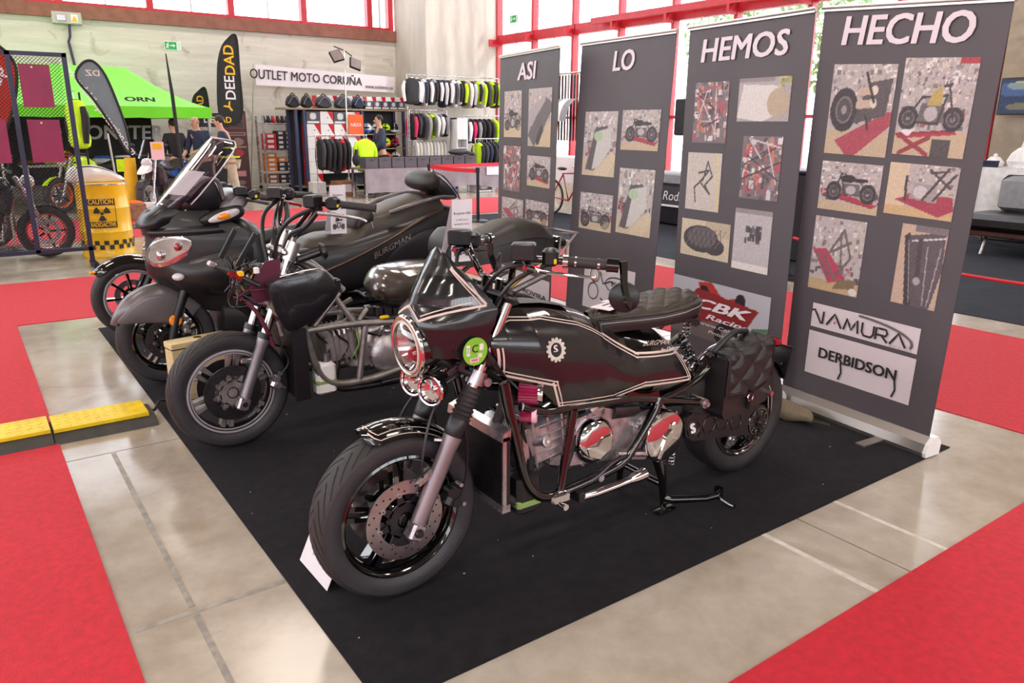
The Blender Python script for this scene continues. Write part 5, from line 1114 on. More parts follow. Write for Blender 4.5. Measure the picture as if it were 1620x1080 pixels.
wheel(b3, P3(2.46, 0, 0.281), 0.275, 0.15, 0.180, 'black_gloss', None, 5, True, (1,), 0.11, 0.075, tread=False, front=False, lite=True)
part3('swing_arm', MB().cbox(P3(2.25, -0.13, 0.30), (0.55, 0.05, 0.11), 0.02).cbox(P3(2.0, 0, 0.33), (0.30, 0.26, 0.18), 0.04), 'black_satin')
part3('exhaust', MB().tube([P3(2.15, 0.18, 0.30), P3(2.35, 0.19, 0.32), P3(2.85, 0.19, 0.42)], [0.03, 0.06, 0.065], 14), 'dark_steel')

# ------------------------------------------------------------------ the low bike, farthest in the row
Y4 = 6.0
def P4(x, y, z): return Vector((x, Y4+y, z))
b4 = thing('motorcycle', 'low dark motorcycle with gloss front mudguard, farthest in the row', 'motorcycle', (1.8, Y4, 0.006))
part4 = prt(b4)
w4 = P4(0.93, 0, 0.286)
wheel(b4, w4, 0.280, 0.118, 0.205, 'black_gloss', 'bright_lip', 9, False, (1,), 0.12, 0.06, lite=True, tread=False)
def f4(u, v):
    a = math.radians(lerp(140, 55, u)); t = 2*v-1; r = 0.312-0.045*abs(t)**3; return w4+Vector((r*math.cos(a)-0.01*(1-u), t*0.078*(1-0.4*max(0, 0.15-u)/0.15), r*math.sin(a)))
fn = part4('front_mudguard', MB().grid(f4, 24, 12), 'black_gloss', ang=60)
part4('mudguard_reflector', MB().cbox(f4(0.02, 0.25)+Vector((-0.01, -0.01, 0.004)), (0.04, 0.035, 0.02), 0.007), 'amber_lens', fn)
for s in (-1, 1): part4('fork_leg', MB().cyl(P4(0.95, 0.09*s, 0.26), P4(1.20, 0.09*s, 0.80), 0.024, 12), 'black_satin')
part4('handlebar', MB().tube([P4(1.30, -0.28, 0.80), P4(1.22, -0.12, 0.83), P4(1.22, 0.12, 0.83), P4(1.30, 0.28, 0.80)], 0.012, 8, k=4), 'black_satin')
part4('fuel_tank', pillow([(1.28, 0.60), (1.34, 0.73), (1.50, 0.76), (1.72, 0.70), (1.84, 0.61), (1.6, 0.52), (1.36, 0.52)], -0.14, 0.14, P4, 12, 0.4), 'black_gloss', ang=60)
se = part4('seat', MB().tube([P4(1.80, 0, 0.615), P4(2.0, 0, 0.635), P4(2.3, 0, 0.655), P4(2.65, 0, 0.66), P4(2.85, 0, 0.64)], [0.06, 0.085, 0.09, 0.09, 0.05], 16, k=4), 'leather', ang=70)
mat('tan_panel', '#8b7763', 0.45, var=0.15, vscale=6)
sp = part4('side_panel', pillow([(1.95, 0.44), (2.02, 0.57), (2.45, 0.60), (2.85, 0.60), (2.80, 0.42), (2.4, 0.36), (2.1, 0.36)], -0.15, 0.15, P4, 10, 0.25), 'tan_panel', ang=60)
mat('orange_letter', '#e0641a', 0.5, var=0.05)
text('panel_lettering', 'BURGMAN', 0.06, P4(2.33, -0.158, 0.505), (1, 0, 0.04), (0, 0, 1), G_['orange_letter'], sp, bold=0.01, shear=0.2)
part4('engine_block', MB().cbox(P4(1.70, 0, 0.36), (0.5, 0.24, 0.24), 0.05), 'cast_alloy'); part4('frame_tube', MB().tube([P4(1.20, 0, 0.62), P4(1.32, 0, 0.30), P4(1.50, 0, 0.20), P4(2.1, 0, 0.22), P4(2.3, 0, 0.5)], 0.02, 10, k=4), 'black_gloss')
wheel(b4, P4(2.52, 0, 0.286), 0.280, 0.14, 0.190, 'black_gloss', None, 9, False, (), 0.11, 0.07, tread=False, front=False, lite=True)
# ------------------------------------------------------------------ the four roll-up banners
mat('banner_cloth', '#575055', 0.5, var=0.06, vscale=3)
mat('letter_white', '#e9dde4', 0.6, var=0.02); mat('logo_white', '#dccfd4', 0.55, var=0.02)
WALL = ['#d8d0d0', '#b9aeb0', '#8d8286', '#efe9e6', '#a8998c', '#6d6265', '#c9b7a2']
def wheel_p(c, x, y, r, col='#241f22', asp=1.0):
    c.ell(x, y, r, r*asp, col); c.ell(x, y, r*0.62, r*0.62*asp, '#6a6064'); c.ell(x, y, r*0.52, r*0.52*asp, '#3a3336'); c.ell(x, y, r*0.2, r*0.2*asp, '#8f868a')
def bike_p(c, x0, y0, w, h, flip=False, bare=False, red=False):
    f = (lambda t: x0+w*(1-t)) if flip else (lambda t: x0+w*t); a = c.w/c.h
    wheel_p(c, f(0.16), y0+h*0.27, w*0.16, asp=a); wheel_p(c, f(0.84), y0+h*0.27, w*0.16, asp=a)
    k = '#2b2528'
    c.poly([(f(0.28), y0+h*0.2), (f(0.34), y0+h*0.55), (f(0.66), y0+h*0.55), (f(0.70), y0+h*0.2)], '#5a5154'); c.ell(f(0.5), y0+h*0.36, w*0.10, h*0.14, '#b4abae')
    for p in (((0.16, 0.27), (0.28, 0.85)), ((0.28, 0.7), (0.66, 0.66)), ((0.66, 0.66), (0.84, 0.3)), ((0.3, 0.7), (0.38, 0.2)), ((0.38, 0.18), (0.7, 0.2)), ((0.25, 0.9), (0.36, 0.86))):
        c.line(f(p[0][0]), y0+h*p[0][1], f(p[1][0]), y0+h*p[1][1], 0.028, k)
    if not bare: c.ell(f(0.42), y0+h*0.72, w*0.16, h*0.13, '#1d191c'); c.ell(f(0.66), y0+h*0.70, w*0.17, h*0.07, '#231d1f')
def shop(w, h, seed, floor=0.30, fc='#c2a988', n=150):
    c = Cv(w, h, '#b5a9a8', seed=seed); c.rect(0, 0, 1, floor, fc); c.clutter(n, 0, floor+0.22, 1, 1, WALL, (0.015, 0.07)); c.clutter(n//3, 0, floor, 1, floor+0.25, ['#5d5356', '#7b6f70', '#3a3235', '#9a8d88', '#a23a44'], (0.03, 0.10)); return c
def table_p(c, pts): c.poly(pts, '#a32536'); c.line(*pts[0], *pts[1], 0.02, '#7d1826')
def photo(kind, w, h, seed):
    if kind == 'bike_rear':
        c = shop(w, h, seed, 0.28); c.poly([(0.15, 0.16), (0.95, 0.5), (1, 0.35), (0.5, 0.0), (0.35, 0.0)], '#a33243'); wheel_p(c, 0.25, 0.50, 0.22, asp=1.1); c.poly([(0.4, 0.35), (0.9, 0.45), (0.95, 0.85), (0.6, 0.8)], '#453c40')
        for y in (0.56, 0.70): c.line(0.47, y, 0.68, y+0.02, 0.09, '#c3a994'); c.ell(0.70, y+0.02, 0.05, 0.05, '#e2d2c0')
        c.line(0.55, 0.9, 0.7, 0.6, 0.04, '#221d20'); c.line(0.6, 0.45, 0.66, 0.3, 0.03, '#221d20')
    elif kind == 'bike_bench':
        c = shop(w, h, seed, 0.26); c.clutter(160, 0, 0.62, 1, 1, ['#efe8e8', '#8b7e80', '#d9cdc8', '#5a5052', '#b9aca8'], (0.01, 0.04)); table_p(c, [(0.02, 0.22), (0.82, 0.28), (0.86, 0.24), (0.05, 0.17)]); bike_p(c, 0.02, 0.24, 0.9, 0.55, True, True); c.poly([(0.40, 0.52), (0.60, 0.52), (0.58, 0.72), (0.46, 0.66)], '#b79a4a'); c.poly([(0.05, 0.26), (0.3, 0.28), (0.2, 0.2)], '#ece4e6'); c.rect(0.75, 0.93, 1, 1, '#a9242f')
        c.line(0.1, 0.02, 0.5, 0.2, 0.05, '#8d2230'); c.line(0.5, 0.02, 0.1, 0.2, 0.05, '#8d2230'); c.rect(0.55, 0, 0.8, 0.18, '#3a3436')
    elif kind == 'bike_side':
        c = shop(w, h, seed, 0.2); table_p(c, [(0.05, 0.32), (0.9, 0.14), (0.98, 0.2), (0.2, 0.42)]); bike_p(c, 0.12, 0.24, 0.82, 0.6, False, seed % 2 == 0)
    elif kind == 'engine':
        c = shop(w, h, seed, 0.2, '#cda676'); c.rect(0, 0.2, 0.3, 1, '#d9c09e'); c.poly([(0.15, 0.3), (0.8, 0.05), (1, 0.2), (0.95, 0.45), (0.3, 0.38)], '#a02840'); c.poly([(0.35, 0.35), (0.42, 0.65), (0.72, 0.62), (0.75, 0.3)], '#9b9194'); c.ell(0.5, 0.48, 0.1, 0.12, '#c9c0c2')
        for a, b in (((0.55, 0.35), (0.85, 0.95)), ((0.6, 0.9), (0.9, 0.6)), ((0.3, 0.3), (0.28, 0.75)), ((0.7, 0.35), (0.95, 0.85)), ((0.62, 0.85), (0.85, 0.9))): c.line(*a, *b, 0.04, '#38302f')
    elif kind == 'frame':
        c = shop(w, h, seed, 0.16, '#b99b6b'); c.poly([(0.02, 0.55), (0.3, 0.58), (0.75, 0.2), (0.4, 0.12)], '#b02a48'); 
        for a, b in (((0.25, 0.5), (0.5, 0.2)), ((0.35, 0.52), (0.6, 0.85)), ((0.6, 0.85), (0.78, 0.5)), ((0.78, 0.5), (0.5, 0.2)), ((0.55, 0.8), (0.62, 0.3)), ((0.4, 0.55), (0.75, 0.7)), ((0.1, 0.5), (0.4, 0.2))): c.line(*a, *b, 0.04, '#5b514e')
        c.poly([(0.5, 0.05), (0.9, 0.1), (0.95, 0.22), (0.6, 0.2)], '#6f5a3d'); c.ell(0.9, 0.06, 0.08, 0.05, '#d8d4d2')
    elif kind == 'bag':
        c = Cv(w, h, '#c3a58e', 0.02, seed); c.poly([(0.1, 0.85), (0.95, 0.95), (1, 0.5), (0.85, 0), (0.35, 0)], '#4a4046'); c.poly([(0.1, 0.85), (0.2, 0.9), (0.45, 0.0), (0.3, 0.0)], '#2b2428'); c.rect(0.3, 0.92, 1, 1, '#6d6065'); c.line(0.28, 0.8, 0.95, 0.88, 0.02, '#d8cfcf'); c.line(0.45, 0.8, 0.5, 0.35, 0.10, '#352c31'); c.ell(0.5, 0.32, 0.08, 0.05, '#a79ca0'); c.line(0.62, 0.75, 0.7, 0.05, 0.022, '#a89fa2'); c.line(0.9, 0.75, 0.8, 0.05, 0.022, '#a89fa2'); c.line(0.2, 0.8, 0.4, 0.05, 0.022, '#8f8689')
    elif kind == 'wiring':
        c = Cv(w, h, '#6b5d63', seed=seed); c.clutter(120, 0, 0, 1, 1, ['#d9cfd2', '#b03a44', '#3b3236', '#8d7f83', '#c2735a', '#efe6e6', '#57494f'], (0.03, 0.14))
        for k in range(14): c.line(c.r.uniform(0, 1), c.r.uniform(0, 1), c.r.uniform(0, 1), c.r.uniform(0, 1), 0.025, ['#b8404a', '#2b2427', '#d0c4c4'][k % 3])
    elif kind == 'foam':
        c = Cv(w, h, '#a79f9f', 0.02, seed); c.poly([(0, 0.1), (0.1, 0.85), (0.75, 0.8), (0.85, 0.2), (0.5, 0.0)], '#ddd6d3'); c.ell(0.78, 0.42, 0.2, 0.32, '#b59f84'); c.clutter(20, 0.75, 0.75, 1, 1, ['#9aa14a', '#c9c377', '#7c7240'], (0.03, 0.1)); c.rect(0, 0.9, 0.7, 1, '#857b7c')
    elif kind == 'harness':
        c = Cv(w, h, '#c9bcb2', 0.03, seed); c.line(0.95, 0.0, 0.85, 1.0, 0.05, '#d6c276'); P_ = [(0.3, 0.15), (0.25, 0.4), (0.5, 0.55), (0.6, 0.85), (0.75, 0.6), (0.55, 0.45), (0.7, 0.3), (0.4, 0.5), (0.65, 0.7), (0.35, 0.65)]
        for a, b in zip(P_[:-1], P_[1:]): c.line(*a, *b, 0.035, '#3a3331')
    elif kind == 'saddle':
        c = Cv(w, h, '#cdbb9f', 0.03, seed); c.rect(0.5, 0.6, 1, 1, '#b9a68a'); c.ell(0.42, 0.5, 0.36, 0.36, '#2c2629'); c.ell(0.7, 0.34, 0.2, 0.22, '#2c2629'); c.ell(0.44, 0.55, 0.30, 0.27, '#4d4549')
        for k in range(7): c.line(0.12+0.1*k, 0.3, 0.32+0.1*k, 0.8, 0.012, '#6f676b'); c.line(0.2+0.1*k, 0.78, 0.3+0.09*k, 0.28, 0.012, '#262023')
    elif kind == 'parts':
        c = Cv(w, h, '#b9b0b3', 0.025, seed); c.rect(0, 0.0, 1, 0.12, '#e3dad6'); c.rect(0, 0.92, 1, 1, '#8c8083'); c.clutter(26, 0.3, 0.45, 0.75, 0.75, ['#3b3439', '#57505a', '#2a2427'], (0.05, 0.12))
    elif kind == 'covered':
        c = shop(w, h, seed, 0.3, '#c9b394'); c.poly([(0.1, 0.1), (0.35, 0.75), (0.7, 0.78), (0.85, 0.5), (0.35, 0.08)], '#4a4347'); c.poly([(0.3, 0.1), (0.45, 0.7), (0.8, 0.75), (0.85, 0.45), (0.5, 0.15)], '#c9c3bf'); c.ell(0.45, 0.62, 0.14, 0.08, '#a9c29a'); c.poly([(0.35, 0.02), (0.9, 0.4), (1, 0.3), (0.8, 0)], '#d2bd9a')
    elif kind == 'ramp':
        c = shop(w, h, seed, 0.1, '#b7a48a', 60); c.poly([(0, 0.2), (0.75, 0.85), (1, 0.75), (1, 0.6), (0.3, 0)], '#575054'); c.poly([(0, 0.25), (0, 0.6), (0.7, 0.9), (0.75, 0.8)], '#a79da0'); c.poly([(0.4, 0.0), (0.9, 0.45), (1, 0.4), (1, 0)], '#cbb48f'); c.line(0.45, 0.1, 0.6, 0.3, 0.14, '#2d2629')
    else:
        c = shop(w, h, seed, 0.28, '#c7b08e'); bike_p(c, 0.05, 0.12, 0.9, 0.55, seed % 2 == 1, seed % 3 == 0); c.poly([(0.5, 0.0), (0.9, 0.3), (1, 0.2), (1, 0)], '#d0bb98', 0.6)
    c.noise(0.03); c.a = c.a*0.80+np.array([0.80, 0.75, 0.76])*0.20; return c  # grain, then a pale mauve haze mixed into the print colours
def roll_up(label, TL, TR, BL, BR, title, tu, th, photos, first_words=None):
    TL, TR, BL, BR = map(Vector, (TL, TR, BL, BR)); ex = (BR-BL).normalized(); nrm = Vector((-ex.y, ex.x, 0)); nrm = nrm if nrm.x < 0 else -nrm
    t = thing('roll_up_banner', label, 'banner', ((BL.x+BR.x)/2, (BL.y+BR.y)/2, 0.0))
    def pt(u, v, lift=0.0): return BL*(1-u)*(1-v)+BR*u*(1-v)+TL*(1-u)*v+TR*u*v+nrm*(lift+0.0022*math.sin(u*9+v*2)*math.sin(v*PI)+0.0008*math.sin(u*23))
    mb = MB(); mb.grid(lambda u, v: pt(u, v, 0.0), 24, 20); mb.grid(lambda u, v: pt(u, v, -0.003), 24, 20)
    pn = ob('banner_sheet', mb, MATS['banner_cloth'], t, ang=60)
    ed = (TR-TL).normalized()
    ob('top_rail', MB().tube([TL-ed*0.008, TR+ed*0.008], 0.014, 8), MATS['aluminium'], t)
    ob('top_clamp', MB().loft([[p+nrm*0.012+Vector((0, 0, 0.012)), p+nrm*0.012-Vector((0, 0, 0.014)), p-nrm*0.012-Vector((0, 0, 0.014)), p-nrm*0.012+Vector((0, 0, 0.012))] for p in (TL-ed*0.006, TR+ed*0.006)]), MATS['aluminium'], t, smooth=False)
    up = Vector((0, 0, 1))
    prof = [(-0.05, 0.0), (0.055, 0.0), (0.06, 0.02), (0.045, 0.06), (0.012, 0.092), (-0.03, 0.092), (-0.055, 0.06)]
    def ring(p): return [p+nrm*a+up*b for a, b in prof]
    a, b = Vector((BL.x, BL.y, 0.006))-ex*0.012, Vector((BR.x, BR.y, 0.006))+ex*0.012
    cs = ob('base_cassette', MB().loft([ring(a), ring(b)]), MATS['aluminium'], t, ang=20)
    for p, d in ((a, -1), (b, 1)): ob('end_cap', MB().loft([[q for q in ring(p)], [q+ex*d*0.018 for q in ring(p)]]), MATS['white_plastic'], cs, ang=20)
    for u in (0.25, 0.75):
        p = BL*(1-u)+BR*u; ob('swivel_foot', MB().box(Vector((p.x, p.y, 0.010))+nrm*0.10, (0.05, 0.20, 0.008), M=Matrix((ex, nrm, up)).transposed()), MATS['aluminium'], cs, smooth=False)
    H = TL.z-BL.z; Wd = (BR-BL).length
    def bend(v):
        q = v; return q
    ex_t = (pt(tu[1], tu[2])-pt(tu[0], tu[2])).normalized(); ey = (pt(0.5, 1)-pt(0.5, 0)).normalized()
    o = pt((tu[0]+tu[1])/2, tu[2], 0.009)
    wd = (tu[1]-tu[0])*Wd
    tx = text('title_lettering', title, th*1.38, o, ex_t, ey, MATS['letter_white'], t, bold=0.022, shear=0.10)
    vs = tx.data.vertices; off = OFF[t.name]; xx = [(v.co+off-o).dot(ex_t) for v in vs]; sc = wd/(max(xx)-min(xx)); mid = (max(xx)+min(xx))/2
    for v, q in zip(vs, xx): v.co += ex_t*((q-mid)*sc-q)
    for k, (kind, u0, v0, u1, v1) in enumerate(photos):
        w = max(30, int((u1-u0)*210)); h = max(30, int((v1-v0)*430)); cv = photo(kind, w, h, k*7+len(title)*3+ord(title[0])) if isinstance(kind, str) else kind
        Hh, Ww = cv.h, cv.w
        fs = [(j*Ww+i, j*Ww+i+1, (j+1)*Ww+i+1, (j+1)*Ww+i) for j in range(Hh-1) for i in range(Ww-1)]
        mbp = MB().add([pt(lerp(u0, u1, i/(Ww-1)), lerp(v0, v1, j/(Hh-1)), 0.0025) for j in range(Hh) for i in range(Ww)], fs)
        p = ob('photo_print', mbp, print_mat(), t, smooth=False)
        ar = cv.a; l = np.where(ar <= 0.04045, ar/12.92, ((ar+0.055)/1.055)**2.4)
        at = p.data.color_attributes.new('Col', 'FLOAT_COLOR', 'POINT'); at.data.foreach_set('color', np.concatenate([l, np.ones((Hh, Ww, 1))], 2).astype(np.float32).ravel())
    def write(s, u, v, h, m='ink', wu=None, shear=0.0, bold=0.0, slope=0.0, space=1.0):
        o = pt(u, v, 0.0115); e = (pt(u+0.05, v)-pt(u-0.05, v)).normalized()+ey*slope
        tx = text('logo_lettering', s, h, o, e, ey, MATS[m], t, bold=bold, shear=shear, space=space)
        if wu:
            e.normalize(); xx = [(w.co+off-o).dot(e) for w in tx.data.vertices]; sc = wu*Wd/(max(xx)-min(xx)); md = (max(xx)+min(xx))/2
            for w, q in zip(tx.data.vertices, xx): w.co += e*((q-md)*sc-q)
        return tx
    def blank(u0, v0, u1, v1, m='logo_white', lift=0.003):
        return ob('logo_panel', MB().grid(lambda u, v: pt(lerp(u0, u1, u), lerp(v0, v1, v), lift), 8, 3), MATS[m], t, smooth=False)
    def stroke(path, w, m='ink', lift=0.010):
        Q = [pt(u, v, lift) for u, v in path]; A, B = [], []
        for i in range(len(Q)):
            d = (Q[min(i+1, len(Q)-1)]-Q[max(i-1, 0)]).normalized(); s = d.cross(nrm).normalized(); A.append(Q[i]+s*w/2); B.append(Q[i]-s*w/2)
        return ob('logo_stroke', MB().loft([A, B], closed=False), MATS[m], t, smooth=False)
    return write, blank, stroke, pt
wr, bl, sk_, pt_ = roll_up('grey banner titled HECHO with photos above two sponsor logos', (3.54, 2.38, 2.05), (3.53, 1.53, 2.0), (3.66, 2.47, .09), (3.58, 1.60, .09), 'HECHO', (0.147, 0.844, 0.944), 0.128,
    [('bike_rear', 0.107, 0.659, 0.487, 0.872), ('bike_bench', 0.523, 0.670, 0.902, 0.885), ('bike_side', 0.108, 0.518, 0.487, 0.640), ('engine', 0.526, 0.529, 0.904, 0.651), ('frame', 0.107, 0.304, 0.440, 0.499), ('bag', 0.651, 0.315, 0.903, 0.511)])
bl(0.161, 0.199, 0.852, 0.265); bl(0.157, 0.064, 0.856, 0.187)
for pth in ([(0.165, 0.245), (0.185, 0.248), (0.235, 0.214), (0.245, 0.214), (0.248, 0.248)], [(0.275, 0.214), (0.325, 0.248), (0.375, 0.213)], [(0.39, 0.213), (0.41, 0.245), (0.44, 0.216), (0.475, 0.246), (0.485, 0.211)], [(0.51, 0.245), (0.51, 0.220), (0.525, 0.211), (0.57, 0.211), (0.585, 0.220), (0.585, 0.243)], [(0.60, 0.210), (0.60, 0.241), (0.66, 0.241), (0.67, 0.232), (0.66, 0.224), (0.60, 0.224)], [(0.635, 0.224), (0.675, 0.208)], [(0.69, 0.208), (0.735, 0.240), (0.785, 0.207)]):
    sk_(dense(pth, 0.02), 0.011)
sk_([(0.44+0.38*math.sin(a), 0.218+0.042*math.cos(a)) for a in [0.1+k*0.08 for k in range(22)]], 0.012, 'aluminium'); sk_([(0.325, 0.2245), (0.333, 0.2245)], 0.012, 'red_plastic', 0.0105)
mat('faint_grey', '#b9adb2', 0.6, var=0.05); wr('BIKE-SSE', 0.76, 0.204, 0.016, 'faint_grey', 0.14)
wr('DERBIDSON', 0.505, 0.130, 0.078, 'ink', 0.52, 0.0, 0.028)
for u, v in ((0.405, 0.118), (0.755, 0.118)): sk_([(u, v), (u+0.012, v-0.025), (u-0.004, v-0.046)], 0.010)
wr, bl, sk_, pt_ = roll_up('grey banner titled HEMOS with a red racing paint-shop logo', (3.627, 3.309, 2.05), (3.524, 2.42, 2.05), (3.63, 3.31, .09), (3.53, 2.42, .09), 'HEMOS', (0.132, 0.847, 0.928), 0.125,
    [('wiring', 0.095, 0.673, 0.399, 0.844), ('foam', 0.482, 0.734, 0.89, 0.848), ('harness', 0.07, 0.474, 0.384, 0.644), ('wiring', 0.555, 0.525, 0.868, 0.695), ('saddle', 0.052, 0.332, 0.506, 0.444), ('parts', 0.539, 0.322, 0.847, 0.496),
     ((lambda c: (c.rect(0, 0.35, 1, 1, '#b9b6bf'), c.rect(0, 0, 1, 0.35, '#6f625e'), c.poly([(0.8, 0.25), (1, 0.2), (1, 0.5), (0.85, 0.42)], '#5d7a62'), c.poly([(0.28, 0.95), (0.42, 1.0), (0.55, 0.75), (0.7, 0.85), (0.8, 0.6), (0.6, 0.55), (0.35, 0.6)], '#b3362e'), c.ell(0.35, 0.78, 0.06, 0.14, '#2c2426'), c.ell(0.72, 0.8, 0.05, 0.12, '#2c2426'), c.ell(0.62, 0.17, 0.14, 0.22, '#2a2224'), c.ell(0.62, 0.17, 0.07, 0.12, '#7d6e6a'), c.ell(0.25, 0.3, 0.1, 0.14, '#3a2f2f'), c.poly([(0.12, 0.5), (0.28, 0.85), (0.9, 0.72), (0.8, 0.40), (0.3, 0.30)], '#8d2a2c'), c)[-1])(Cv(90, 60, '#aaa4ac', seed=3)), 0.0, 0.082, 0.896, 0.262)])
wr('CBK', 0.50, 0.190, 0.085, 'letter_white', 0.52, 0.35, 0.03); wr('Racing', 0.56, 0.155, 0.045, 'letter_white', 0.42, 0.3, 0.02); wr('www.Colorbike.es', 0.58, 0.130, 0.030, 'letter_white', 0.56, 0.1); wr('Pintura de motos', 0.62, 0.110, 0.030, 'letter_white', 0.46, 0.25); wr('C/Morella', 0.70, 0.094, 0.022, 'letter_white', 0.22); wr('28053', 0.70, 0.082, 0.022, 'letter_white', 0.14)
sk_([(0.16, 0.17), (0.27, 0.215), (0.25, 0.14), (0.16, 0.17)], 0.006, 'letter_white')
wr, bl, sk_, pt_ = roll_up('grey banner titled LO with four photos and a drawn bike logo', (3.731, 4.398, 2.05), (3.66, 3.443, 2.05), (3.66, 4.42, .09), (3.60, 3.48, .09), 'LO', (0.388, 0.625, 0.927), 0.128,
    [('covered', 0.105, 0.547, 0.484, 0.768), ('bike_side', 0.535, 0.642, 0.925, 0.771), ('bike', 0.109, 0.354, 0.494, 0.485), ('covered', 0.551, 0.362, 0.923, 0.582)])
bl(0.22, 0.066, 0.813, 0.238)
for cx_, cy_, r1, r2 in ((0.36, 0.195, 0.05, 0.026), (0.35, 0.135, 0.06, 0.030), (0.66, 0.130, 0.10, 0.045), (0.66, 0.130, 0.08, 0.036), (0.62, 0.175, 0.13, 0.028)):
    sk_([(cx_+r1*math.cos(a), cy_+r2*math.sin(a)) for a in [k*0.3 for k in range(22)]], 0.007)
sk_([(0.42, 0.21), (0.46, 0.17), (0.55, 0.185), (0.74, 0.16)], 0.010); sk_([(0.72, 0.20), (0.72, 0.165)], 0.006); sk_([(0.76, 0.20), (0.76, 0.165)], 0.006); sk_([(0.44, 0.115), (0.52, 0.10), (0.56, 0.14)], 0.010); wr('D', 0.60, 0.178, 0.05, 'ink', 0.07)
wr, bl, sk_, pt_ = roll_up('grey banner titled ASI, farthest of the four by the red belt', (3.74, 5.42, 2.03), (3.56, 4.43, 2.03), (3.74, 5.46, .09), (3.57, 4.50, .09), 'ASI', (0.336, 0.665, 0.927), 0.126,
    [('bike', 0.10, 0.679, 0.416, 0.861), ('ramp', 0.539, 0.648, 0.913, 0.863), ('wiring', 0.097, 0.461, 0.414, 0.644), ('bike_side', 0.541, 0.495, 0.927, 0.612), ('frame', 0.085, 0.326, 0.481, 0.431), ('bike', 0.531, 0.352, 0.926, 0.439)])
bl(0.10, 0.03, 0.985, 0.135); wr('US ROVIRA', 0.66, 0.062, 0.056, 'ink', 0.58, 0, 0.01)

# ------------------------------------------------------------------ things on the floor of the stand
mat('ramp_yellow', '#e7c516', 0.45, var=0.12, vscale=12); mat('ramp_black', '#3a3733', 0.7, var=0.25, vscale=14)
def ramp(x0, x1, label):
    t = thing('cable_ramp', label, 'cable ramp', ((x0+x1)/2, 4.22, 0.005))
    z0 = 0.006 if x0 < 0.2 else 0.001
    pr = [(4.055, 0), (4.10, 0.030), (4.15, 0.040), (4.29, 0.040), (4.34, 0.030), (4.385, 0)]
    ob('ramp_base', MB().loft([[Vector((x, y, z+z0)) for y, z in pr] for x in (x0, x1)]), MATS['ramp_black'], t, ang=15)
    lid = ob('ramp_lid', MB().b2((x0+0.004, 4.122, z0+0.038), (x1-(0.03 if x1 > 0.3 else 0.004), 4.345, z0+0.056)), MATS['ramp_yellow'], t, smooth=False)
    st = MB(); n = int((x1-x0)/0.045)
    for i in range(n):
        for j in range(5):
            c = Vector((x0+0.03+i*(x1-x0-0.07)/max(1, n-1), 4.145+j*0.044, z0+0.0562)); a = 0.7 if (i+j) % 2 else -0.7
            st.box(c, (0.026, 0.006, 0.003), rz=a)
    ob('ramp_studs', st, MATS['ramp_yellow'], lid, smooth=False, kind='stuff')
ramp(0.205, 0.668, 'yellow and black cable ramp section ending beside the black carpet'); ramp(-0.72, 0.200, 'yellow cable ramp section on the red carpet at the left edge'); ramp(-1.65, -0.725, 'yellow cable ramp section farthest out along the red aisle')
tag(ob('power_cable', MB().tube([(0.672, 4.25, 0.02), (0.69, 4.255, 0.02), (0.73, 4.30, 0.05), (0.79, 4.29, 0.030), (0.87, 4.24, 0.014), (1.0, 4.22, 0.014), (1.3, 4.2, 0.014)], 0.008, 8, k=6), MATS['black_satin']), 'black power cable leaving the cable ramp toward the bikes', 'cable')
mat('pine', '#cdb98f', 0.6, var=0.12, vscale=6, stretch=(1, 1, 8))
wbx = thing('wooden_box', 'pale wooden box with a brass latch behind a front wheel', 'box', (0.97, 4.40, 0.006))
Mr = Matrix.Rotation(0.16, 3, 'Z'); bo = Vector((0.975, 4.40, 0.006))
ob('box_body', MB().cbox(bo+Vector((0, 0, 0.150)), (0.33, 0.10, 0.30), 0.004, M=Mr), MATS['pine'], wbx)
ob('box_lid', MB().cbox(bo+Vector((0, 0, 0.320)), (0.335, 0.105, 0.035), 0.004, M=Mr), MATS['pine'], wbx)
ob('lid_seam', MB().box(bo+Vector((0, 0, 0.3015)), (0.332, 0.102, 0.003), M=Mr), MATS['brown_leather'], wbx)
ob('front_frame', MB().box(bo+Mr @ Vector((0, -0.052, 0.13)), (0.27, 0.004, 0.19), M=Mr), MATS['pine'], wbx)
lt = ob('brass_latch', MB().cyl(bo+Mr @ Vector((0.0, 0.0, 0.337)), bo+Mr @ Vector((0, 0, 0.341)), 0.022, 16), MATS['gold'], wbx)
ob('box_label', MB().box(bo+Mr @ Vector((-0.02, -0.055, 0.14)), (0.11, 0.002, 0.06), M=Mr), MATS['paper'], wbx); ob('label_border', MB().box(bo+Mr @ Vector((-0.02, -0.0545, 0.14)), (0.12, 0.002, 0.07), M=Mr), MATS['ink'], wbx)
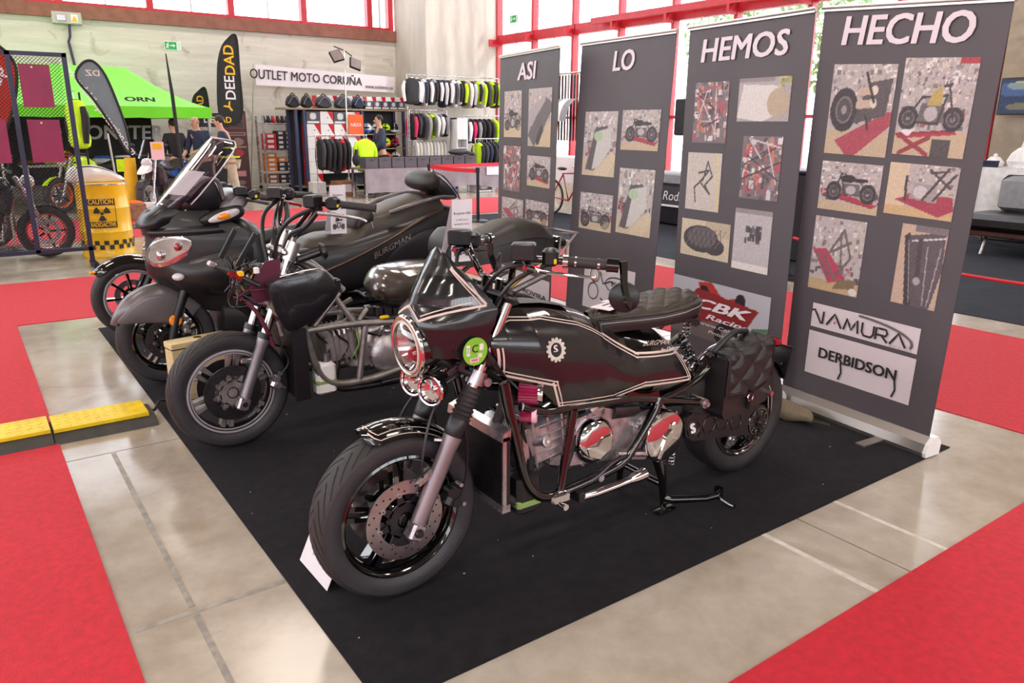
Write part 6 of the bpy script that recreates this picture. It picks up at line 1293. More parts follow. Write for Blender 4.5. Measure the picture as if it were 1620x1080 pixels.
def card(label, o, ex, ey, w, h, lines, pic=False, cat='card', foot=True):
    o, ex, ey = Vector(o), Vector(ex).normalized(), Vector(ey).normalized(); ez = ex.cross(ey)
    t = thing('info_card', label, cat, o)
    ob('card_sheet', MB().prism([(0, 0), (w, 0), (w, h), (0, h)], o, ex, ey, ez, -0.002), MATS['paper'], t, smooth=False)
    if foot:
        b = ey.copy(); b.z *= 1; bk = Vector((-ey.x*1.0, -ey.y*1.0, ey.z)) if abs(ey.x)+abs(ey.y) > 0.05 else ey
        p = o+ey*h; g = p-ez*0.5*h; ob('card_prop', MB().add([p, p+ex*w, o+ex*w-ez*0.45*h, o-ez*0.45*h, p-ez*0.002, p+ex*w-ez*0.002, o+ex*w-ez*(0.45*h+0.002), o-ez*(0.45*h+0.002)], [(0, 1, 2, 3), (4, 7, 6, 5), (0, 4, 5, 1), (3, 2, 6, 7)]), MATS['paper'], t, smooth=False)
    for s, u, v, hh in lines: text('card_lettering', s, hh, o+ex*w*u+ey*h*v+ez*0.0015, ex, ey, MATS['ink'], t)
    if pic:
        c = Cv(26, 22, '#d9cfd4', seed=4); bike_p(c, 0.03, 0.05, 0.94, 0.9); picture('card_picture', c, o+ex*w*0.1+ey*h*0.05+ez*0.0012, ex, ey, w*0.8, h*0.34, t)
card('small white folded card leaning by the front tyre of the roadster', (0.795, 2.40, 0.008), (0.02, -1, 0), (0.42, 0, 0.90), 0.235, 0.17, [('Burgman 400', 0.5, 0.62, 0.022), ('transformada', 0.55, 0.48, 0.018), ('por el propietario', 0.55, 0.36, 0.016)])
card('white info card with a bike picture standing by the wrapped tank', (2.03, 3.38, 0.815), (1, -0.1, 0), (0.02, 0, 1), 0.115, 0.32, [('Burgman 400', 0.5, 0.78, 0.018), ('La idea de un', 0.5, 0.68, 0.013), ('proyecto unico', 0.5, 0.61, 0.013), ('hecho a mano', 0.5, 0.52, 0.013), ('desde cero', 0.5, 0.45, 0.013)], True)
card('white price card standing on the scooter seat', (1.875, 4.58, 0.835), (1, -0.1, 0), (0.02, 0, 1), 0.10, 0.30, [('Burgman', 0.5, 0.80, 0.018), ('650', 0.5, 0.68, 0.018)], True)
mat('canvas', '#6b5f4c', 0.85, var=0.2, vscale=7, bump=0.25, bscale=60)
def bagf(u, v):
    a = 2*PI*u; x = lerp(0, 1, v); w = 0.070*math.sin(PI*min(1, v*1.15+0.08))**0.4*(1-0.25*v); h = 0.050*math.sin(PI*min(1, v*1.1+0.1))**0.5+0.008*math.sin(7*v+3*u*6)
    c = Vector((3.435, 2.48, 0))*(1-v)+Vector((3.43, 2.02, 0))*v; return (c.x+w*math.cos(a)+0.008*math.sin(v*21), c.y, 0.006+max(0.0, 0.04+h*math.sin(a)))
tag(ob('banner_bag', MB().grid(bagf, 28, 40, cu=True), MATS['canvas'], ang=60), 'crumpled khaki fabric bag lying against the banner base', 'bag')
for k, (dx, dy, rz, lab) in enumerate(((0, 0, 0.25, 'white leaflet on the front of the quilted saddle, left of two'), (0.085, 0.03, 0.12, 'white leaflet on the quilted saddle, nearer the seat middle'))):
    t = thing('leaflet', lab, 'leaflet', (1.90+dx, Y1-0.01+dy, 0.857+0.002*k)); M = Matrix.Rotation(rz, 3, 'Z'); c = Vector((1.90+dx, Y1-0.01+dy, 0.8605+0.003*k))
    ob('leaflet_sheet', MB().box(c, (0.13, 0.085, 0.002), M=M), MATS['paper'], t, smooth=False)
    for q in range(2): ob('leaflet_print', MB().box(c+M @ Vector((0.01, 0.018-0.03*q, 0.0014)), (0.06, 0.009, 0.0006), M=M), MATS['ink'], t, smooth=False)
lt_ = MB()
for k in range(70):
    o = Vector((random.uniform(0.75, 3.7), random.uniform(1.6, 6.3), 0.0054)); lt_.box(o, (random.uniform(0.002, 0.007), random.uniform(0.002, 0.006), 0.0006), rz=random.uniform(0, 3))
tag(ob('carpet_lint', lt_, MATS['paper'], smooth=False), 'tiny pale specks of lint scattered on the black carpet', 'lint', kind='stuff')
# ------------------------------------------------------------------ far stands: helpers
ORD = ['first', 'second', 'third', 'fourth', 'fifth', 'sixth', 'seventh', 'eighth', 'ninth', 'tenth', 'eleventh', 'twelfth', 'thirteenth', 'fourteenth', 'fifteenth', 'sixteenth', 'seventeenth', 'eighteenth', 'nineteenth', 'twentieth', 'twenty-first', 'twenty-second', 'twenty-third', 'twenty-fourth']
COLS = {'black': '#1e1c20', 'charcoal': '#3a3a42', 'white': '#e6e4e4', 'grey': '#8f8f95', 'navy': '#232c44', 'red': '#b51f2c', 'lime': '#c3ee14', 'beige': '#b9ad98', 'pink': '#cf2a5b', 'pale grey': '#c9c9cc', 'orange': '#e8661c', 'brown': '#6a3d22', 'dark green': '#2b4038', 'blue': '#2a5fb0', 'cream': '#e4dccb'}
def cl(c, r=0.75): return mat('cloth_'+c.replace(' ', '_'), COLS[c], r, var=0.12, vscale=14, bump=0.1, bscale=90)
def xf(mb, M): mb.v = [tuple(M @ Vector(v)) for v in mb.v]; return mb
def garment(label, o, c1, c2, group, h=0.62, d=0.42, w=0.085, rz=0.0, legs=False, hook=True):
    "a jacket (or trousers) hung from a rail at o; d across the shoulders, w thick"
    o = Vector(o); M = Matrix.Translation(o) @ Matrix.Rotation(rz, 4, 'Z')
    t = thing('trousers' if legs else 'jacket', label, 'trousers' if legs else 'jacket', o-Vector((0, 0, h)), group)
    PL = lambda a, b, c: Vector((b, a, c))
    if legs: out = [(-d/2*0.6, -0.03), (d/2*0.6, -0.03), (d/2*0.55, -h), (-d/2*0.55, -h)]
    else: h *= random.uniform(0.90, 1.05); d *= random.uniform(0.9, 1.05); out = [(-0.06, -0.05), (0.06, -0.05), (d*0.42, -0.12), (d*0.46, -0.22), (d*0.38, -h*0.7), (d*0.40, -h), (-d*0.40, -h), (-d*0.38, -h*0.7), (-d*0.46, -0.22), (-d*0.42, -0.12)]
    ob('leg_panel' if legs else 'jacket_body', xf(pillow(out, -w/2, w/2, PL, 6, 0.16), M), cl(c1), t, ang=60)
    if not legs:
        for s in (-1, 1):
            ob('sleeve', xf(MB().tube([(0, s*d*0.40, -0.13), (0.0, s*d*0.52, -0.26), (-0.01, s*d*0.53, -h*0.62), (-0.02, s*d*0.46, -h*0.92)], [0.040, 0.046, 0.042, 0.032], 8, k=3), M), cl(c2), t)
        ob('collar', xf(MB().tor((0, 0, -0.05), (0, 0, 1), 0.034, 0.013, 12, 6), M), cl(c2), t)
    if hook: ob('hanger', xf(MB().tube([(0, 0, -0.06), (0, 0.004, 0.0), (0, 0.022, 0.022), (0, 0.021, 0.046), (0, 0.0, 0.057), (0, -0.021, 0.046)], 0.004, 5), M), MATS['alloy'], t)
    return t
def carton(label, lo, hi, m, group=None, deco=None, cat='box'):
    lo, hi = Vector(lo), Vector(hi); t = thing('carton', label, cat, ((lo.x+hi.x)/2, (lo.y+hi.y)/2, lo.z), group)
    ob('carton_body', MB().cbox((lo+hi)/2, hi-lo, 0.004), m, t)
    x0, x1, z0, z1, y = lo.x, hi.x, lo.z, hi.z, lo.y-0.002
    if deco == 'wedge':
        ob('red_corner', MB().add([(x1-(x1-x0)*0.45, y, z1), (x1, y, z1), (x1, y, z0+(z1-z0)*0.1)], [(0, 1, 2)]), MATS['red_plastic'], t, smooth=False); ob('side_flap', MB().b2((x0-0.002, lo.y, z0), (x0, hi.y, z1)), MATS['red_plastic'], t, smooth=False); ob('hand_hole', MB().cyl(((x0+x1)/2+0.02, y+0.001, (z0+z1)/2), ((x0+x1)/2+0.02, y-0.001, (z0+z1)/2), 0.014, 8), MATS['ink'], t)
    elif deco == 'label':
        ob('carton_label', MB().b2((x0+(x1-x0)*0.2, y-0.001, z0+(z1-z0)*0.25), (x0+(x1-x0)*0.75, y+0.001, z0+(z1-z0)*0.8)), MATS['paper'], t, smooth=False)
    elif deco == 'print':
        c = Cv(14, 14, '#4b4a52', seed=int(abs(x0*100+z0*37))); c.ell(0.5, 0.6, 0.25, 0.25, '#d5d3d6'); c.rect(0.1, 0.05, 0.9, 0.25, '#e9e6e6'); picture('carton_print', c, (x0+0.005, y-0.001, z0+0.005), (1, 0, 0), (0, 0, 1), x1-x0-0.01, z1-z0-0.01, t)
    elif deco == 'lid': ob('carton_lid', MB().cbox(((x0+x1)/2, (lo.y+hi.y)/2, z1-0.015), (x1-x0+0.008, hi.y-lo.y+0.008, 0.03), 0.003), m, t); ob('hand_hole', MB().b2((lerp(x0, x1, .35), y-0.003, z1-0.07), (lerp(x0, x1, .65), y+0.001, z1-0.05)), MATS['ink'], t, smooth=False)
    return t
def helmet(label, o, c1, c2, group=None, r=0.13):
    o = Vector(o); t = thing('helmet', label, 'helmet', o, group); d = Vector((-0.45, -0.89, 0)).normalized(); s = Vector((-d.y, d.x, 0))
    ob('helmet_shell', MB().ball(o+Vector((0, 0, r*1.01)), (r, r*1.05, r), 14, 10), mat('helmet_'+c1.replace(' ', '_'), COLS[c1], 0.2, coat=0.8, var=0.08), t)
    ob('visor', MB().ball(o+d*r*0.32+Vector((0, 0, r*1.08)), (r*0.80, r*0.80, r*0.36), 14, 8), MATS['black_gloss'], t)
    ob('chin_bar', MB().tube([o+s*r*0.8+d*r*0.3+Vector((0, 0, r*0.5)), o+d*r*1.05+Vector((0, 0, r*0.42)), o-s*r*0.8+d*r*0.3+Vector((0, 0, r*0.5))], r*0.24, 8, k=4), mat('helmet_'+c2.replace(' ', '_'), COLS[c2], 0.2, coat=0.8, var=0.08), t)
    ob('helmet_stripe', MB().tor(o+Vector((0, 0, r*0.98)), s, r*0.995, 0.012, 20, 5), mat('helmet_'+c2.replace(' ', '_'), COLS[c2], 0.2, coat=0.8, var=0.08), t)
    return t
def skin(name, V, E, R, m, parent, sub=2):
    off = OFF[parent.name]; me = bpy.data.meshes.new(name); me.from_pydata([Vector(v)-off for v in V], E, []); me.materials.append(m)
    o = bpy.data.objects.new(name, me); link(o); o.parent = parent; OFF[o.name] = off
    md = o.modifiers.new('Skin', 'SKIN'); md.use_smooth_shade = True
    for i, r in enumerate(R):
        r = r if isinstance(r, tuple) else (r, r); me.skin_vertices[0].data[i].radius = r; me.skin_vertices[0].data[i].use_root = (i == 0)
    sb = o.modifiers.new('Sub', 'SUBSURF'); sb.levels = sub; sb.render_levels = sub
    return o
FLESH = mat('skin_tone', '#c79a82', 0.5, var=0.06); mat('hair_dark', '#2b2320', 0.7, var=0.2); mat('hair_grey', '#75706c', 0.7, var=0.2)
def person(label, base, head, k=0.93, lean=0.0, arms=((0.30, 0.05, 0.95), (0.30, 0.05, 0.95)), shirt='navy', trousers='beige', hair='hair_dark', shoes='black', bald=False, trim=None, look=0.0, step=0.06):
    b = Vector(base); M = Matrix.Translation(b) @ Matrix.Rotation(head, 4, 'Z')   # local: +y forward, +x right
    def L(x, y, z):
        if z > 0.9: y += lean*(z-0.9)
        return M @ Vector((x*k, y*k, z*k))
    t = thing('person', label, 'person', b)
    V, E, R = [], [], []
    def add(p, r, prev=None):
        V.append(p); R.append(r*k if not isinstance(r, tuple) else tuple(a*k for a in r))
        if prev is not None: E.append((prev, len(V)-1))
        return len(V)-1
    pel = add(L(0, 0, 0.95), (0.13, 0.10)); wst = add(L(0, 0, 1.10), (0.125, 0.10), pel); chs = add(L(0, 0, 1.32), (0.15, 0.115), wst); nkb = add(L(0, 0, 1.48), 0.065, chs); nk = add(L(0, 0.015, 1.545), 0.055, nkb); hd = add(L(0, 0.03, 1.61), 0.082, nk); ht = add(L(0, 0.025, 1.70), 0.080, hd); add(L(0, 0.02, 1.75), 0.05, ht)
    wr_ = []
    for s, (ex, ey, ez) in zip((-1, 1), arms):
        sh = add(L(s*0.17, 0, 1.42), 0.062, chs); el = add(L(s*0.25, ey*0.4-0.03, 1.15), 0.045, sh); w = add(L(s*ex*0.9, ey, ez), 0.032, el)
        fw_ = (L(s*ex*0.9, ey, ez)-L(s*0.25, ey*0.4-0.03, 1.15)).normalized(); pm = add(V[w]+fw_*0.05*k, (0.040, 0.022), w); wr_.append(w)
        sd_ = fw_.cross(Vector((0, 0, 1)));
        if sd_.length < 0.1: sd_ = M.to_3x3() @ Vector((0, 1, 0))
        sd_.normalize()
        for q, (a, ln) in enumerate(((-0.026, 0.060), (-0.009, 0.075), (0.009, 0.072), (0.026, 0.055))):
            f1 = add(V[pm]+fw_*0.035*k+sd_*a*k, 0.0095, pm); add(V[f1]+fw_*ln*k*0.8+Vector((0, 0, -0.012)), 0.008, f1)
        th = add(V[w]+fw_*0.03*k-sd_*0.038*k, 0.011, w); add(V[th]+fw_*0.04*k-sd_*0.012*k, 0.009, th)
    for s in (-1, 1):
        hp = add(L(s*0.09, 0, 0.90), 0.085, pel); kn = add(L(s*0.10, s*step, 0.48), 0.058, hp); an = add(L(s*0.10, s*step*1.6-0.03, 0.09), 0.042, kn); add(L(s*0.11, s*step*1.6+0.11, 0.04), 0.038, an)
    skin('body', V, E, R, FLESH, t)
    def sub(name, idx_chain, radii, m):
        V2, E2 = [], []
        for ch in idx_chain:
            pass
        return None
    # clothes follow the same joints with a little more room
    SV = [L(0, 0, 0.90), L(0, 0, 1.10), L(0, 0, 1.32), L(0, 0, 1.45)]; SE = [(0, 1), (1, 2), (2, 3)]; SR = [(0.165*k, 0.125*k), (0.16*k, 0.125*k), (0.18*k, 0.14*k), (0.085*k, 0.085*k)]
    for s, (ex, ey, ez) in zip((-1, 1), arms):
        i = len(SV); SV += [L(s*0.175, 0, 1.42), L(s*0.255, ey*0.4-0.03, 1.15), L(s*0.255+(s*ex*0.9-s*0.255)*0.85, (ey*0.4-0.03)*0.15+ey*0.85, 1.15*0.15+ez*0.85)]; SE += [(2, i), (i, i+1), (i+1, i+2)]; SR += [0.082*k, 0.064*k, 0.050*k]
    sh = skin('shirt', SV, SE, SR, cl(shirt), t)
    TV = [L(0, 0, 0.94)]; TE = []; TR_ = [(0.155*k, 0.125*k)]
    for s in (-1, 1):
        i = len(TV); TV += [L(s*0.095, 0, 0.84), L(s*0.10, s*step, 0.48), L(s*0.10, s*step*1.6-0.03, 0.10)]; TE += [(0, i), (i, i+1), (i+1, i+2)]; TR_ += [0.105*k, 0.080*k, 0.068*k]
    skin('trousers', TV, TE, TR_, cl(trousers), t)
    for s in (-1, 1): skin('shoe', [L(s*0.10, s*step*1.6-0.05, 0.05), L(s*0.11, s*step*1.6+0.07, 0.045), L(s*0.115, s*step*1.6+0.15, 0.035)], [(0, 1), (1, 2)], [0.050*k, 0.052*k, 0.038*k], cl(shoes), t, 1)
    hc = L(0, 0.012, 1.69)
    if not bald: ob('hair', MB().ball(hc+(M.to_3x3() @ Vector((0, -0.02, 0.012)))*k, (0.092*k, 0.092*k, 0.085*k), 14, 8), MATS[hair], t)
    else: ob('hair', MB().tor(hc-Vector((0, 0, 0.03)), (0, 0, 1), 0.075*k, 0.016*k, 16, 6, PI*1.0+head, PI*2+head), MATS[hair], t)
    F = M.to_3x3()
    ob('nose', MB().tube([L(0, 0.108, 1.665), L(0, 0.130, 1.635), L(0, 0.112, 1.622)], [0.010*k, 0.014*k, 0.010*k], 8), FLESH, t)
    for s in (-1, 1):
        ob('eye', MB().ball(L(s*0.032, 0.098, 1.672), 0.010*k, 8, 6), MATS['ink'], t); ob('ear', MB().ball(L(s*0.086, 0.01, 1.65), (0.014*k, 0.022*k, 0.030*k), 8, 6), FLESH, t)
    ob('mouth', MB().tube([L(-0.025, 0.102, 1.600), L(0, 0.110, 1.598), L(0.025, 0.102, 1.600)], 0.006*k, 6), mat('lip', '#a5605a', 0.5), t)
    if trim:
        for nm, z, r, c in trim: ob(nm, MB().tor(L(0, 0, z), (0, 0, 1), r*k, 0.016*k, 24, 6), cl(c), t)
    return t
def naked_bike(label, M, body='black', accent='red', fork='gold', screen=False, k=0.93):
    t = thing('motorcycle', label, 'motorcycle', M @ Vector((0, 0, 0)))
    def pb(n, mb, m): return ob(n, xf(mb, M), MATS[m] if isinstance(m, str) else m, t)
    S = Matrix.Scale(k, 4); M = M @ S
    bc = mat('bike_paint_'+body.replace(' ', '_'), COLS.get(body, '#222222'), 0.25, coat=0.7, var=0.1); ac = mat('bike_paint_'+accent.replace(' ', '_'), COLS.get(accent, '#aa2222'), 0.25, coat=0.7, var=0.1)
    for nm, x in (('front', 0.72), ('rear', -0.70)):
        c = (x, 0, 0.32); pb(nm+'_tyre', MB().lathe(tyre_prof(0.315, 0.13, 0.22), c, (0, 1, 0), 32), 'rubber'); pb(nm+'_rim', MB().lathe([(0.222, -0.05), (0.205, -0.045), (0.195, 0), (0.205, 0.045), (0.222, 0.05)], c, (0, 1, 0), 32), ac)
        for q in range(5):
            a = q*2*PI/5; pb(nm+'_spoke', MB().tube([(x+0.03*math.cos(a), 0, 0.32+0.03*math.sin(a)), (x+0.2*math.cos(a), 0, 0.32+0.2*math.sin(a))], 0.014, 6), 'black_satin')
        pb(nm+'_disc', MB().lathe([(0.10, -0.07), (0.15, -0.07), (0.15, -0.064), (0.10, -0.064)], c, (0, 1, 0), 28, close=True), 'alloy')
    for s in (-1, 1):
        pb('fork_leg', MB().tube([(0.74, 0.1*s, 0.30), (0.60, 0.1*s, 0.66), (0.48, 0.1*s, 0.98)], [0.026, 0.028, 0.028], 10), fork); pb('grip', MB().tube([(0.43, 0.24*s, 1.06), (0.38, 0.38*s, 1.05)], 0.017, 8), 'rubber'); pb('swing_arm', MB().tube([(-0.2, 0.1*s, 0.42), (-0.70, 0.1*s, 0.32)], 0.03, 8), 'alloy')
        pb('mirror_stalk', MB().tube([(0.44, 0.22*s, 1.07), (0.46, 0.28*s, 1.2)], 0.007, 6), 'black_satin'); pb('mirror', MB().ball((0.46, 0.30*s, 1.22), (0.02, 0.06, 0.035), 10, 6), 'black_satin')
    pb('handlebar', MB().tube([(0.40, -0.3, 1.05), (0.45, -0.12, 1.04), (0.45, 0.12, 1.04), (0.40, 0.3, 1.05)], 0.012, 8), 'black_satin'); pb('headlamp', MB().ball((0.60, 0, 0.92), (0.08, 0.10, 0.09), 12, 8), 'lens_clear')
    PL = lambda a, b, c: Vector((a, b, c))
    pb('fuel_tank', pillow([(0.42, 0.86), (0.36, 0.98), (0.18, 1.0), (-0.02, 0.90), (-0.06, 0.80), (0.15, 0.76)], -0.16, 0.16, PL, 8, 0.35), bc); pb('seat', pillow([(-0.02, 0.82), (-0.30, 0.84), (-0.72, 0.95), (-0.74, 0.90), (-0.40, 0.76), (-0.05, 0.76)], -0.13, 0.13, PL, 8, 0.3), 'seat_vinyl')
    pb('radiator_cowl', pillow([(0.46, 0.86), (0.30, 0.84), (0.22, 0.60), (0.36, 0.52)], -0.18, 0.18, PL, 8, 0.25), bc); pb('engine', MB().cbox((0.08, 0, 0.50), (0.44, 0.34, 0.36), 0.06), 'dark_steel'); pb('engine_cover', MB().cyl((0.02, -0.20, 0.44), (0.02, 0.20, 0.44), 0.10, 18), 'cast_alloy')
    pb('frame', MB().tube([(0.42, -0.1, 0.90), (0.20, -0.17, 0.72), (-0.15, -0.16, 0.62), (-0.22, -0.12, 0.42)], 0.022, 8).tube([(0.42, 0.1, 0.90), (0.20, 0.17, 0.72), (-0.15, 0.16, 0.62), (-0.22, 0.12, 0.42)], 0.022, 8), 'black_satin'); pb('exhaust', MB().tube([(0.28, -0.12, 0.45), (0.25, -0.14, 0.26), (-0.20, -0.16, 0.26), (-0.62, -0.19, 0.50)], [0.025, 0.025, 0.04, 0.055], 10), 'alloy')
    pb('front_mudguard', MB().grid(lambda u, v: Vector((0.72+0.335*math.cos(lerp(0.6, 2.2, u)), lerp(-0.07, 0.07, v), 0.32+0.335*math.sin(lerp(0.6, 2.2, u)))), 12, 4), bc)
    if screen: pb('windscreen', MB().grid(lambda u, v: Vector((0.62-0.16*u+0.05*(2*v-1)**2*-1, lerp(-0.16, 0.16, v)*(1-0.3*u), 1.0+0.32*u)), 8, 8), 'smoked_screen'); pb('beak', pillow([(0.55, 0.78), (0.90, 0.74), (0.72, 0.86), (0.56, 0.92)], -0.08, 0.08, PL, 6, 0.3), ac)
    return t

# ------------------------------------------------------------------ left: mesh display stand, its bikes, drum
fs = thing('mesh_stand', 'dark steel display stand of expanded mesh with wine-red plates', 'display stand', (0.60, 9.36, 0))
mat('frame_blue', '#2e2c44', 0.4, 0.3, var=0.15)
for x in (0.12, 0.60, 1.09): ob('stand_post', MB().b2((x-0.022, 9.34, 0.0 if x > 1 else 0.18), (x+0.022, 9.38, 2.17)), MATS['frame_blue'], fs, smooth=False)
for z in (0.19, 2.15): ob('stand_rail', MB().b2((-0.6, 9.34, z-0.02), (1.11, 9.38, z+0.02)), MATS['frame_blue'], fs, smooth=False)
ob('stand_foot', MB().cbox((1.10, 9.32, 0.03), (0.06, 0.36, 0.05), 0.01), MATS['black_steel'], fs); ob('stand_foot', MB().cbox((-0.58, 9.36, 0.03), (0.06, 0.36, 0.05), 0.01), MATS['black_steel'], fs); ob('stand_post', MB().b2((-0.60, 9.34, 0), (-0.56, 9.38, 2.17)), MATS['frame_blue'], fs, smooth=False)
mm = MB(); cw, ch_ = 0.034, 0.0165
for j in range(int(1.92/ch_)):
    z = 0.21+j*ch_; n = int(1.66/cw)
    for i in range(n):
        x = -0.57+i*cw+(cw/2 if j % 2 else 0)
        for dx in (-cw/2, cw/2):
            a, b = Vector((x, 9.36, z)), Vector((x+dx, 9.36, z+ch_)); w_ = 0.0034
            mm.add([a+Vector((0, -0.002, -w_)), b+Vector((0, -0.002, -w_)), b+Vector((0, 0.002, w_)), a+Vector((0, 0.002, w_))], [(0, 1, 2, 3)])
ob('expanded_mesh', mm, MATS['black_steel'], fs, smooth=False, kind='stuff')
for x0, z0, x1, z1 in ((0.675, 1.64, 0.945, 2.05), (0.68, 1.10, 0.965, 1.52), (0.20, 1.10, 0.50, 1.52), (0.20, 1.64, 0.47, 2.05)):
    ob('price_plate', MB().b2((x0, 9.325, z0), (x1, 9.332, z1)), MATS['crimson_plate'], fs, smooth=False); ob('plate_magnet', MB().ball(((x0+x1)/2-0.02, 9.322, z1-0.03), 0.010, 8, 6), MATS['white_plastic'], fs)
naked_bike('black naked motorcycle with red wheels behind the mesh stand', Matrix.Translation((0.10, 10.25, 0)), 'black', 'red', 'alloy')
naked_bike('dark motorcycle partly hidden at the far left behind the mesh', Matrix.Translation((-0.42, 11.3, 0)), 'charcoal', 'charcoal', 'gold')
mat('drum_yellow', '#f0bb10', 0.35, coat=0.3, var=0.05, vscale=4)
dc = Vector((1.36, 10.06, 0)); dr = 0.272
dm = thing('oil_drum', 'yellow oil drum with a radioactive warning label', 'drum', dc)
ob('drum_shell', MB().lathe([(0, 0.0), (dr, 0.0), (dr+0.008, 0.02), (dr, 0.035), (dr, 0.28), (dr+0.008, 0.29), (dr, 0.30), (dr, 0.55), (dr+0.008, 0.56), (dr, 0.57), (dr, 0.80), (dr+0.01, 0.82), (dr-0.01, 0.83), (dr-0.02, 0.815), (0, 0.815)], dc, (0, 0, 1), 48), MATS['drum_yellow'], dm, ang=50)
ob('drum_rim', MB().tor(dc+Vector((0, 0, 0.822)), (0, 0, 1), dr, 0.010, 48, 6), MATS['alloy'], dm)
def dpt(a, z, lift=0.009): return dc+Vector(((dr+lift)*math.sin(a), -(dr+lift)*math.cos(a), z))
def dpatch(a0, a1, z0, z1, m, n='drum_marking', lift=0.010): return ob(n, MB().grid(lambda u, v: dpt(lerp(a0, a1, u), lerp(z0, z1, v), lift), 8, 1), MATS[m], dm, smooth=False)
A0 = -0.22
for r in range(2):
    for q in range(22):
        if (q+r) % 2 == 0: dpatch(-1.9+q*0.18, -1.9+(q+1)*0.18, 0.10+0.05*r, 0.15+0.05*r, 'ink', 'checker_square')
dpatch(A0-0.52, A0+0.52, 0.60, 0.67, 'ink'); dpatch(A0-0.52, A0+0.52, 0.345, 0.415, 'ink'); dpatch(A0-0.52, A0-0.50, 0.415, 0.60, 'ink'); dpatch(A0+0.50, A0+0.52, 0.415, 0.60, 'ink')
def wrap(v): a = (v.x-dc.x); return dpt(A0+a/dr, v.z, 0.012)
text('drum_lettering', 'CAUTION', 0.075, (dc.x, 9, 0.636), (1, 0, 0), (0, 0, 1), MATS['drum_yellow'], dm, bold=0.02, sx=0.75, bend=wrap); text('drum_lettering', 'RADIOACTIVE', 0.068, (dc.x, 9, 0.381), (1, 0, 0), (0, 0, 1), MATS['drum_yellow'], dm, bold=0.02, sx=0.58, bend=wrap)
for q in range(3):
    a = PI/2*3+q*2*PI/3
    ob('trefoil_blade', MB().grid(lambda u, v: wrap(Vector((dc.x+lerp(0.025, 0.085, v)*math.cos(a+lerp(-0.5, 0.5, u)), 9, 0.508+lerp(0.025, 0.085, v)*math.sin(a+lerp(-0.5, 0.5, u))))), 8, 3), MATS['ink'], dm, smooth=False)
ob('trefoil_hub', MB().grid(lambda u, v: wrap(Vector((dc.x+0.018*v*math.cos(2*PI*u), 9, 0.508+0.018*v*math.sin(2*PI*u)))), 14, 2), MATS['ink'], dm, smooth=False)
PL = lambda a, b, c: Vector((a, b, c))
tl = thing('tail_fairing', 'white racing tail fairing with a navy stripe on the yellow drum', 'fairing', (1.30, 10.05, 0.832))
ob('fairing_shell', xf(pillow([(-0.30, 0.02), (-0.26, 0.17), (-0.05, 0.20), (0.12, 0.15), (0.25, 0.07), (0.27, 0.015), (0.0, 0.0)], -0.13, 0.13, PL, 8, 0.3), Matrix.Translation((1.33, 10.05, 0.834))), mat('fairing_white', '#e9e5df', 0.25, coat=0.5, var=0.04), tl, ang=60)
ob('navy_stripe', MB().tube([(1.12, 9.945, 1.018), (1.28, 9.945, 1.02), (1.42, 9.95, 0.985), (1.55, 9.965, 0.915)], 0.013, 8, k=4, flat=0.5), cl('navy'), tl)

# ------------------------------------------------------------------ left: green tent and flags
mat('tent_green', '#6fdc1e', 0.6, var=0.06, vscale=2); mat('tent_black', '#2b2724', 0.8, var=0.1)
tn = thing('gazebo_tent', 'bright green pop-up gazebo with black printed side walls', 'tent', (1.7, 17.0, 0))
x0, x1, y0, y1, ze, zr_ = -1.2, 4.12, 15.5, 18.7, 1.78, 2.52
def can(u, v):
    x, y = lerp(x0, x1, u), lerp(y0, y1, v); d = min(min(u*(x1-x0), (1-u)*(x1-x0))/1.1, min(v, 1-v)*2); d = min(1, d); return (x, y, lerp(ze, zr_, d**1.35))
ob('canopy', MB().grid(can, 48, 32), MATS['tent_green'], tn, ang=30)
for a, b in (((x0, y0), (x1, y0)), ((x1, y0), (x1, y1)), ((x0, y1), (x1, y1)), ((x0, y0), (x0, y1))):
    ob('valance', MB().grid(lambda u, v: (lerp(a[0], b[0], u)+0.0, lerp(a[1], b[1], u)-0.01, lerp(ze, ze-0.20, v)+0.006*math.sin(u*60)*v), 30, 2), MATS['tent_green'], tn)
for x, y in ((x0+.05, y0+.05), (x1-.05, y0+.05), (x1-.05, y1-.05), (x0+.05, y1-.05)): ob('tent_leg', MB().b2((x-.025, y-.025, 0), (x+.025, y+.025, ze)), MATS['aluminium'], tn, smooth=False)
ob('back_wall', MB().b2((x0+.03, y1-.06, 0.25), (x1-.45, y1-.05, ze)), MATS['tent_black'], tn, smooth=False); ob('side_wall', MB().b2((x0+.04, y0+.1, 0.25), (x0+.05, y1-.1, ze)), MATS['tent_black'], tn, smooth=False)
text('wall_lettering', 'D MONSTER', 0.40, (2.75, y1-0.075, 1.28), (1, 0, 0), (0, 0, 1), MATS['paper'], tn, bold=0.02, sx=1.0, shear=0.1); text('canopy_lettering', 'ORN', 0.13, (2.95, 15.72, 1.90), (1, 0, 0), (0, 0.6, 0.8), MATS['tent_black'], tn, bold=0.04, sx=1.8)
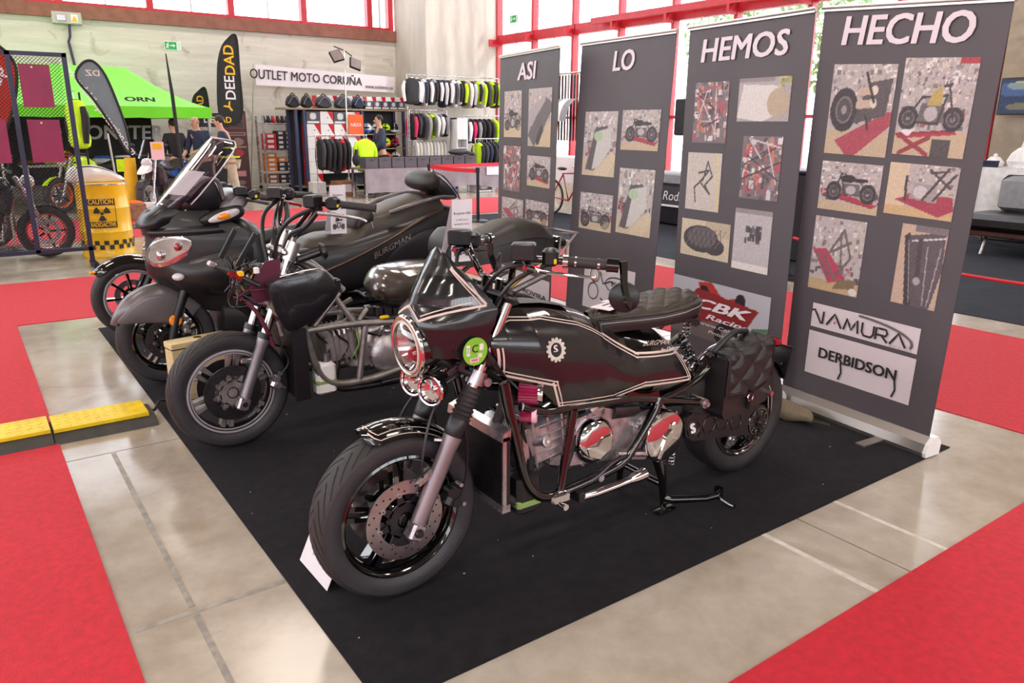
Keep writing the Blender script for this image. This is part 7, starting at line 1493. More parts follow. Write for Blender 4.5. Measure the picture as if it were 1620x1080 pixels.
def flag(name, label, poly, y, m, edge_m, pole, words=(), mirror=False, logo=None):
    t = thing(name, label, 'flag', (pole[0][0], y, 0)); ps = [(p.x, p.z) for p in smooth_path([(a, 0, b) for a, b in poly], 5, True)]
    ob('flag_cloth', MB().plate(ps, y, 0.006), MATS[m], t, smooth=False); ob('flag_edge', MB().tube([(a, y, b) for a, b in ps], 0.018, 6, closed=True), MATS[edge_m], t)
    ob('flag_pole', MB().tube([(a, y+0.01, b) for a, b in pole], 0.014, 8), MATS['aluminium'], t); ob('flag_base', MB().lathe([(0, 0.03), (0.16, 0.03), (0.2, 0.0)], (pole[0][0], y+0.01, 0.007), (0, 0, 1), 20), MATS['black_steel'], t)
    for s, x, z, h, ex, ey, mm_, sxx in words: text('flag_lettering', s, h, (x, y-0.004, z), ex, ey, MATS[mm_], t, bold=0.015, sx=sxx)
    return t
mat('flag_grey', '#6e7880', 0.7, var=0.08); mat('flag_black', '#1b1a1c', 0.7, var=0.1); mat('flag_red', '#c33223', 0.7, var=0.1); mat('flag_yellow', '#e8b31d', 0.6, var=0.05)
d_ = Vector((0.50, 0, -0.866))
flag('teardrop_flag', 'grey teardrop flag with reversed white web address beside the tent', [(1.57, 2.08), (1.66, 2.27), (1.80, 2.31), (1.93, 2.14), (2.04, 1.78), (2.12, 1.40), (2.13, 1.10), (2.08, 1.10), (1.95, 1.42), (1.75, 1.80)], 12.5, 'flag_grey', 'flag_black', [(1.98, 0.0), (1.90, 0.75), (1.87, 1.35)],
     [('www.dpbikeprotection.com', 1.835, 1.64, 0.13, (-0.52, 0, 0.854), (0.854, 0, 0.52), 'paper', -0.92), ('DZ', 1.78, 2.15, 0.11, (-1, 0, 0), (0, 0, 1), 'cream_stripe', 1.2)])
flag('feather_flag', 'tall black feather flag with yellow and white DEEDAD lettering', [(4.83, 1.60), (4.85, 2.5), (4.95, 2.95), (5.10, 3.18), (5.30, 3.27), (5.31, 2.6), (5.27, 1.6)], 17.5, 'flag_black', 'flag_black', [(4.82, 0.0), (4.83, 1.6)],
     [('DAD', 5.12, 2.78, 0.30, (0, 0, 1), (-1, 0, 0), 'flag_yellow', 0.95), ('DEE', 5.09, 2.22, 0.30, (0, 0, 1), (-1, 0, 0), 'paper', 0.95), ('Y', 5.04, 1.82, 0.26, (0.8, 0, 0.6), (-0.6, 0, 0.8), 'flag_yellow', 1.2)])
flag('feather_flag', 'short black feather flag with yellow letters above the tent corner', [(4.36, 1.60), (4.40, 1.98), (4.52, 2.14), (4.68, 2.20), (4.68, 1.60)], 17.9, 'flag_black', 'flag_black', [(4.36, 0.0), (4.36, 1.6)], [('AD', 4.55, 1.94, 0.2, (0, 0, 1), (-1, 0, 0), 'flag_yellow', 0.9)])
flag('teardrop_flag', 'red teardrop flag with speckled print at the far left', [(0.30, 2.1), (0.45, 2.33), (0.60, 2.35), (0.76, 2.15), (0.74, 1.85), (0.62, 1.5), (0.5, 1.3), (0.45, 1.5)], 10.9, 'flag_red', 'flag_black', [(0.48, 0.0), (0.48, 1.35)], [('dp', 0.55, 2.0, 0.25, (0.3, 0, 1), (-1, 0, 0.3), 'paper', 1)])
fp = thing('furled_flag', 'thin furled black flag standing upright before the green tent', 'flag', (3.0, 13.0, 0)); ob('flag_roll', MB().tube([(2.87, 13, 2.50), (2.90, 13, 1.9), (2.92, 13, 1.0), (2.98, 13, 0.3)], [0.008, 0.028, 0.025, 0.014], 8), MATS['flag_black'], fp); ob('flag_base', MB().lathe([(0, 0.03), (0.15, 0.03), (0.18, 0)], (2.98, 13, 0.006), (0, 0, 1), 18), MATS['black_steel'], fp); ob('flag_pole', MB().cyl((2.98, 13, 0.03), (2.98, 13, 0.35), 0.012, 8), MATS['aluminium'], fp)
ps_ = thing('poster_stand', 'dark red roll-up poster showing motorcycle gear by the concrete wall', 'poster', (5.2, 17.8, 0)); c = Cv(30, 100, '#4a1f26', 0.03, 5)
c.rect(0.05, 0.78, 0.95, 0.97, '#6f3a3e'); bike_p(c, 0.08, 0.80, 0.8, 0.14); c.rect(0.55, 0.92, 0.9, 0.96, '#d5535f'); c.rect(0.05, 0.70, 0.95, 0.74, '#a48a7c'); c.rect(0.1, 0.715, 0.9, 0.728, '#4a1f26'); c.ell(0.6, 0.62, 0.25, 0.05, '#8f6f63'); c.ell(0.6, 0.48, 0.2, 0.05, '#b03038'); c.rect(0.2, 0.55, 0.95, 0.56, '#c9a79a'); c.ell(0.5, 0.34, 0.15, 0.05, '#8d7466'); c.rect(0.35, 0.18, 0.85, 0.25, '#c98b93'); c.ell(0.6, 0.1, 0.2, 0.03, '#8a6f63'); picture('poster_print', c, (4.92, 17.795, 0.06), (1, 0, 0), (0, 0, 1), 0.52, 1.68, ps_); ob('poster_sheet', MB().b2((4.91, 17.797, 0.04), (5.45, 17.803, 1.76)), MATS['ink'], ps_, smooth=False); ob('poster_base', MB().cbox((5.18, 17.8, 0.03), (0.58, 0.2, 0.06), 0.01), MATS['black_steel'], ps_)
hs = thing('counter_display', 'black counter display topped by a DEEDAD header sign', 'display stand', (4.56, 17.0, 0)); ob('display_body', MB().cbox((4.56, 17.1, 0.60), (0.70, 0.4, 1.20), 0.01), MATS['flag_black'], hs); ob('display_screen', MB().b2((4.26, 16.89, 0.70), (4.51, 16.895, 1.15)), cl('pale grey'), hs); ob('header_sign', MB().b2((4.18, 17.05, 1.42), (4.88, 17.08, 1.70)), MATS['flag_black'], hs, smooth=False); ob('header_post', MB().b2((4.24, 17.06, 1.15), (4.27, 17.08, 1.5)), MATS['black_steel'], hs)
text('header_lettering', 'DEE', 0.17, (4.50, 17.04, 1.56), (1, 0, 0), (0, 0, 1), MATS['paper'], hs, bold=0.02); text('header_lettering', 'DAD', 0.17, (4.74, 17.04, 1.56), (1, 0, 0), (0, 0, 1), MATS['flag_yellow'], hs, bold=0.02)
person('person seen from behind in a black printed T-shirt and blue jeans', (3.46, 15.72, 0), 0.25, 0.885, 0.0, ((0.27, 0.06, 0.98), (0.27, 0.02, 0.92)), 'black', 'blue', 'hair_dark', 'black', False, [('shirt_hem', 0.90, 0.165, 'white')])
person('bald man in a dark jacket looking down beside the counter display', (3.84, 15.35, 0), 2.1, 0.92, 0.12, ((0.16, 0.28, 1.08), (0.16, 0.28, 1.06)), 'navy', 'charcoal', 'hair_grey', 'black', True)
person('man bending forward in navy jacket with lime armbands and beige trousers', (4.22, 14.85, 0), 1.1, 0.92, 0.22, ((0.16, 0.30, 1.02), (0.16, 0.26, 0.98)), 'navy', 'beige', 'hair_dark', 'brown', False, [('lime_band', 0.98, 0.17, 'lime'), ('lime_band', 1.16, 0.165, 'lime')])
naked_bike('adventure motorcycle with a price card parked under the green tent', Matrix.Translation((2.95, 14.5, 0)) @ Matrix.Rotation(-2.2, 4, 'Z'), 'charcoal', 'white', 'alloy', True)
naked_bike('dirt motorcycle with lime plastics standing behind the yellow drum', Matrix.Translation((2.0, 15.6, 0)) @ Matrix.Rotation(-2.6, 4, 'Z'), 'lime', 'orange', 'alloy')
naked_bike('white dirt motorcycle at the back of the green tent', Matrix.Translation((0.35, 16.9, 0)) @ Matrix.Rotation(-1.7, 4, 'Z'), 'white', 'blue', 'gold')
tc_ = thing('price_card', 'yellow and pink price card on the adventure motorcycle', 'card', (2.76, 13.80, 0.92)); ob('card_sheet', MB().b2((2.66, 13.80, 0.92), (2.86, 13.806, 1.20)), mat('pink_card', '#e9c4cc', 0.6), tc_, smooth=False); ob('card_panel', MB().b2((2.69, 13.796, 1.08), (2.83, 13.799, 1.18)), MATS['flag_yellow'], tc_, smooth=False)
yp = thing('mudguard_panel', 'tall yellow plastic mudguard standing on end beside the drum', 'panel', (2.36, 14.2, 0)); ob('panel_shell', MB().grid(lambda u, v: (2.36+0.13*(2*u-1)*(1-0.35*v)+0.05*v, 14.2+0.05*(2*u-1)**2, 0.02+0.92*v), 8, 14).grid(lambda u, v: (2.36+0.13*(2*u-1)*(1-0.35*v)+0.05*v, 14.215+0.05*(2*u-1)**2, 0.02+0.92*v), 8, 14), MATS['flag_yellow'], yp); ob('panel_fin', MB().grid(lambda u, v: (2.20+0.16*u, 14.24, 0.72+0.20*v), 4, 4).grid(lambda u, v: (2.20+0.16*u, 14.25, 0.72+0.20*v), 4, 4), cl('lime'), yp)
pbx = carton('patterned cardboard box with white end standing below the adventure motorcycle', (2.06, 13.42, 0.006), (2.42, 13.70, 0.26), mat('cardboard', '#8d6f57', 0.8, var=0.35, vscale=16)); ob('white_end', MB().b2((2.422, 13.42, 0.006), (2.60, 13.70, 0.26)), MATS['white_plastic'], pbx, smooth=False); ob('box_contents', MB().ball((2.25, 13.56, 0.27), (0.16, 0.12, 0.04), 12, 6), cl('orange'), pbx)
tb_ = thing('gear_table', 'low table covered with riding gear inside the green tent', 'table', (1.95, 16.9, 0)); ob('table_top', MB().cbox((1.95, 16.9, 0.72), (1.9, 0.7, 0.04), 0.01), cl('pale grey'), tb_)
for x in (1.1, 2.8):
    for y in (16.6, 17.2): ob('leg', MB().b2((x-.02, y-.02, 0), (x+.02, y+.02, 0.70)), MATS['aluminium'], tb_, smooth=False)
for k, (x, c1, c2, lab) in enumerate(((1.15, 'brown', 'black', 'brown padded garment folded on the left end of the gear table'), (1.55, 'lime', 'orange', 'lime folded top on the gear table under the tent'), (1.95, 'orange', 'white', 'orange folded top in the middle of the gear table'), (2.35, 'pale grey', 'blue', 'pale grey folded top near the right end of the gear table'), (2.70, 'blue', 'white', 'blue folded top at the right end of the gear table'))):
    t = thing('folded_garment', lab, 'clothing', (x, 16.85, 0.74)); ob('fold', MB().cbox((x, 16.85, 0.79), (0.32, 0.30, 0.10), 0.035), cl(c1), t); ob('upper_fold', MB().cbox((x+.02, 16.84, 0.86), (0.26, 0.24, 0.05), 0.022), cl(c2), t)
helmet('yellow off-road helmet on the gear table under the tent', (1.75, 16.62, 0.75), 'orange', 'lime', r=0.12)
garment('lime and black riding jacket hung at the corner of the mesh stand', (1.30, 10.75, 1.80), 'lime', 'black', None, 0.60, 0.30, 0.14, 0.5)
ob('jacket_stand', MB().cyl((1.36, 10.78, 0.0), (1.36, 10.78, 1.84), 0.012, 8), MATS['black_steel'], [o for o in bpy.data.objects if o.get('label', '').startswith('lime and black')][0])
# wall fittings
jb = thing('junction_box', 'grey electrical box with yellow warning triangle on the back wall', 'electrical box', (2.38, 19.1, 3.44)); ob('box_case', MB().cbox((2.38, 19.15, 3.555), (0.55, 0.12, 0.24), 0.015), mat('box_grey', '#bcbab2', 0.5, var=0.05), jb); ob('box_switch', MB().cbox((2.28, 19.08, 3.55), (0.16, 0.03, 0.12), 0.008), MATS['alloy'], jb); ob('warning_label', MB().b2((2.45, 19.082, 3.47), (2.58, 19.086, 3.63)), MATS['white_plastic'], jb); ob('warning_triangle', MB().plate([(2.46, 3.49), (2.57, 3.49), (2.515, 3.60)], 19.076, 0.003), MATS['flag_yellow'], jb)
ob('cable_tray', MB().b2((0.2, 19.12, 3.58), (2.1, 19.19, 3.68)), MATS['box_grey'] if 'box_grey' in MATS else MATS['alloy'], jb, smooth=False); ob('conduit', MB().tube([(2.42, 19.15, 3.44), (2.40, 19.15, 3.2), (2.36, 19.15, 3.1), (2.44, 19.17, 2.4), (2.44, 19.17, 1.0)], 0.025, 8), MATS['frame_blue'], jb)
def exit_sign(label, o, ex):
    o, ex = Vector(o), Vector(ex); t = thing('exit_sign', label, 'sign', o); n = ex.cross(Vector((0, 0, 1))); g = mat('exit_green', '#1d9a52', 0.5, emit='#1d9a52', estr=0.2)
    def q(a, b, c, d, lift, m, nm): return ob(nm, MB().prism([(a, b), (c, b), (c, d), (a, d)], o, ex, (0, 0, 1), n, lift), m, t, smooth=False)
    q(0, 0, 0.36, 0.19, 0.010, MATS['white_plastic'], 'sign_board'); q(0.015, 0.015, 0.26, 0.175, 0.013, g, 'sign_field'); q(0.28, 0.03, 0.335, 0.16, 0.013, mat('exit_pale', '#bfe6c8', 0.5), 'door_symbol')
    ob('arrow', MB().prism([(0.13, 0.085), (0.19, 0.085), (0.19, 0.06), (0.235, 0.098), (0.19, 0.135), (0.19, 0.11), (0.13, 0.11)], o, ex, (0, 0, 1), n, 0.016), MATS['white_plastic'], t, smooth=False)
    ob('running_figure', MB().prism([(0.03, 0.03), (0.05, 0.07), (0.06, 0.10), (0.04, 0.12), (0.075, 0.135), (0.10, 0.11), (0.115, 0.10), (0.085, 0.09), (0.085, 0.07), (0.10, 0.03), (0.075, 0.06)], o, ex, (0, 0, 1), n, 0.016).ball(o+ex*0.085+Vector((0, 0, 0.15))+n*0.012, 0.016, 8, 6), MATS['white_plastic'], t, smooth=False)
exit_sign('green emergency exit sign on the concrete back wall', (4.22, 19.195, 3.05), (1, 0, 0)); exit_sign('small green exit sign on the glazed right wall', (11.96, 16.9, 3.95), (0, -1, 0))
# ------------------------------------------------------------------ the clothing outlet along the back wall
mat('shelf_board', '#8c7a62', 0.6, var=0.15, vscale=8); mat('rack_blue', '#39405e', 0.45, 0.3, var=0.1); mat('sheet_grey', '#8d848b', 0.8, var=0.12, vscale=6, bump=0.15, bscale=14)
mat('carton_white', '#e7e3e3', 0.6, var=0.04); mat('carton_red', '#c92a35', 0.55, var=0.08); mat('carton_orange', '#d97a2c', 0.6, var=0.08); mat('carton_dark', '#3d3d45', 0.6, var=0.12); mat('carton_brown', '#9a6a45', 0.7, var=0.12); mat('crate_grey', '#4e4a50', 0.6, var=0.08)
bn = thing('outlet_banner', 'white banner reading OUTLET MOTO CORUÑA with a web address', 'banner', (7.75, 18.6, 2.3))
TLb, TRb, BLb, BRb = Vector((6.02, 18.6, 2.80)), Vector((9.55, 18.6, 2.66)), Vector((6.00, 18.6, 2.35)), Vector((9.53, 18.6, 2.28))
def bpt(u, v, l=0.0): return BLb*(1-u)*(1-v)+BRb*u*(1-v)+TLb*(1-u)*v+TRb*u*v+Vector((0, -l+0.01*math.sin(u*11), 0))
ob('banner_sheet', MB().grid(lambda u, v: bpt(u, v), 40, 4).grid(lambda u, v: bpt(u, v, -0.004), 40, 4), MATS['letter_white'], bn, smooth=False)
def bb(o): return lambda w: bpt((w.x-6.0)/3.53, (w.z-2.0)/0.45, 0.018)
text('banner_lettering', 'OUTLET MOTO CORUÑA', 0.30, (7.24, 18.5, 2.235), (1, 0, 0), (0, 0, 1), MATS['ink'], bn, bold=0.012, sx=0.80, bend=bb(0)); text('banner_lettering', 'www.outletmc.es', 0.15, (9.10, 18.5, 2.13), (1, 0, 0), (0, 0, 1), MATS['ink'], bn, bold=0.005, sx=0.72, bend=bb(0))
ob('banner_pole', MB().cyl((5.78, 18.92, 0), (5.98, 18.62, 2.82), 0.012, 8), MATS['aluminium'], bn)
# wheeled shelf unit with shoe boxes
su = thing('shelf_unit', 'grey wheeled shelf unit with shoes and coloured shoe boxes', 'shelf', (6.3, 18.4, 0))
for x in (5.94, 6.66):
    for y in (18.15, 18.65): ob('upright', MB().b2((x-.02, y-.02, 0.08), (x+.02, y+.02, 1.66)), MATS['alloy'], su, smooth=False); ob('castor', MB().cyl((x, y-.02, 0.04), (x, y+.02, 0.04), 0.04, 10), MATS['black_steel'], su)
for z in (0.14, 0.42, 0.92, 1.50): ob('shelf_board', MB().b2((5.94, 18.15, z-.02), (6.66, 18.65, z)), MATS['white_plastic'] if z < .5 else MATS['alloy'], su, smooth=False)
for k in range(6):
    t = thing('shoe', '%s shoe, %s from the left on the wheeled shelf top' % (('red' if k == 2 else 'black'), ORD[k]), 'shoe', (6.02+k*.11, 18.25, 1.50), 'shoes on the wheeled shelf')
    M = Matrix.Translation((6.02+k*.11, 18.27, 1.502)); cm = cl('red' if k == 2 else 'black')
    ob('shoe_upper', xf(MB().loft([[(-.035*w, y, 0.01), (.035*w, y, 0.01), (.03*w, y, h), (-.03*w, y, h)] for y, w, h in ((-.11, .7, .04), (-.06, 1, .06), (0.02, .95, .10), (.08, .9, .17), (.12, .8, .17))]), M), cm, t); ob('shoe_sole', xf(MB().cbox((0, 0, .006), (.07, .24, .012), .003), M), MATS['white_plastic'], t)
def stack(x0, z0, nx, nz, w, h, m, lab, where, y=18.20, dp=0.30, deco='label', gap=0.006):
    for j in range(nz):
        for i in range(nx):
            carton('%s, %s row up, %s across, %s' % (lab, ORD[j], ORD[i], where), (x0+i*(w+gap), y, z0+j*(h+0.004)), (x0+i*(w+gap)+w, y+dp, z0+j*(h+0.004)+h), MATS[m], where, deco)
stack(5.98, 0.922, 1, 3, 0.26, 0.115, 'carton_red', 'red shoe box', 'on the upper board of the wheeled shelf'); stack(6.26, 0.922, 2, 4, 0.18, 0.10, 'carton_dark', 'black shoe box', 'on the upper board of the wheeled shelf'); stack(5.98, 0.422, 1, 4, 0.24, 0.10, 'carton_orange', 'orange shoe box', 'on the middle board of the wheeled shelf'); stack(6.24, 0.422, 2, 2, 0.19, 0.10, 'carton_dark', 'dark shoe box', 'on the middle board of the wheeled shelf'); stack(6.24, 0.632, 1, 1, 0.22, 0.10, 'carton_orange', 'single orange shoe box', 'on the dark shoe boxes'); stack(5.98, 0.142, 1, 2, 0.26, 0.10, 'carton_brown', 'brown shoe box', 'on the lowest board of the wheeled shelf'); stack(6.26, 0.142, 2, 2, 0.18, 0.10, 'carton_dark', 'dark shoe box', 'on the lowest board of the wheeled shelf')
# long rack with helmet boxes, bags and helmets
rk = thing('storage_rack', 'long blue steel rack holding helmet boxes, bags and helmets', 'rack', (7.8, 17.4, 0))
for x in (6.36, 6.55, 7.95, 9.02): ob('upright', MB().b2((x-.03, 17.15, 0), (x+.03, 17.21, 1.80)), MATS['rack_blue'], rk, smooth=False); ob('upright', MB().b2((x-.03, 17.65, 0), (x+.03, 17.71, 1.80)), MATS['rack_blue'], rk, smooth=False)
ob('shelf_board', MB().b2((6.10, 17.12, 1.80), (9.20, 17.75, 1.84)), MATS['shelf_board'], rk, smooth=False)
for z in (0.10, 0.62, 0.95, 1.28): ob('shelf_board', MB().b2((8.0, 17.14, z-.02), (9.05, 17.7, z)), MATS['shelf_board'], rk, smooth=False)
ob('side_panel', MB().b2((6.34, 17.72, 0), (9.0, 17.74, 1.8)), cl('charcoal'), rk, smooth=False); ob('shelf_board', MB().b2((6.40, 17.14, 0.10), (7.95, 17.7, 0.12)), MATS['shelf_board'], rk, smooth=False)
for j in range(6):
    for i in range(4):
        x, z = 6.60+i*0.325, 0.125+j*0.275
        if j == 0 and i: continue
        m, d, nm = ('carton_white', 'wedge', 'white helmet box with red corner') if not (j == 5 and i in (0, 2)) else ('carton_dark', 'print', 'dark printed helmet box')
        carton('%s, %s row up, %s across in the blue rack' % (nm, ORD[j], ORD[i]), (x, 17.18, z), (x+.315, 17.5, z+.27), MATS[m], 'helmet boxes in the blue rack', d)
ht_ = thing('hanging_sign', 'orange square sign hung on the blue rack', 'sign', (7.72, 17.0, 1.25)); ob('sign_board', MB().cbox((7.74, 17.08, 1.48), (0.36, 0.02, 0.46), 0.006), mat('sign_orange', '#ec5a12', 0.5, var=0.05), ht_); text('sign_lettering', 'NEXX', 0.10, (7.74, 17.065, 1.48), (1, 0, 0), (0, 0, 1), MATS['paper'], ht_, bold=0.01); ob('sign_hook', MB().cyl((7.74, 17.09, 1.73), (7.74, 17.14, 1.82), 0.006, 5), MATS['alloy'], ht_)
for i in range(9):
    x = 6.95+i*0.245; carton('white and red helmet box, %s from the left on top of the rack' % ORD[i], (x, 17.38, 1.842), (x+.235, 17.66, 2.12), MATS['carton_white'], 'boxes on top of the blue rack', 'wedge')
for i in range(5):
    x = 8.02+i*0.21; carton('grey printed helmet box, %s from the left at the rack top front' % ORD[i], (x, 17.14, 1.842), (x+.20, 17.34, 2.02), MATS['carton_dark'], 'printed boxes on top of the blue rack', 'print')
for i, (x, w, c) in enumerate(((6.18, .30, 'black'), (6.52, .26, 'black'), (6.86, .36, 'charcoal'), (7.32, .38, 'charcoal'), (7.74, .28, 'navy'))):
    t = thing('gear_bag', '%s gear bag, %s from the left on top of the rack' % (c, ORD[i]), 'bag', (x+w/2, 17.25, 1.842), 'bags on top of the blue rack')
    ob('bag_body', xf(pillow([(0, .06), (.05, .22), (w/2, .27), (w-.05, .22), (w, .06), (w*.7, .0), (w*.3, .0)], 0, .22, lambda a, b, c_: Vector((a, b, c_)), 6, .25), Matrix.Translation((x, 17.13, 1.843))), cl(c), t); ob('bag_handle', MB().tube([(x+w*.3, 17.22, 2.09), (x+w*.5, 17.22, 2.15), (x+w*.7, 17.22, 2.09)], .012, 6, k=3), cl('black'), t); ob('bag_piping', MB().tube([(x+.02, 17.125, 1.92), (x+w/2, 17.12, 2.08), (x+w-.02, 17.125, 1.92)], .006, 5, k=3), cl('grey'), t)
hcol = [('white', 'blue'), ('white', 'navy'), ('lime', 'black'), ('navy', 'white'), ('red', 'white'), ('pale grey', 'black'), ('lime', 'orange'), ('pink', 'black'), ('white', 'red'), ('red', 'black'), ('orange', 'white'), ('white', 'pink')]
for j, z in enumerate((1.28, 0.95, 0.62)):
    for i in range(4):
        c1, c2 = hcol[j*4+i]; helmet('%s helmet with %s trim, %s along the %s helmet shelf' % (c1, c2, ORD[i], ('top', 'middle', 'lower')[j]), (8.13+i*.24, 17.32, z+.016), c1, c2, 'helmets on the rack shelves', 0.115)
# front rail of jackets
fr_ = thing('clothes_rail', 'chrome wheeled clothes rail with lime and black riding jackets', 'clothes rail', (6.9, 16.0, 0)); ob('rail_bar', MB().cyl((6.30, 16.0, 1.27), (7.50, 16.0, 1.27), 0.012, 8), MATS['alloy'], fr_)
for x in (6.32, 7.48): ob('rail_post', MB().cyl((x, 16.0, 0.05), (x, 16.0, 1.27), 0.012, 8), MATS['alloy'], fr_); ob('rail_foot', MB().b2((x-.02, 15.75, 0.008), (x+.02, 16.25, 0.05)), MATS['alloy'], fr_)
for i, (c1, c2) in enumerate((('black', 'charcoal'), ('black', 'black'), ('charcoal', 'black'), ('black', 'black'), ('red', 'black'), ('black', 'black'))):
    garment('%s riding jacket with %s sleeves, %s from the left on the front rail' % (c1, c2, ORD[i]), (6.42+i*.115, 16.0, 1.235), c1, c2, 'jackets on the front rail', 0.72, 0.42, 0.09)
garment('lime high-visibility jacket facing forward at the front rail end', (7.37, 15.85, 1.235), 'lime', 'lime', None, 0.76, 0.50, 0.12, PI/2)
t_ = thing('glove_display', 'fluffy black gloves hung on the lime jacket', 'gloves', (7.10, 15.72, 0.62)); ob('glove_body', MB().ball((7.10, 15.72, 0.76), (0.10, 0.06, 0.13), 14, 10), cl('black'), t_); ob('glove_cuff', MB().cyl((7.10, 15.72, 0.86), (7.12, 15.74, 0.97), 0.04, 10), cl('black'), t_)
carton('brown open cardboard box under the front jacket rail', (6.72, 15.9, 0.0), (7.14, 16.3, 0.30), MATS['carton_brown'], None, 'label'); carton('pale blue carton standing at the foot of the blue rack', (6.50, 16.75, 0.0), (6.80, 17.05, 0.24), MATS['carton_white'], None, 'label')
gp_ = thing('grid_panel', 'dark lattice panel standing beside the covered table', 'panel', (7.32, 15.6, 0)); 
for k in range(9): ob('lattice_bar', MB().b2((7.20+k*.03, 15.6, 0.01), (7.21+k*.03, 15.61, 0.62)), MATS['black_steel'], gp_, smooth=False); ob('lattice_bar', MB().b2((7.20, 15.605, 0.03+k*.07), (7.45, 15.615, 0.04+k*.07)), MATS['black_steel'], gp_, smooth=False)
# lamp stand
ls = thing('lamp_stand', 'tall thin stand with two black panel lamps aimed down', 'lamp', (7.24, 16.5, 0)); ob('stand_pole', MB().cyl((7.24, 16.5, 0.0), (7.28, 16.5, 3.05), 0.016, 8), MATS['aluminium'], ls); ob('cross_bar', MB().tube([(7.05, 16.5, 3.10), (7.28, 16.5, 3.03), (7.46, 16.5, 2.92)], 0.012, 8), MATS['black_steel'], ls)
for s, x, z in ((-1, 7.08, 2.90), (1, 7.50, 2.76)):
    M = Matrix.Rotation(0.3*s, 3, 'Y') @ Matrix.Rotation(-0.5, 3, 'X'); ob('lamp_panel', MB().cbox((x, 16.45, z), (0.26, 0.05, 0.26), 0.01, M=M), MATS['black_steel'], ls); ob('lamp_glass', MB().box(Vector((x, 16.45, z))+M @ Vector((0, -0.028, 0)), (0.22, 0.004, 0.22), M=M), mat('lamp_pale', '#8c7f7c', 0.3, var=0.1), ls)
for a in (0.3, 2.4, 4.5): ob('stand_leg', MB().cyl((7.24, 16.5, 0.35), (7.24+.3*math.cos(a), 16.5+.3*math.sin(a), 0.01), 0.010, 6), MATS['aluminium'], ls)
# tables under grey sheets, with storage crates on top
for k, (xa, xb, lab) in enumerate(((6.95, 8.55, 'table under a grey sheet, left one with a row of crates'), (8.58, 10.9, 'table under a draped grey sheet, right one behind the red belt'))):
    t = thing('covered_table', lab, 'table', ((xa+xb)/2, 15.35, 0)); ob('table_top', MB().cbox(((xa+xb)/2, 15.4, 0.585), (xb-xa, 0.75, 0.03), 0.006), MATS['shelf_board'], t)
    ob('table_sheet', MB().grid(lambda u, v: (lerp(xa, xb, u), 15.0-0.02*math.sin(u*(xb-xa)*14)*v-0.01, 0.605-0.47*v*(1+(0.12*math.sin(u*7+k*2) if k else 0.05))), 60, 8).grid(lambda u, v: (lerp(xa, xb, u), lerp(14.99, 15.78, v), 0.606), 8, 2), MATS['sheet_grey'], t)
    for x in (xa+.05, xb-.05):
        for y in (15.08, 15.72): ob('leg', MB().b2((x-.02, y-.02, 0.0), (x+.02, y+.02, 0.57)), MATS['alloy'], t, smooth=False)
for i in range(9): carton('dark grey lidded crate, %s from the left along the covered tables' % ORD[i], (7.0+i*.305, 15.05, 0.608), (7.0+i*.305+.285, 15.35, 0.835), MATS['crate_grey'], 'crates along the covered tables', 'lid', 'crate')
carton('blue plastic crate under the draped table', (9.0, 15.15, 0.0), (9.24, 15.4, 0.2), cl('blue'), None, None, 'crate'); carton('white carton on the floor under the draped table', (9.75, 15.1, 0.0), (10.2, 15.4, 0.22), MATS['carton_white'], None, 'print')
sg_ = thing('notice_sheet', 'white notice sheet pinned to the draped table', 'notice', (10.1, 14.95, 0.42)); ob('sheet', MB().b2((9.95, 14.955, 0.40), (10.30, 14.96, 0.58)), MATS['paper'], sg_, smooth=False); ob('pin', MB().ball((10.12, 14.95, 0.57), 0.008, 6, 4), MATS['red_plastic'], sg_)
person('man in a dark blue sweater standing behind the crates at the outlet', (7.90, 16.12, 0), 1.45, 0.955, 0.05, ((0.2, 0.26, 1.0), (0.2, 0.24, 1.02)), 'navy', 'charcoal', 'hair_dark', 'black')
# hanging rails on the right of the outlet
def rail(label, xa, xb, y, z, posts=True):
    t = thing('hanging_rail', label, 'clothes rail', ((xa+xb)/2, y, 0)); ob('rail_bar', MB().cyl((xa, y, z), (xb, y, z), 0.012, 8), MATS['alloy'], t)
    for x in (xa, xb): ob('rail_post', MB().cyl((x, y, 0.0), (x, y, z), 0.016, 8), MATS['alloy'], t)
    return t
rail('upper long rail of leather jackets high on the outlet wall', 8.95, 11.55, 16.82, 2.62); rail('middle rail of textile jackets behind the crates', 8.98, 10.0, 16.80, 1.83); rail('low rail of pale trousers behind the crates', 9.06, 9.93, 16.76, 1.12); rail('right rail of dark jackets beside the white cabinet', 10.42, 11.60, 16.70, 1.72); rail('front rail of dark blue jackets right of the white cabinet', 10.30, 11.60, 15.98, 1.18)
ca = ['black', 'white', 'charcoal', 'grey', 'black', 'navy', 'charcoal', 'white', 'pale grey', 'black', 'beige', 'charcoal', 'lime', 'white', 'black', 'lime', 'charcoal', 'black']
garment('black leather jacket with white sleeves facing front on the upper rail', (8.93, 16.55, 2.585), 'black', 'white', None, 0.66, 0.44, 0.11, PI/2)
for i in range(17):
    c1 = ca[i % 18]; c2 = ['white', 'navy', 'white', 'black', 'white', 'pale grey', 'white', 'charcoal', 'black', 'lime', 'white', 'pale grey', 'black', 'lime', 'charcoal', 'black', 'lime'][i]
    garment('%s and %s jacket, %s from the left on the upper rail' % (c1, c2, ORD[i]), (9.22+i*.138, 16.82, 2.585), c1, c2, 'jackets on the upper rail', 0.64, 0.42, 0.085, 0.1)
for i, (c1, c2) in enumerate((('black', 'pink'), ('black', 'charcoal'), ('charcoal', 'black'), ('beige', 'grey'), ('lime', 'charcoal'), ('pale grey', 'white'), ('grey', 'white'), ('black', 'grey'))):
    garment('%s and %s jacket, %s from the left on the middle rail' % (c1, c2, ORD[i]), (9.05+i*.122, 16.80, 1.795), c1, c2, 'jackets on the middle rail', 0.60, 0.40, 0.08, 0.1)
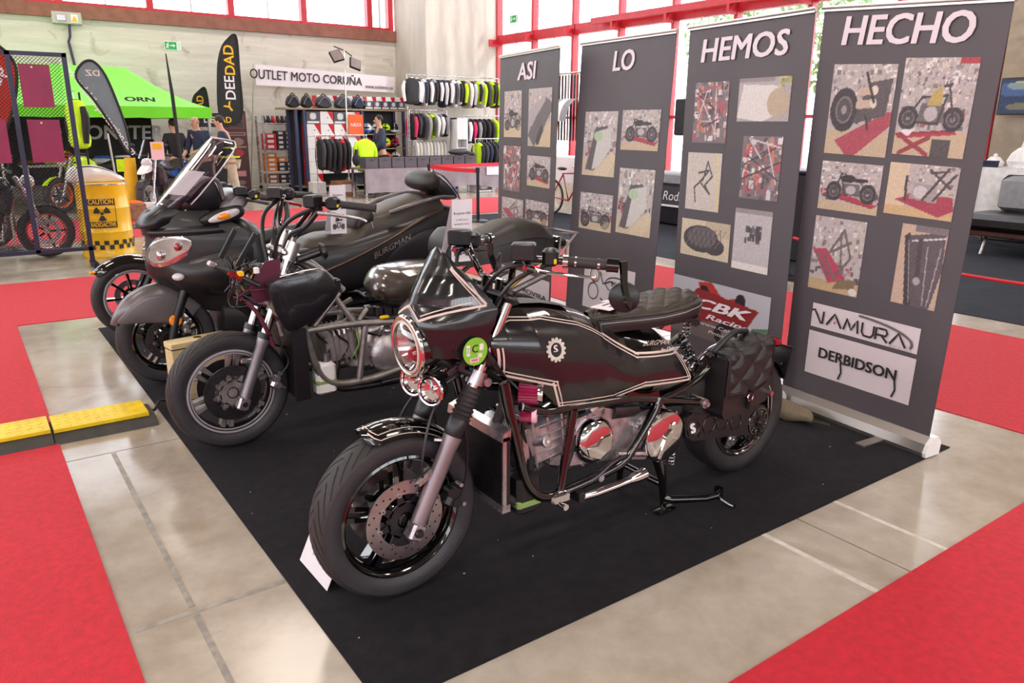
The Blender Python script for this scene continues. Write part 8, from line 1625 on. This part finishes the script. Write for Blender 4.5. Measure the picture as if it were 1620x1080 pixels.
for i in range(9): garment('%s trousers, %s from the left on the low rail' % (['white', 'cream', 'pale grey'][i % 3], ORD[i]), (9.12+i*.095, 16.78, 1.083), ['white', 'cream', 'pale grey'][i % 3], 'white', 'trousers on the low rail', 0.50, 0.36, 0.06, 0.1, True)
for i, (c1, c2) in enumerate((('charcoal', 'white'), ('black', 'pink'), ('black', 'grey'), ('charcoal', 'black'), ('black', 'black'), ('charcoal', 'black'), ('lime', 'lime'), ('beige', 'brown'))):
    garment('%s and %s jacket, %s from the left beside the white cabinet' % (c1, c2, ORD[i]), (10.50+i*.135, 16.70, 1.685), c1, c2, 'jackets beside the white cabinet', 0.62, 0.42, 0.085, 0.1)
for i, (c1, c2) in enumerate((('lime', 'black'), ('black', 'charcoal'), ('navy', 'navy'), ('black', 'black'), ('navy', 'black'), ('black', 'navy'), ('charcoal', 'black'), ('black', 'black'), ('charcoal', 'charcoal'))):
    garment('%s and %s jacket, %s from the left on the front right rail' % (c1, c2, ORD[i]), (10.38+i*.128, 15.98, 1.145), c1, c2, 'jackets on the front right rail', 0.58, 0.40, 0.085, 0.1)
cb_ = thing('white_cabinet', 'narrow white cabinet with an open compartment between jacket rails', 'cabinet', (10.2, 16.5, 0)); ob('cabinet_body', MB().b2((10.04, 16.40, 0.0), (10.07, 16.70, 1.66)).b2((10.33, 16.40, 0.0), (10.36, 16.70, 1.66)).b2((10.04, 16.68, 0), (10.36, 16.70, 1.66)).b2((10.04, 16.4, 1.63), (10.36, 16.7, 1.66)).b2((10.04, 16.4, 0.0), (10.36, 16.7, 0.55)), MATS['white_plastic'], cb_, smooth=False); ob('cabinet_door', MB().b2((10.05, 16.385, 1.16), (10.20, 16.40, 1.65)), MATS['white_plastic'], cb_, smooth=False); ob('cabinet_door', MB().b2((10.205, 16.385, 1.16), (10.35, 16.40, 1.65)), MATS['white_plastic'], cb_, smooth=False); ob('cabinet_shelf', MB().b2((10.07, 16.40, 0.95), (10.33, 16.68, 0.97)), MATS['white_plastic'], cb_, smooth=False)
t_ = thing('folded_garment', 'dark sweater heap lying on the crates near the cabinet', 'clothing', (9.3, 15.2, 0.84)); ob('fold', MB().ball((9.35, 15.2, 0.912), (0.26, 0.14, 0.07), 16, 8), cl('charcoal'), t_); ob('sleeve', MB().tube([(9.5, 15.1, 0.90), (9.62, 15.06, 0.88), (9.7, 15.1, 0.86)], 0.04, 8, k=3), cl('charcoal'), t_)
# belt barrier
def stanchion(label, x, y, h=0.83):
    t = thing('stanchion', label, 'barrier post', (x, y, 0)); ob('post', MB().cyl((x, y, 0.03), (x, y, h), 0.026, 14), MATS['black_steel'], t); ob('base', MB().lathe([(0, 0.035), (0.05, 0.035), (0.16, 0.018), (0.17, 0.005)], (x, y, 0.001), (0, 0, 1), 28), MATS['black_steel'], t); ob('cap', MB().cyl((x, y, h-0.06), (x, y, h+0.02), 0.034, 14), MATS['black_satin'], t)
stanchion('black belt barrier post nearest the banners', 6.80, 10.48); stanchion('black belt barrier post near the covered tables', 7.45, 13.2, 0.76)
def belt(label, a, b):
    a, b = Vector(a), Vector(b); t = thing('barrier_belt', label, 'belt', (a+b)/2-Vector((0, 0, 0.03))); n = (b-a).cross(Vector((0, 0, 1))).normalized()
    A = [a.lerp(b, k/10)-Vector((0, 0, 0.015*math.sin(PI*k/10))) for k in range(11)]
    ob('webbing', MB().loft([[p+Vector((0, 0, 0.032)) for p in A], [p-Vector((0, 0, 0.032)) for p in A], [p-Vector((0, 0, 0.032))+n*0.003 for p in A], [p+Vector((0, 0, 0.032))+n*0.003 for p in A]], closed=False), mat('belt_red', '#d0182f', 0.5, var=0.05), t, smooth=False)
    for k in (0, 1): ob('belt_clip', MB().cbox(a.lerp(b, 0.012+0.976*k), (0.03, 0.03, 0.07), 0.006), MATS['black_satin'], t)
belt('red barrier belt running from the near post toward the tables', (6.82, 10.53, 0.795), (7.43, 13.15, 0.73)); belt('red barrier belt stretching right along the covered tables', (7.50, 13.2, 0.73), (10.4, 13.4, 0.76))
stanchion('black belt barrier post hidden right of the red belt', 10.45, 13.4, 0.80)

# ------------------------------------------------------------------ right: stands glimpsed between and beyond the banners
lb = thing('leather_stall', 'leather goods stall with striped awning seen between two banners', 'stall', (9.0, 10.9, 0)); ob('stall_post', MB().cyl((8.7, 10.15, 0.008), (8.7, 10.15, 2.4), 0.02, 8), MATS['white_plastic'], lb); ob('stall_post', MB().cyl((8.7, 11.5, 0.008), (8.7, 11.5, 2.4), 0.02, 8), MATS['white_plastic'], lb); ob('belt_bar', MB().cyl((8.7, 10.15, 2.35), (8.7, 11.5, 2.35), 0.015, 8), MATS['aluminium'], lb)
for k in range(8): ob('awning_stripe', MB().grid(lambda u, v: (8.55-0.28*math.sin(u*PI/2), 10.1+0.175*(k+v), 1.93-0.36*(1-math.cos(u*PI/2))), 8, 2), MATS['white_plastic'] if k % 2 else cl('grey'), lb)
ob('counter', MB().cbox((8.9, 10.8, 0.494), (0.5, 1.4, 0.972), 0.01), MATS['white_plastic'], lb); ob('counter_front', MB().b2((8.645, 10.1, 0.05), (8.65, 11.5, 0.55)), cl('cream'), lb)
for k in range(16):
    c = ['brown', 'black', 'brown', 'charcoal', 'black', 'grey'][k % 6]; y = 10.2+k*.08
    t = thing('leather_belt', '%s leather belt, %s from the right on the stall bar' % (c, ORD[k]), 'belt', (8.72, y, 1.25), 'belts on the leather stall'); ob('strap', MB().b2((8.715, y-.025, 1.25), (8.722, y+.025, 2.33)), cl(c, 0.5), t, smooth=False); ob('buckle', MB().tor((8.718, y, 2.34), (1, 0, 0), 0.028, 0.006, 12, 5), MATS['gold'], t)
by = thing('bicycle', 'bicycle leaning on the leather stall, only its wheel showing', 'bicycle', (8.35, 10.0, 0))
for y in (9.65, 10.60):
    ob('wheel', MB().tor((8.40, y, 0.318), (1, 0.05, 0), 0.29, 0.018, 36, 6), MATS['rubber'], by); ob('rim', MB().tor((8.40, y, 0.318), (1, 0.05, 0), 0.268, 0.010, 36, 6), MATS['alloy'], by)
    for q in range(9): a = q*PI/9; ob('spoke', MB().cyl((8.40, y+.265*math.cos(a), 0.31+.265*math.sin(a)), (8.40, y-.265*math.cos(a), 0.31-.265*math.sin(a)), 0.002, 4), MATS['alloy'], by)
ob('frame', MB().tube([(8.40, 9.65, 0.31), (8.40, 9.80, 0.75), (8.40, 10.30, 0.72), (8.40, 10.14, 0.28), (8.40, 9.82, 0.68)], 0.016, 8).tube([(8.40, 10.14, 0.28), (8.40, 10.60, 0.31), (8.40, 10.30, 0.70)], 0.012, 8), cl('red', 0.3), by); ob('saddle', MB().ball((8.40, 10.33, 0.80), (0.06, 0.12, 0.03), 10, 6), MATS['leather'], by); ob('handlebar', MB().tube([(8.15, 9.76, 0.86), (8.40, 9.78, 0.88), (8.65, 9.76, 0.86)], 0.012, 6), MATS['alloy'], by)
pl = thing('display_plinth', 'low slate-blue display plinth with white lettering between the banners', 'plinth', (9.1, 8.3, 0)); ob('plinth_body', MB().cbox((9.3, 8.3, 0.46), (0.6, 2.0, 0.34), 0.03), cl('charcoal'), pl); ob('plinth_foot', MB().cbox((9.3, 8.3, 0.16), (0.5, 1.9, 0.28), 0.02), MATS['black_steel'], pl); ob('plinth_top', MB().cbox((9.3, 8.3, 0.72), (0.62, 2.05, 0.16), 0.02), cl('grey'), pl); ob('plinth_trim', MB().b2((8.985, 7.3, 0.30), (8.995, 9.3, 0.33)), MATS['white_plastic'], pl); text('plinth_lettering', 'Rods', 0.20, (8.988, 8.35, 0.46), (0, -1, 0), (0, 0, 1), MATS['paper'], pl, shear=0.2)
sp_ = thing('loudspeaker', 'tall black loudspeaker on a pole behind the low plinth', 'speaker', (10.3, 9.3, 0)); ob('cabinet', MB().cbox((10.3, 9.35, 1.65), (0.3, 0.3, 0.6), 0.02), MATS['black_matt'], sp_); ob('pole', MB().cyl((10.3, 9.35, 0.02), (10.3, 9.35, 1.36), 0.02, 8), MATS['black_steel'], sp_)
for a in (0.2, 2.3, 4.4): ob('tripod_leg', MB().cyl((10.3, 9.35, 0.5), (10.3+.35*math.cos(a), 9.35+.35*math.sin(a), 0.015), 0.012, 6), MATS['black_steel'], sp_)
bk_ = thing('draped_counter', 'tall black-draped counter glimpsed between two banners', 'counter', (8.1, 5.6, 0)); ob('counter_body', MB().cbox((8.1, 5.7, 0.503), (0.7, 1.5, 0.994), 0.02), cl('black'), bk_); ob('counter_top', MB().cbox((8.1, 5.7, 1.015), (0.74, 1.54, 0.03), 0.006), MATS['black_satin'], bk_)
tp_ = thing('rope_post', 'slim black rope post between the HEMOS and HECHO banners', 'barrier post', (6.85, 4.72, 0)); ob('post', MB().cyl((6.85, 4.72, 0.02), (6.85, 4.72, 0.60), 0.022, 12), MATS['black_steel'], tp_); ob('base', MB().lathe([(0, 0.02), (0.12, 0.02), (0.13, 0.005)], (6.85, 4.72, 0.0055), (0, 0, 1), 24), MATS['black_steel'], tp_)
tag(ob('barrier_rope', MB().tube([(6.85, 4.68, 0.42), (6.85, 4.0, 0.345), (6.85, 2.9, 0.305), (6.85, 1.8, 0.32), (6.85, 0.9, 0.40)], 0.014, 8, k=5), MATS['belt_red']), 'red barrier rope sagging across the dark carpet at right', 'rope')
sf = thing('lounge_bench', 'long black leather lounge bench with dark wooden base at right', 'bench', (10.4, 3.4, 0)); ob('seat_cushion', MB().cbox((10.45, 3.35, 0.40), (0.75, 2.45, 0.20), 0.06), MATS['leather'], sf); ob('wooden_base', MB().cbox((10.45, 3.35, 0.27), (0.72, 2.40, 0.06), 0.01), mat('dark_wood', '#4a2c26', 0.45, var=0.2, vscale=6), sf)
for y in (2.4, 3.3, 4.3): ob('leg', MB().tube([(10.25, y, 0.24), (10.15, y, 0.012)], 0.018, 8), MATS['alloy'], sf)
ob('back_cushion', MB().cbox((10.72, 3.95, 0.72), (0.20, 0.95, 0.46), 0.07), cl('grey'), sf)
wt = thing('white_table', 'table under a long white cloth behind the lounge bench', 'table', (11.3, 4.2, 0)); ob('table_top', MB().cbox((11.28, 4.1, 1.0), (0.56, 1.8, 0.03), 0.006), MATS['white_plastic'], wt); ob('table_cloth', MB().grid(lambda u, v: (10.98+0.02*math.sin(u*30)*v, lerp(3.2, 5.0, u), 1.018-0.85*v), 50, 6), cl('white'), wt); ob('leg', MB().b2((11.05, 4.9, 0.006), (11.1, 4.95, 0.99)), MATS['alloy'], wt); ob('leg', MB().b2((11.05, 3.25, 0.006), (11.1, 3.3, 0.99)), MATS['alloy'], wt); ob('leg', MB().b2((11.5, 4.9, 0.006), (11.55, 4.95, 0.99)), MATS['alloy'], wt); ob('leg', MB().b2((11.5, 3.25, 0.006), (11.55, 3.3, 0.99)), MATS['alloy'], wt)
pb_ = thing('plastic_bag', 'white plastic carrier bag standing on the white-clothed table', 'bag', (11.2, 4.4, 1.02)); ob('bag_body', MB().loft([[Vector((11.2+0.15*s*math.cos(a)*(1+0.1*math.sin(5*a)), 4.38+0.21*s*math.sin(a)*(1+0.08*math.cos(7*a)), 1.018+z)) for a in [2*PI*k/20 for k in range(20)]] for z, s in ((0, 0.9), (0.08, 1.05), (0.18, 0.85), (0.25, 0.5))]), cl('white', 0.4), pb_, ang=25)
for s in (-1, 1): ob('bag_handle', MB().tube([(11.2+.04*s, 4.30, 1.25), (11.2+.05*s, 4.31, 1.36), (11.2+.05*s, 4.40, 1.39), (11.2+.04*s, 4.45, 1.25)], 0.016, 6, k=3, flat=0.4), cl('white', 0.4), pb_)
t_ = thing('plastic_bag', 'small crumpled white bag beside the carrier bag', 'bag', (11.15, 4.75, 1.02)); ob('bag_body', MB().loft([[Vector((11.15+0.08*s*math.cos(a)*(1+0.15*math.sin(4*a)), 4.74+0.11*s*math.sin(a), 1.018+z)) for a in [2*PI*k/14 for k in range(14)]] for z, s in ((0, 0.9), (0.06, 1.05), (0.13, 0.5))]), cl('white', 0.4), t_, ang=25); ob('bag_knot', MB().ball((11.15, 4.74, 1.16), (0.03, 0.03, 0.03), 8, 6), cl('white', 0.4), t_)
carton('small dark blue box on the white-clothed table edge', (11.0, 4.66, 1.019), (11.10, 4.86, 1.10), cl('navy'), None, 'lid'); carton('blue storage box under the white-clothed table at the frame edge', (10.9, 3.95, 0.62), (10.97, 4.15, 0.90), cl('blue'), None, None)
tv = thing('television', 'wide television on a stand showing a blue product picture', 'television', (11.75, 4.6, 0)); ob('tv_case', MB().cbox((11.75, 4.62, 1.92), (0.05, 0.92, 0.48), 0.01), MATS['black_satin'], tv); c = Cv(46, 26, '#16233f', 0.02, 2); c.ell(0.3, 0.8, 0.22, 0.12, '#b7a55a', 0.8); c.ell(0.2, 0.7, 0.3, 0.2, '#39557c', 0.6); c.rect(0.66, 0.15, 0.9, 0.85, '#8fb8d8'); c.rect(0.7, 0.3, 0.86, 0.7, '#d8e8f2'); c.ell(0.3, 0.2, 0.2, 0.1, '#7d6a3a', 0.6); c.clutter(20, 0.4, 0.2, 0.95, 0.9, ['#6f95bd', '#cfe0ee', '#22345c'], (0.02, 0.06))
sc_ = picture('tv_screen', c, (11.722, 5.05, 1.705), (0, -1, 0), (0, 0, 1), 0.86, 0.43, tv); ms = MATS['printed_picture'].copy(); ms.name = 'lit_screen'; nt = ms.node_tree; nt.links.new([n for n in nt.nodes if n.type == 'ATTRIBUTE'][0].outputs['Color'], nt.nodes['Principled BSDF'].inputs['Emission Color']); nt.nodes['Principled BSDF'].inputs['Emission Strength'].default_value = 0.7; sc_.data.materials[0] = ms
ob('tv_pole', MB().cyl((11.77, 4.62, 0.02), (11.77, 4.62, 1.68), 0.028, 10), MATS['black_steel'], tv); ob('tv_base', MB().cbox((11.82, 4.62, 0.018), (0.3, 0.6, 0.02), 0.006), MATS['black_steel'], tv)
person('person in a pale grey shirt behind the white table, mostly hidden', (11.62, 5.42, 0.009), 2.4, 0.87, 0.1, ((0.2, 0.2, 1.0), (0.2, 0.2, 1.0)), 'pale grey', 'charcoal', 'hair_dark', 'black')
# trees outside the glazing
mat('leaf', '#7f9a58', 0.6, var=0.35, vscale=3); mat('bark', '#5f5044', 0.9, var=0.2)
for k, (x, y, h, lab) in enumerate(((18.5, 12.3, 4.6, 'leafy tree outside the glazed wall behind the HECHO banner'), (19.5, 16.2, 5.0, 'leafy tree outside the glazed wall behind the HEMOS banner'))):
    t = thing('tree', lab, 'tree', (x, y, 0)); ob('trunk', MB().tube([(x, y, 0), (x+.1, y, h*.5), (x, y+.1, h*.8)], [.16, .12, .06], 10), MATS['bark'], t); mb = MB()
    for q in range(900):
        a, b, r = random.uniform(0, 2*PI), random.uniform(-1, 1), random.uniform(.5, 1)**.5; o = Vector((x+1.4*r*math.cos(a)*math.sqrt(1-b*b), y+1.4*r*math.sin(a)*math.sqrt(1-b*b), h*.80+1.3*r*b)); d1 = Vector((random.uniform(-1, 1), random.uniform(-1, 1), random.uniform(-1, 1))).normalized()*.11; d2 = d1.cross(Vector((random.uniform(-1, 1), random.uniform(-1, 1), random.uniform(-1, 1)))).normalized()*.06
        mb.add([o-d1, o+d2, o+d1, o-d2], [(0, 1, 2, 3)])
    ob('foliage', mb, MATS['leaf'], t, smooth=False, kind='stuff')
struct('ground_outside', MB().b2((12.5, 2, -0.32), (40, 40, -0.05)), mat('paving', '#a39d94', 0.9, var=0.1, vscale=0.6))
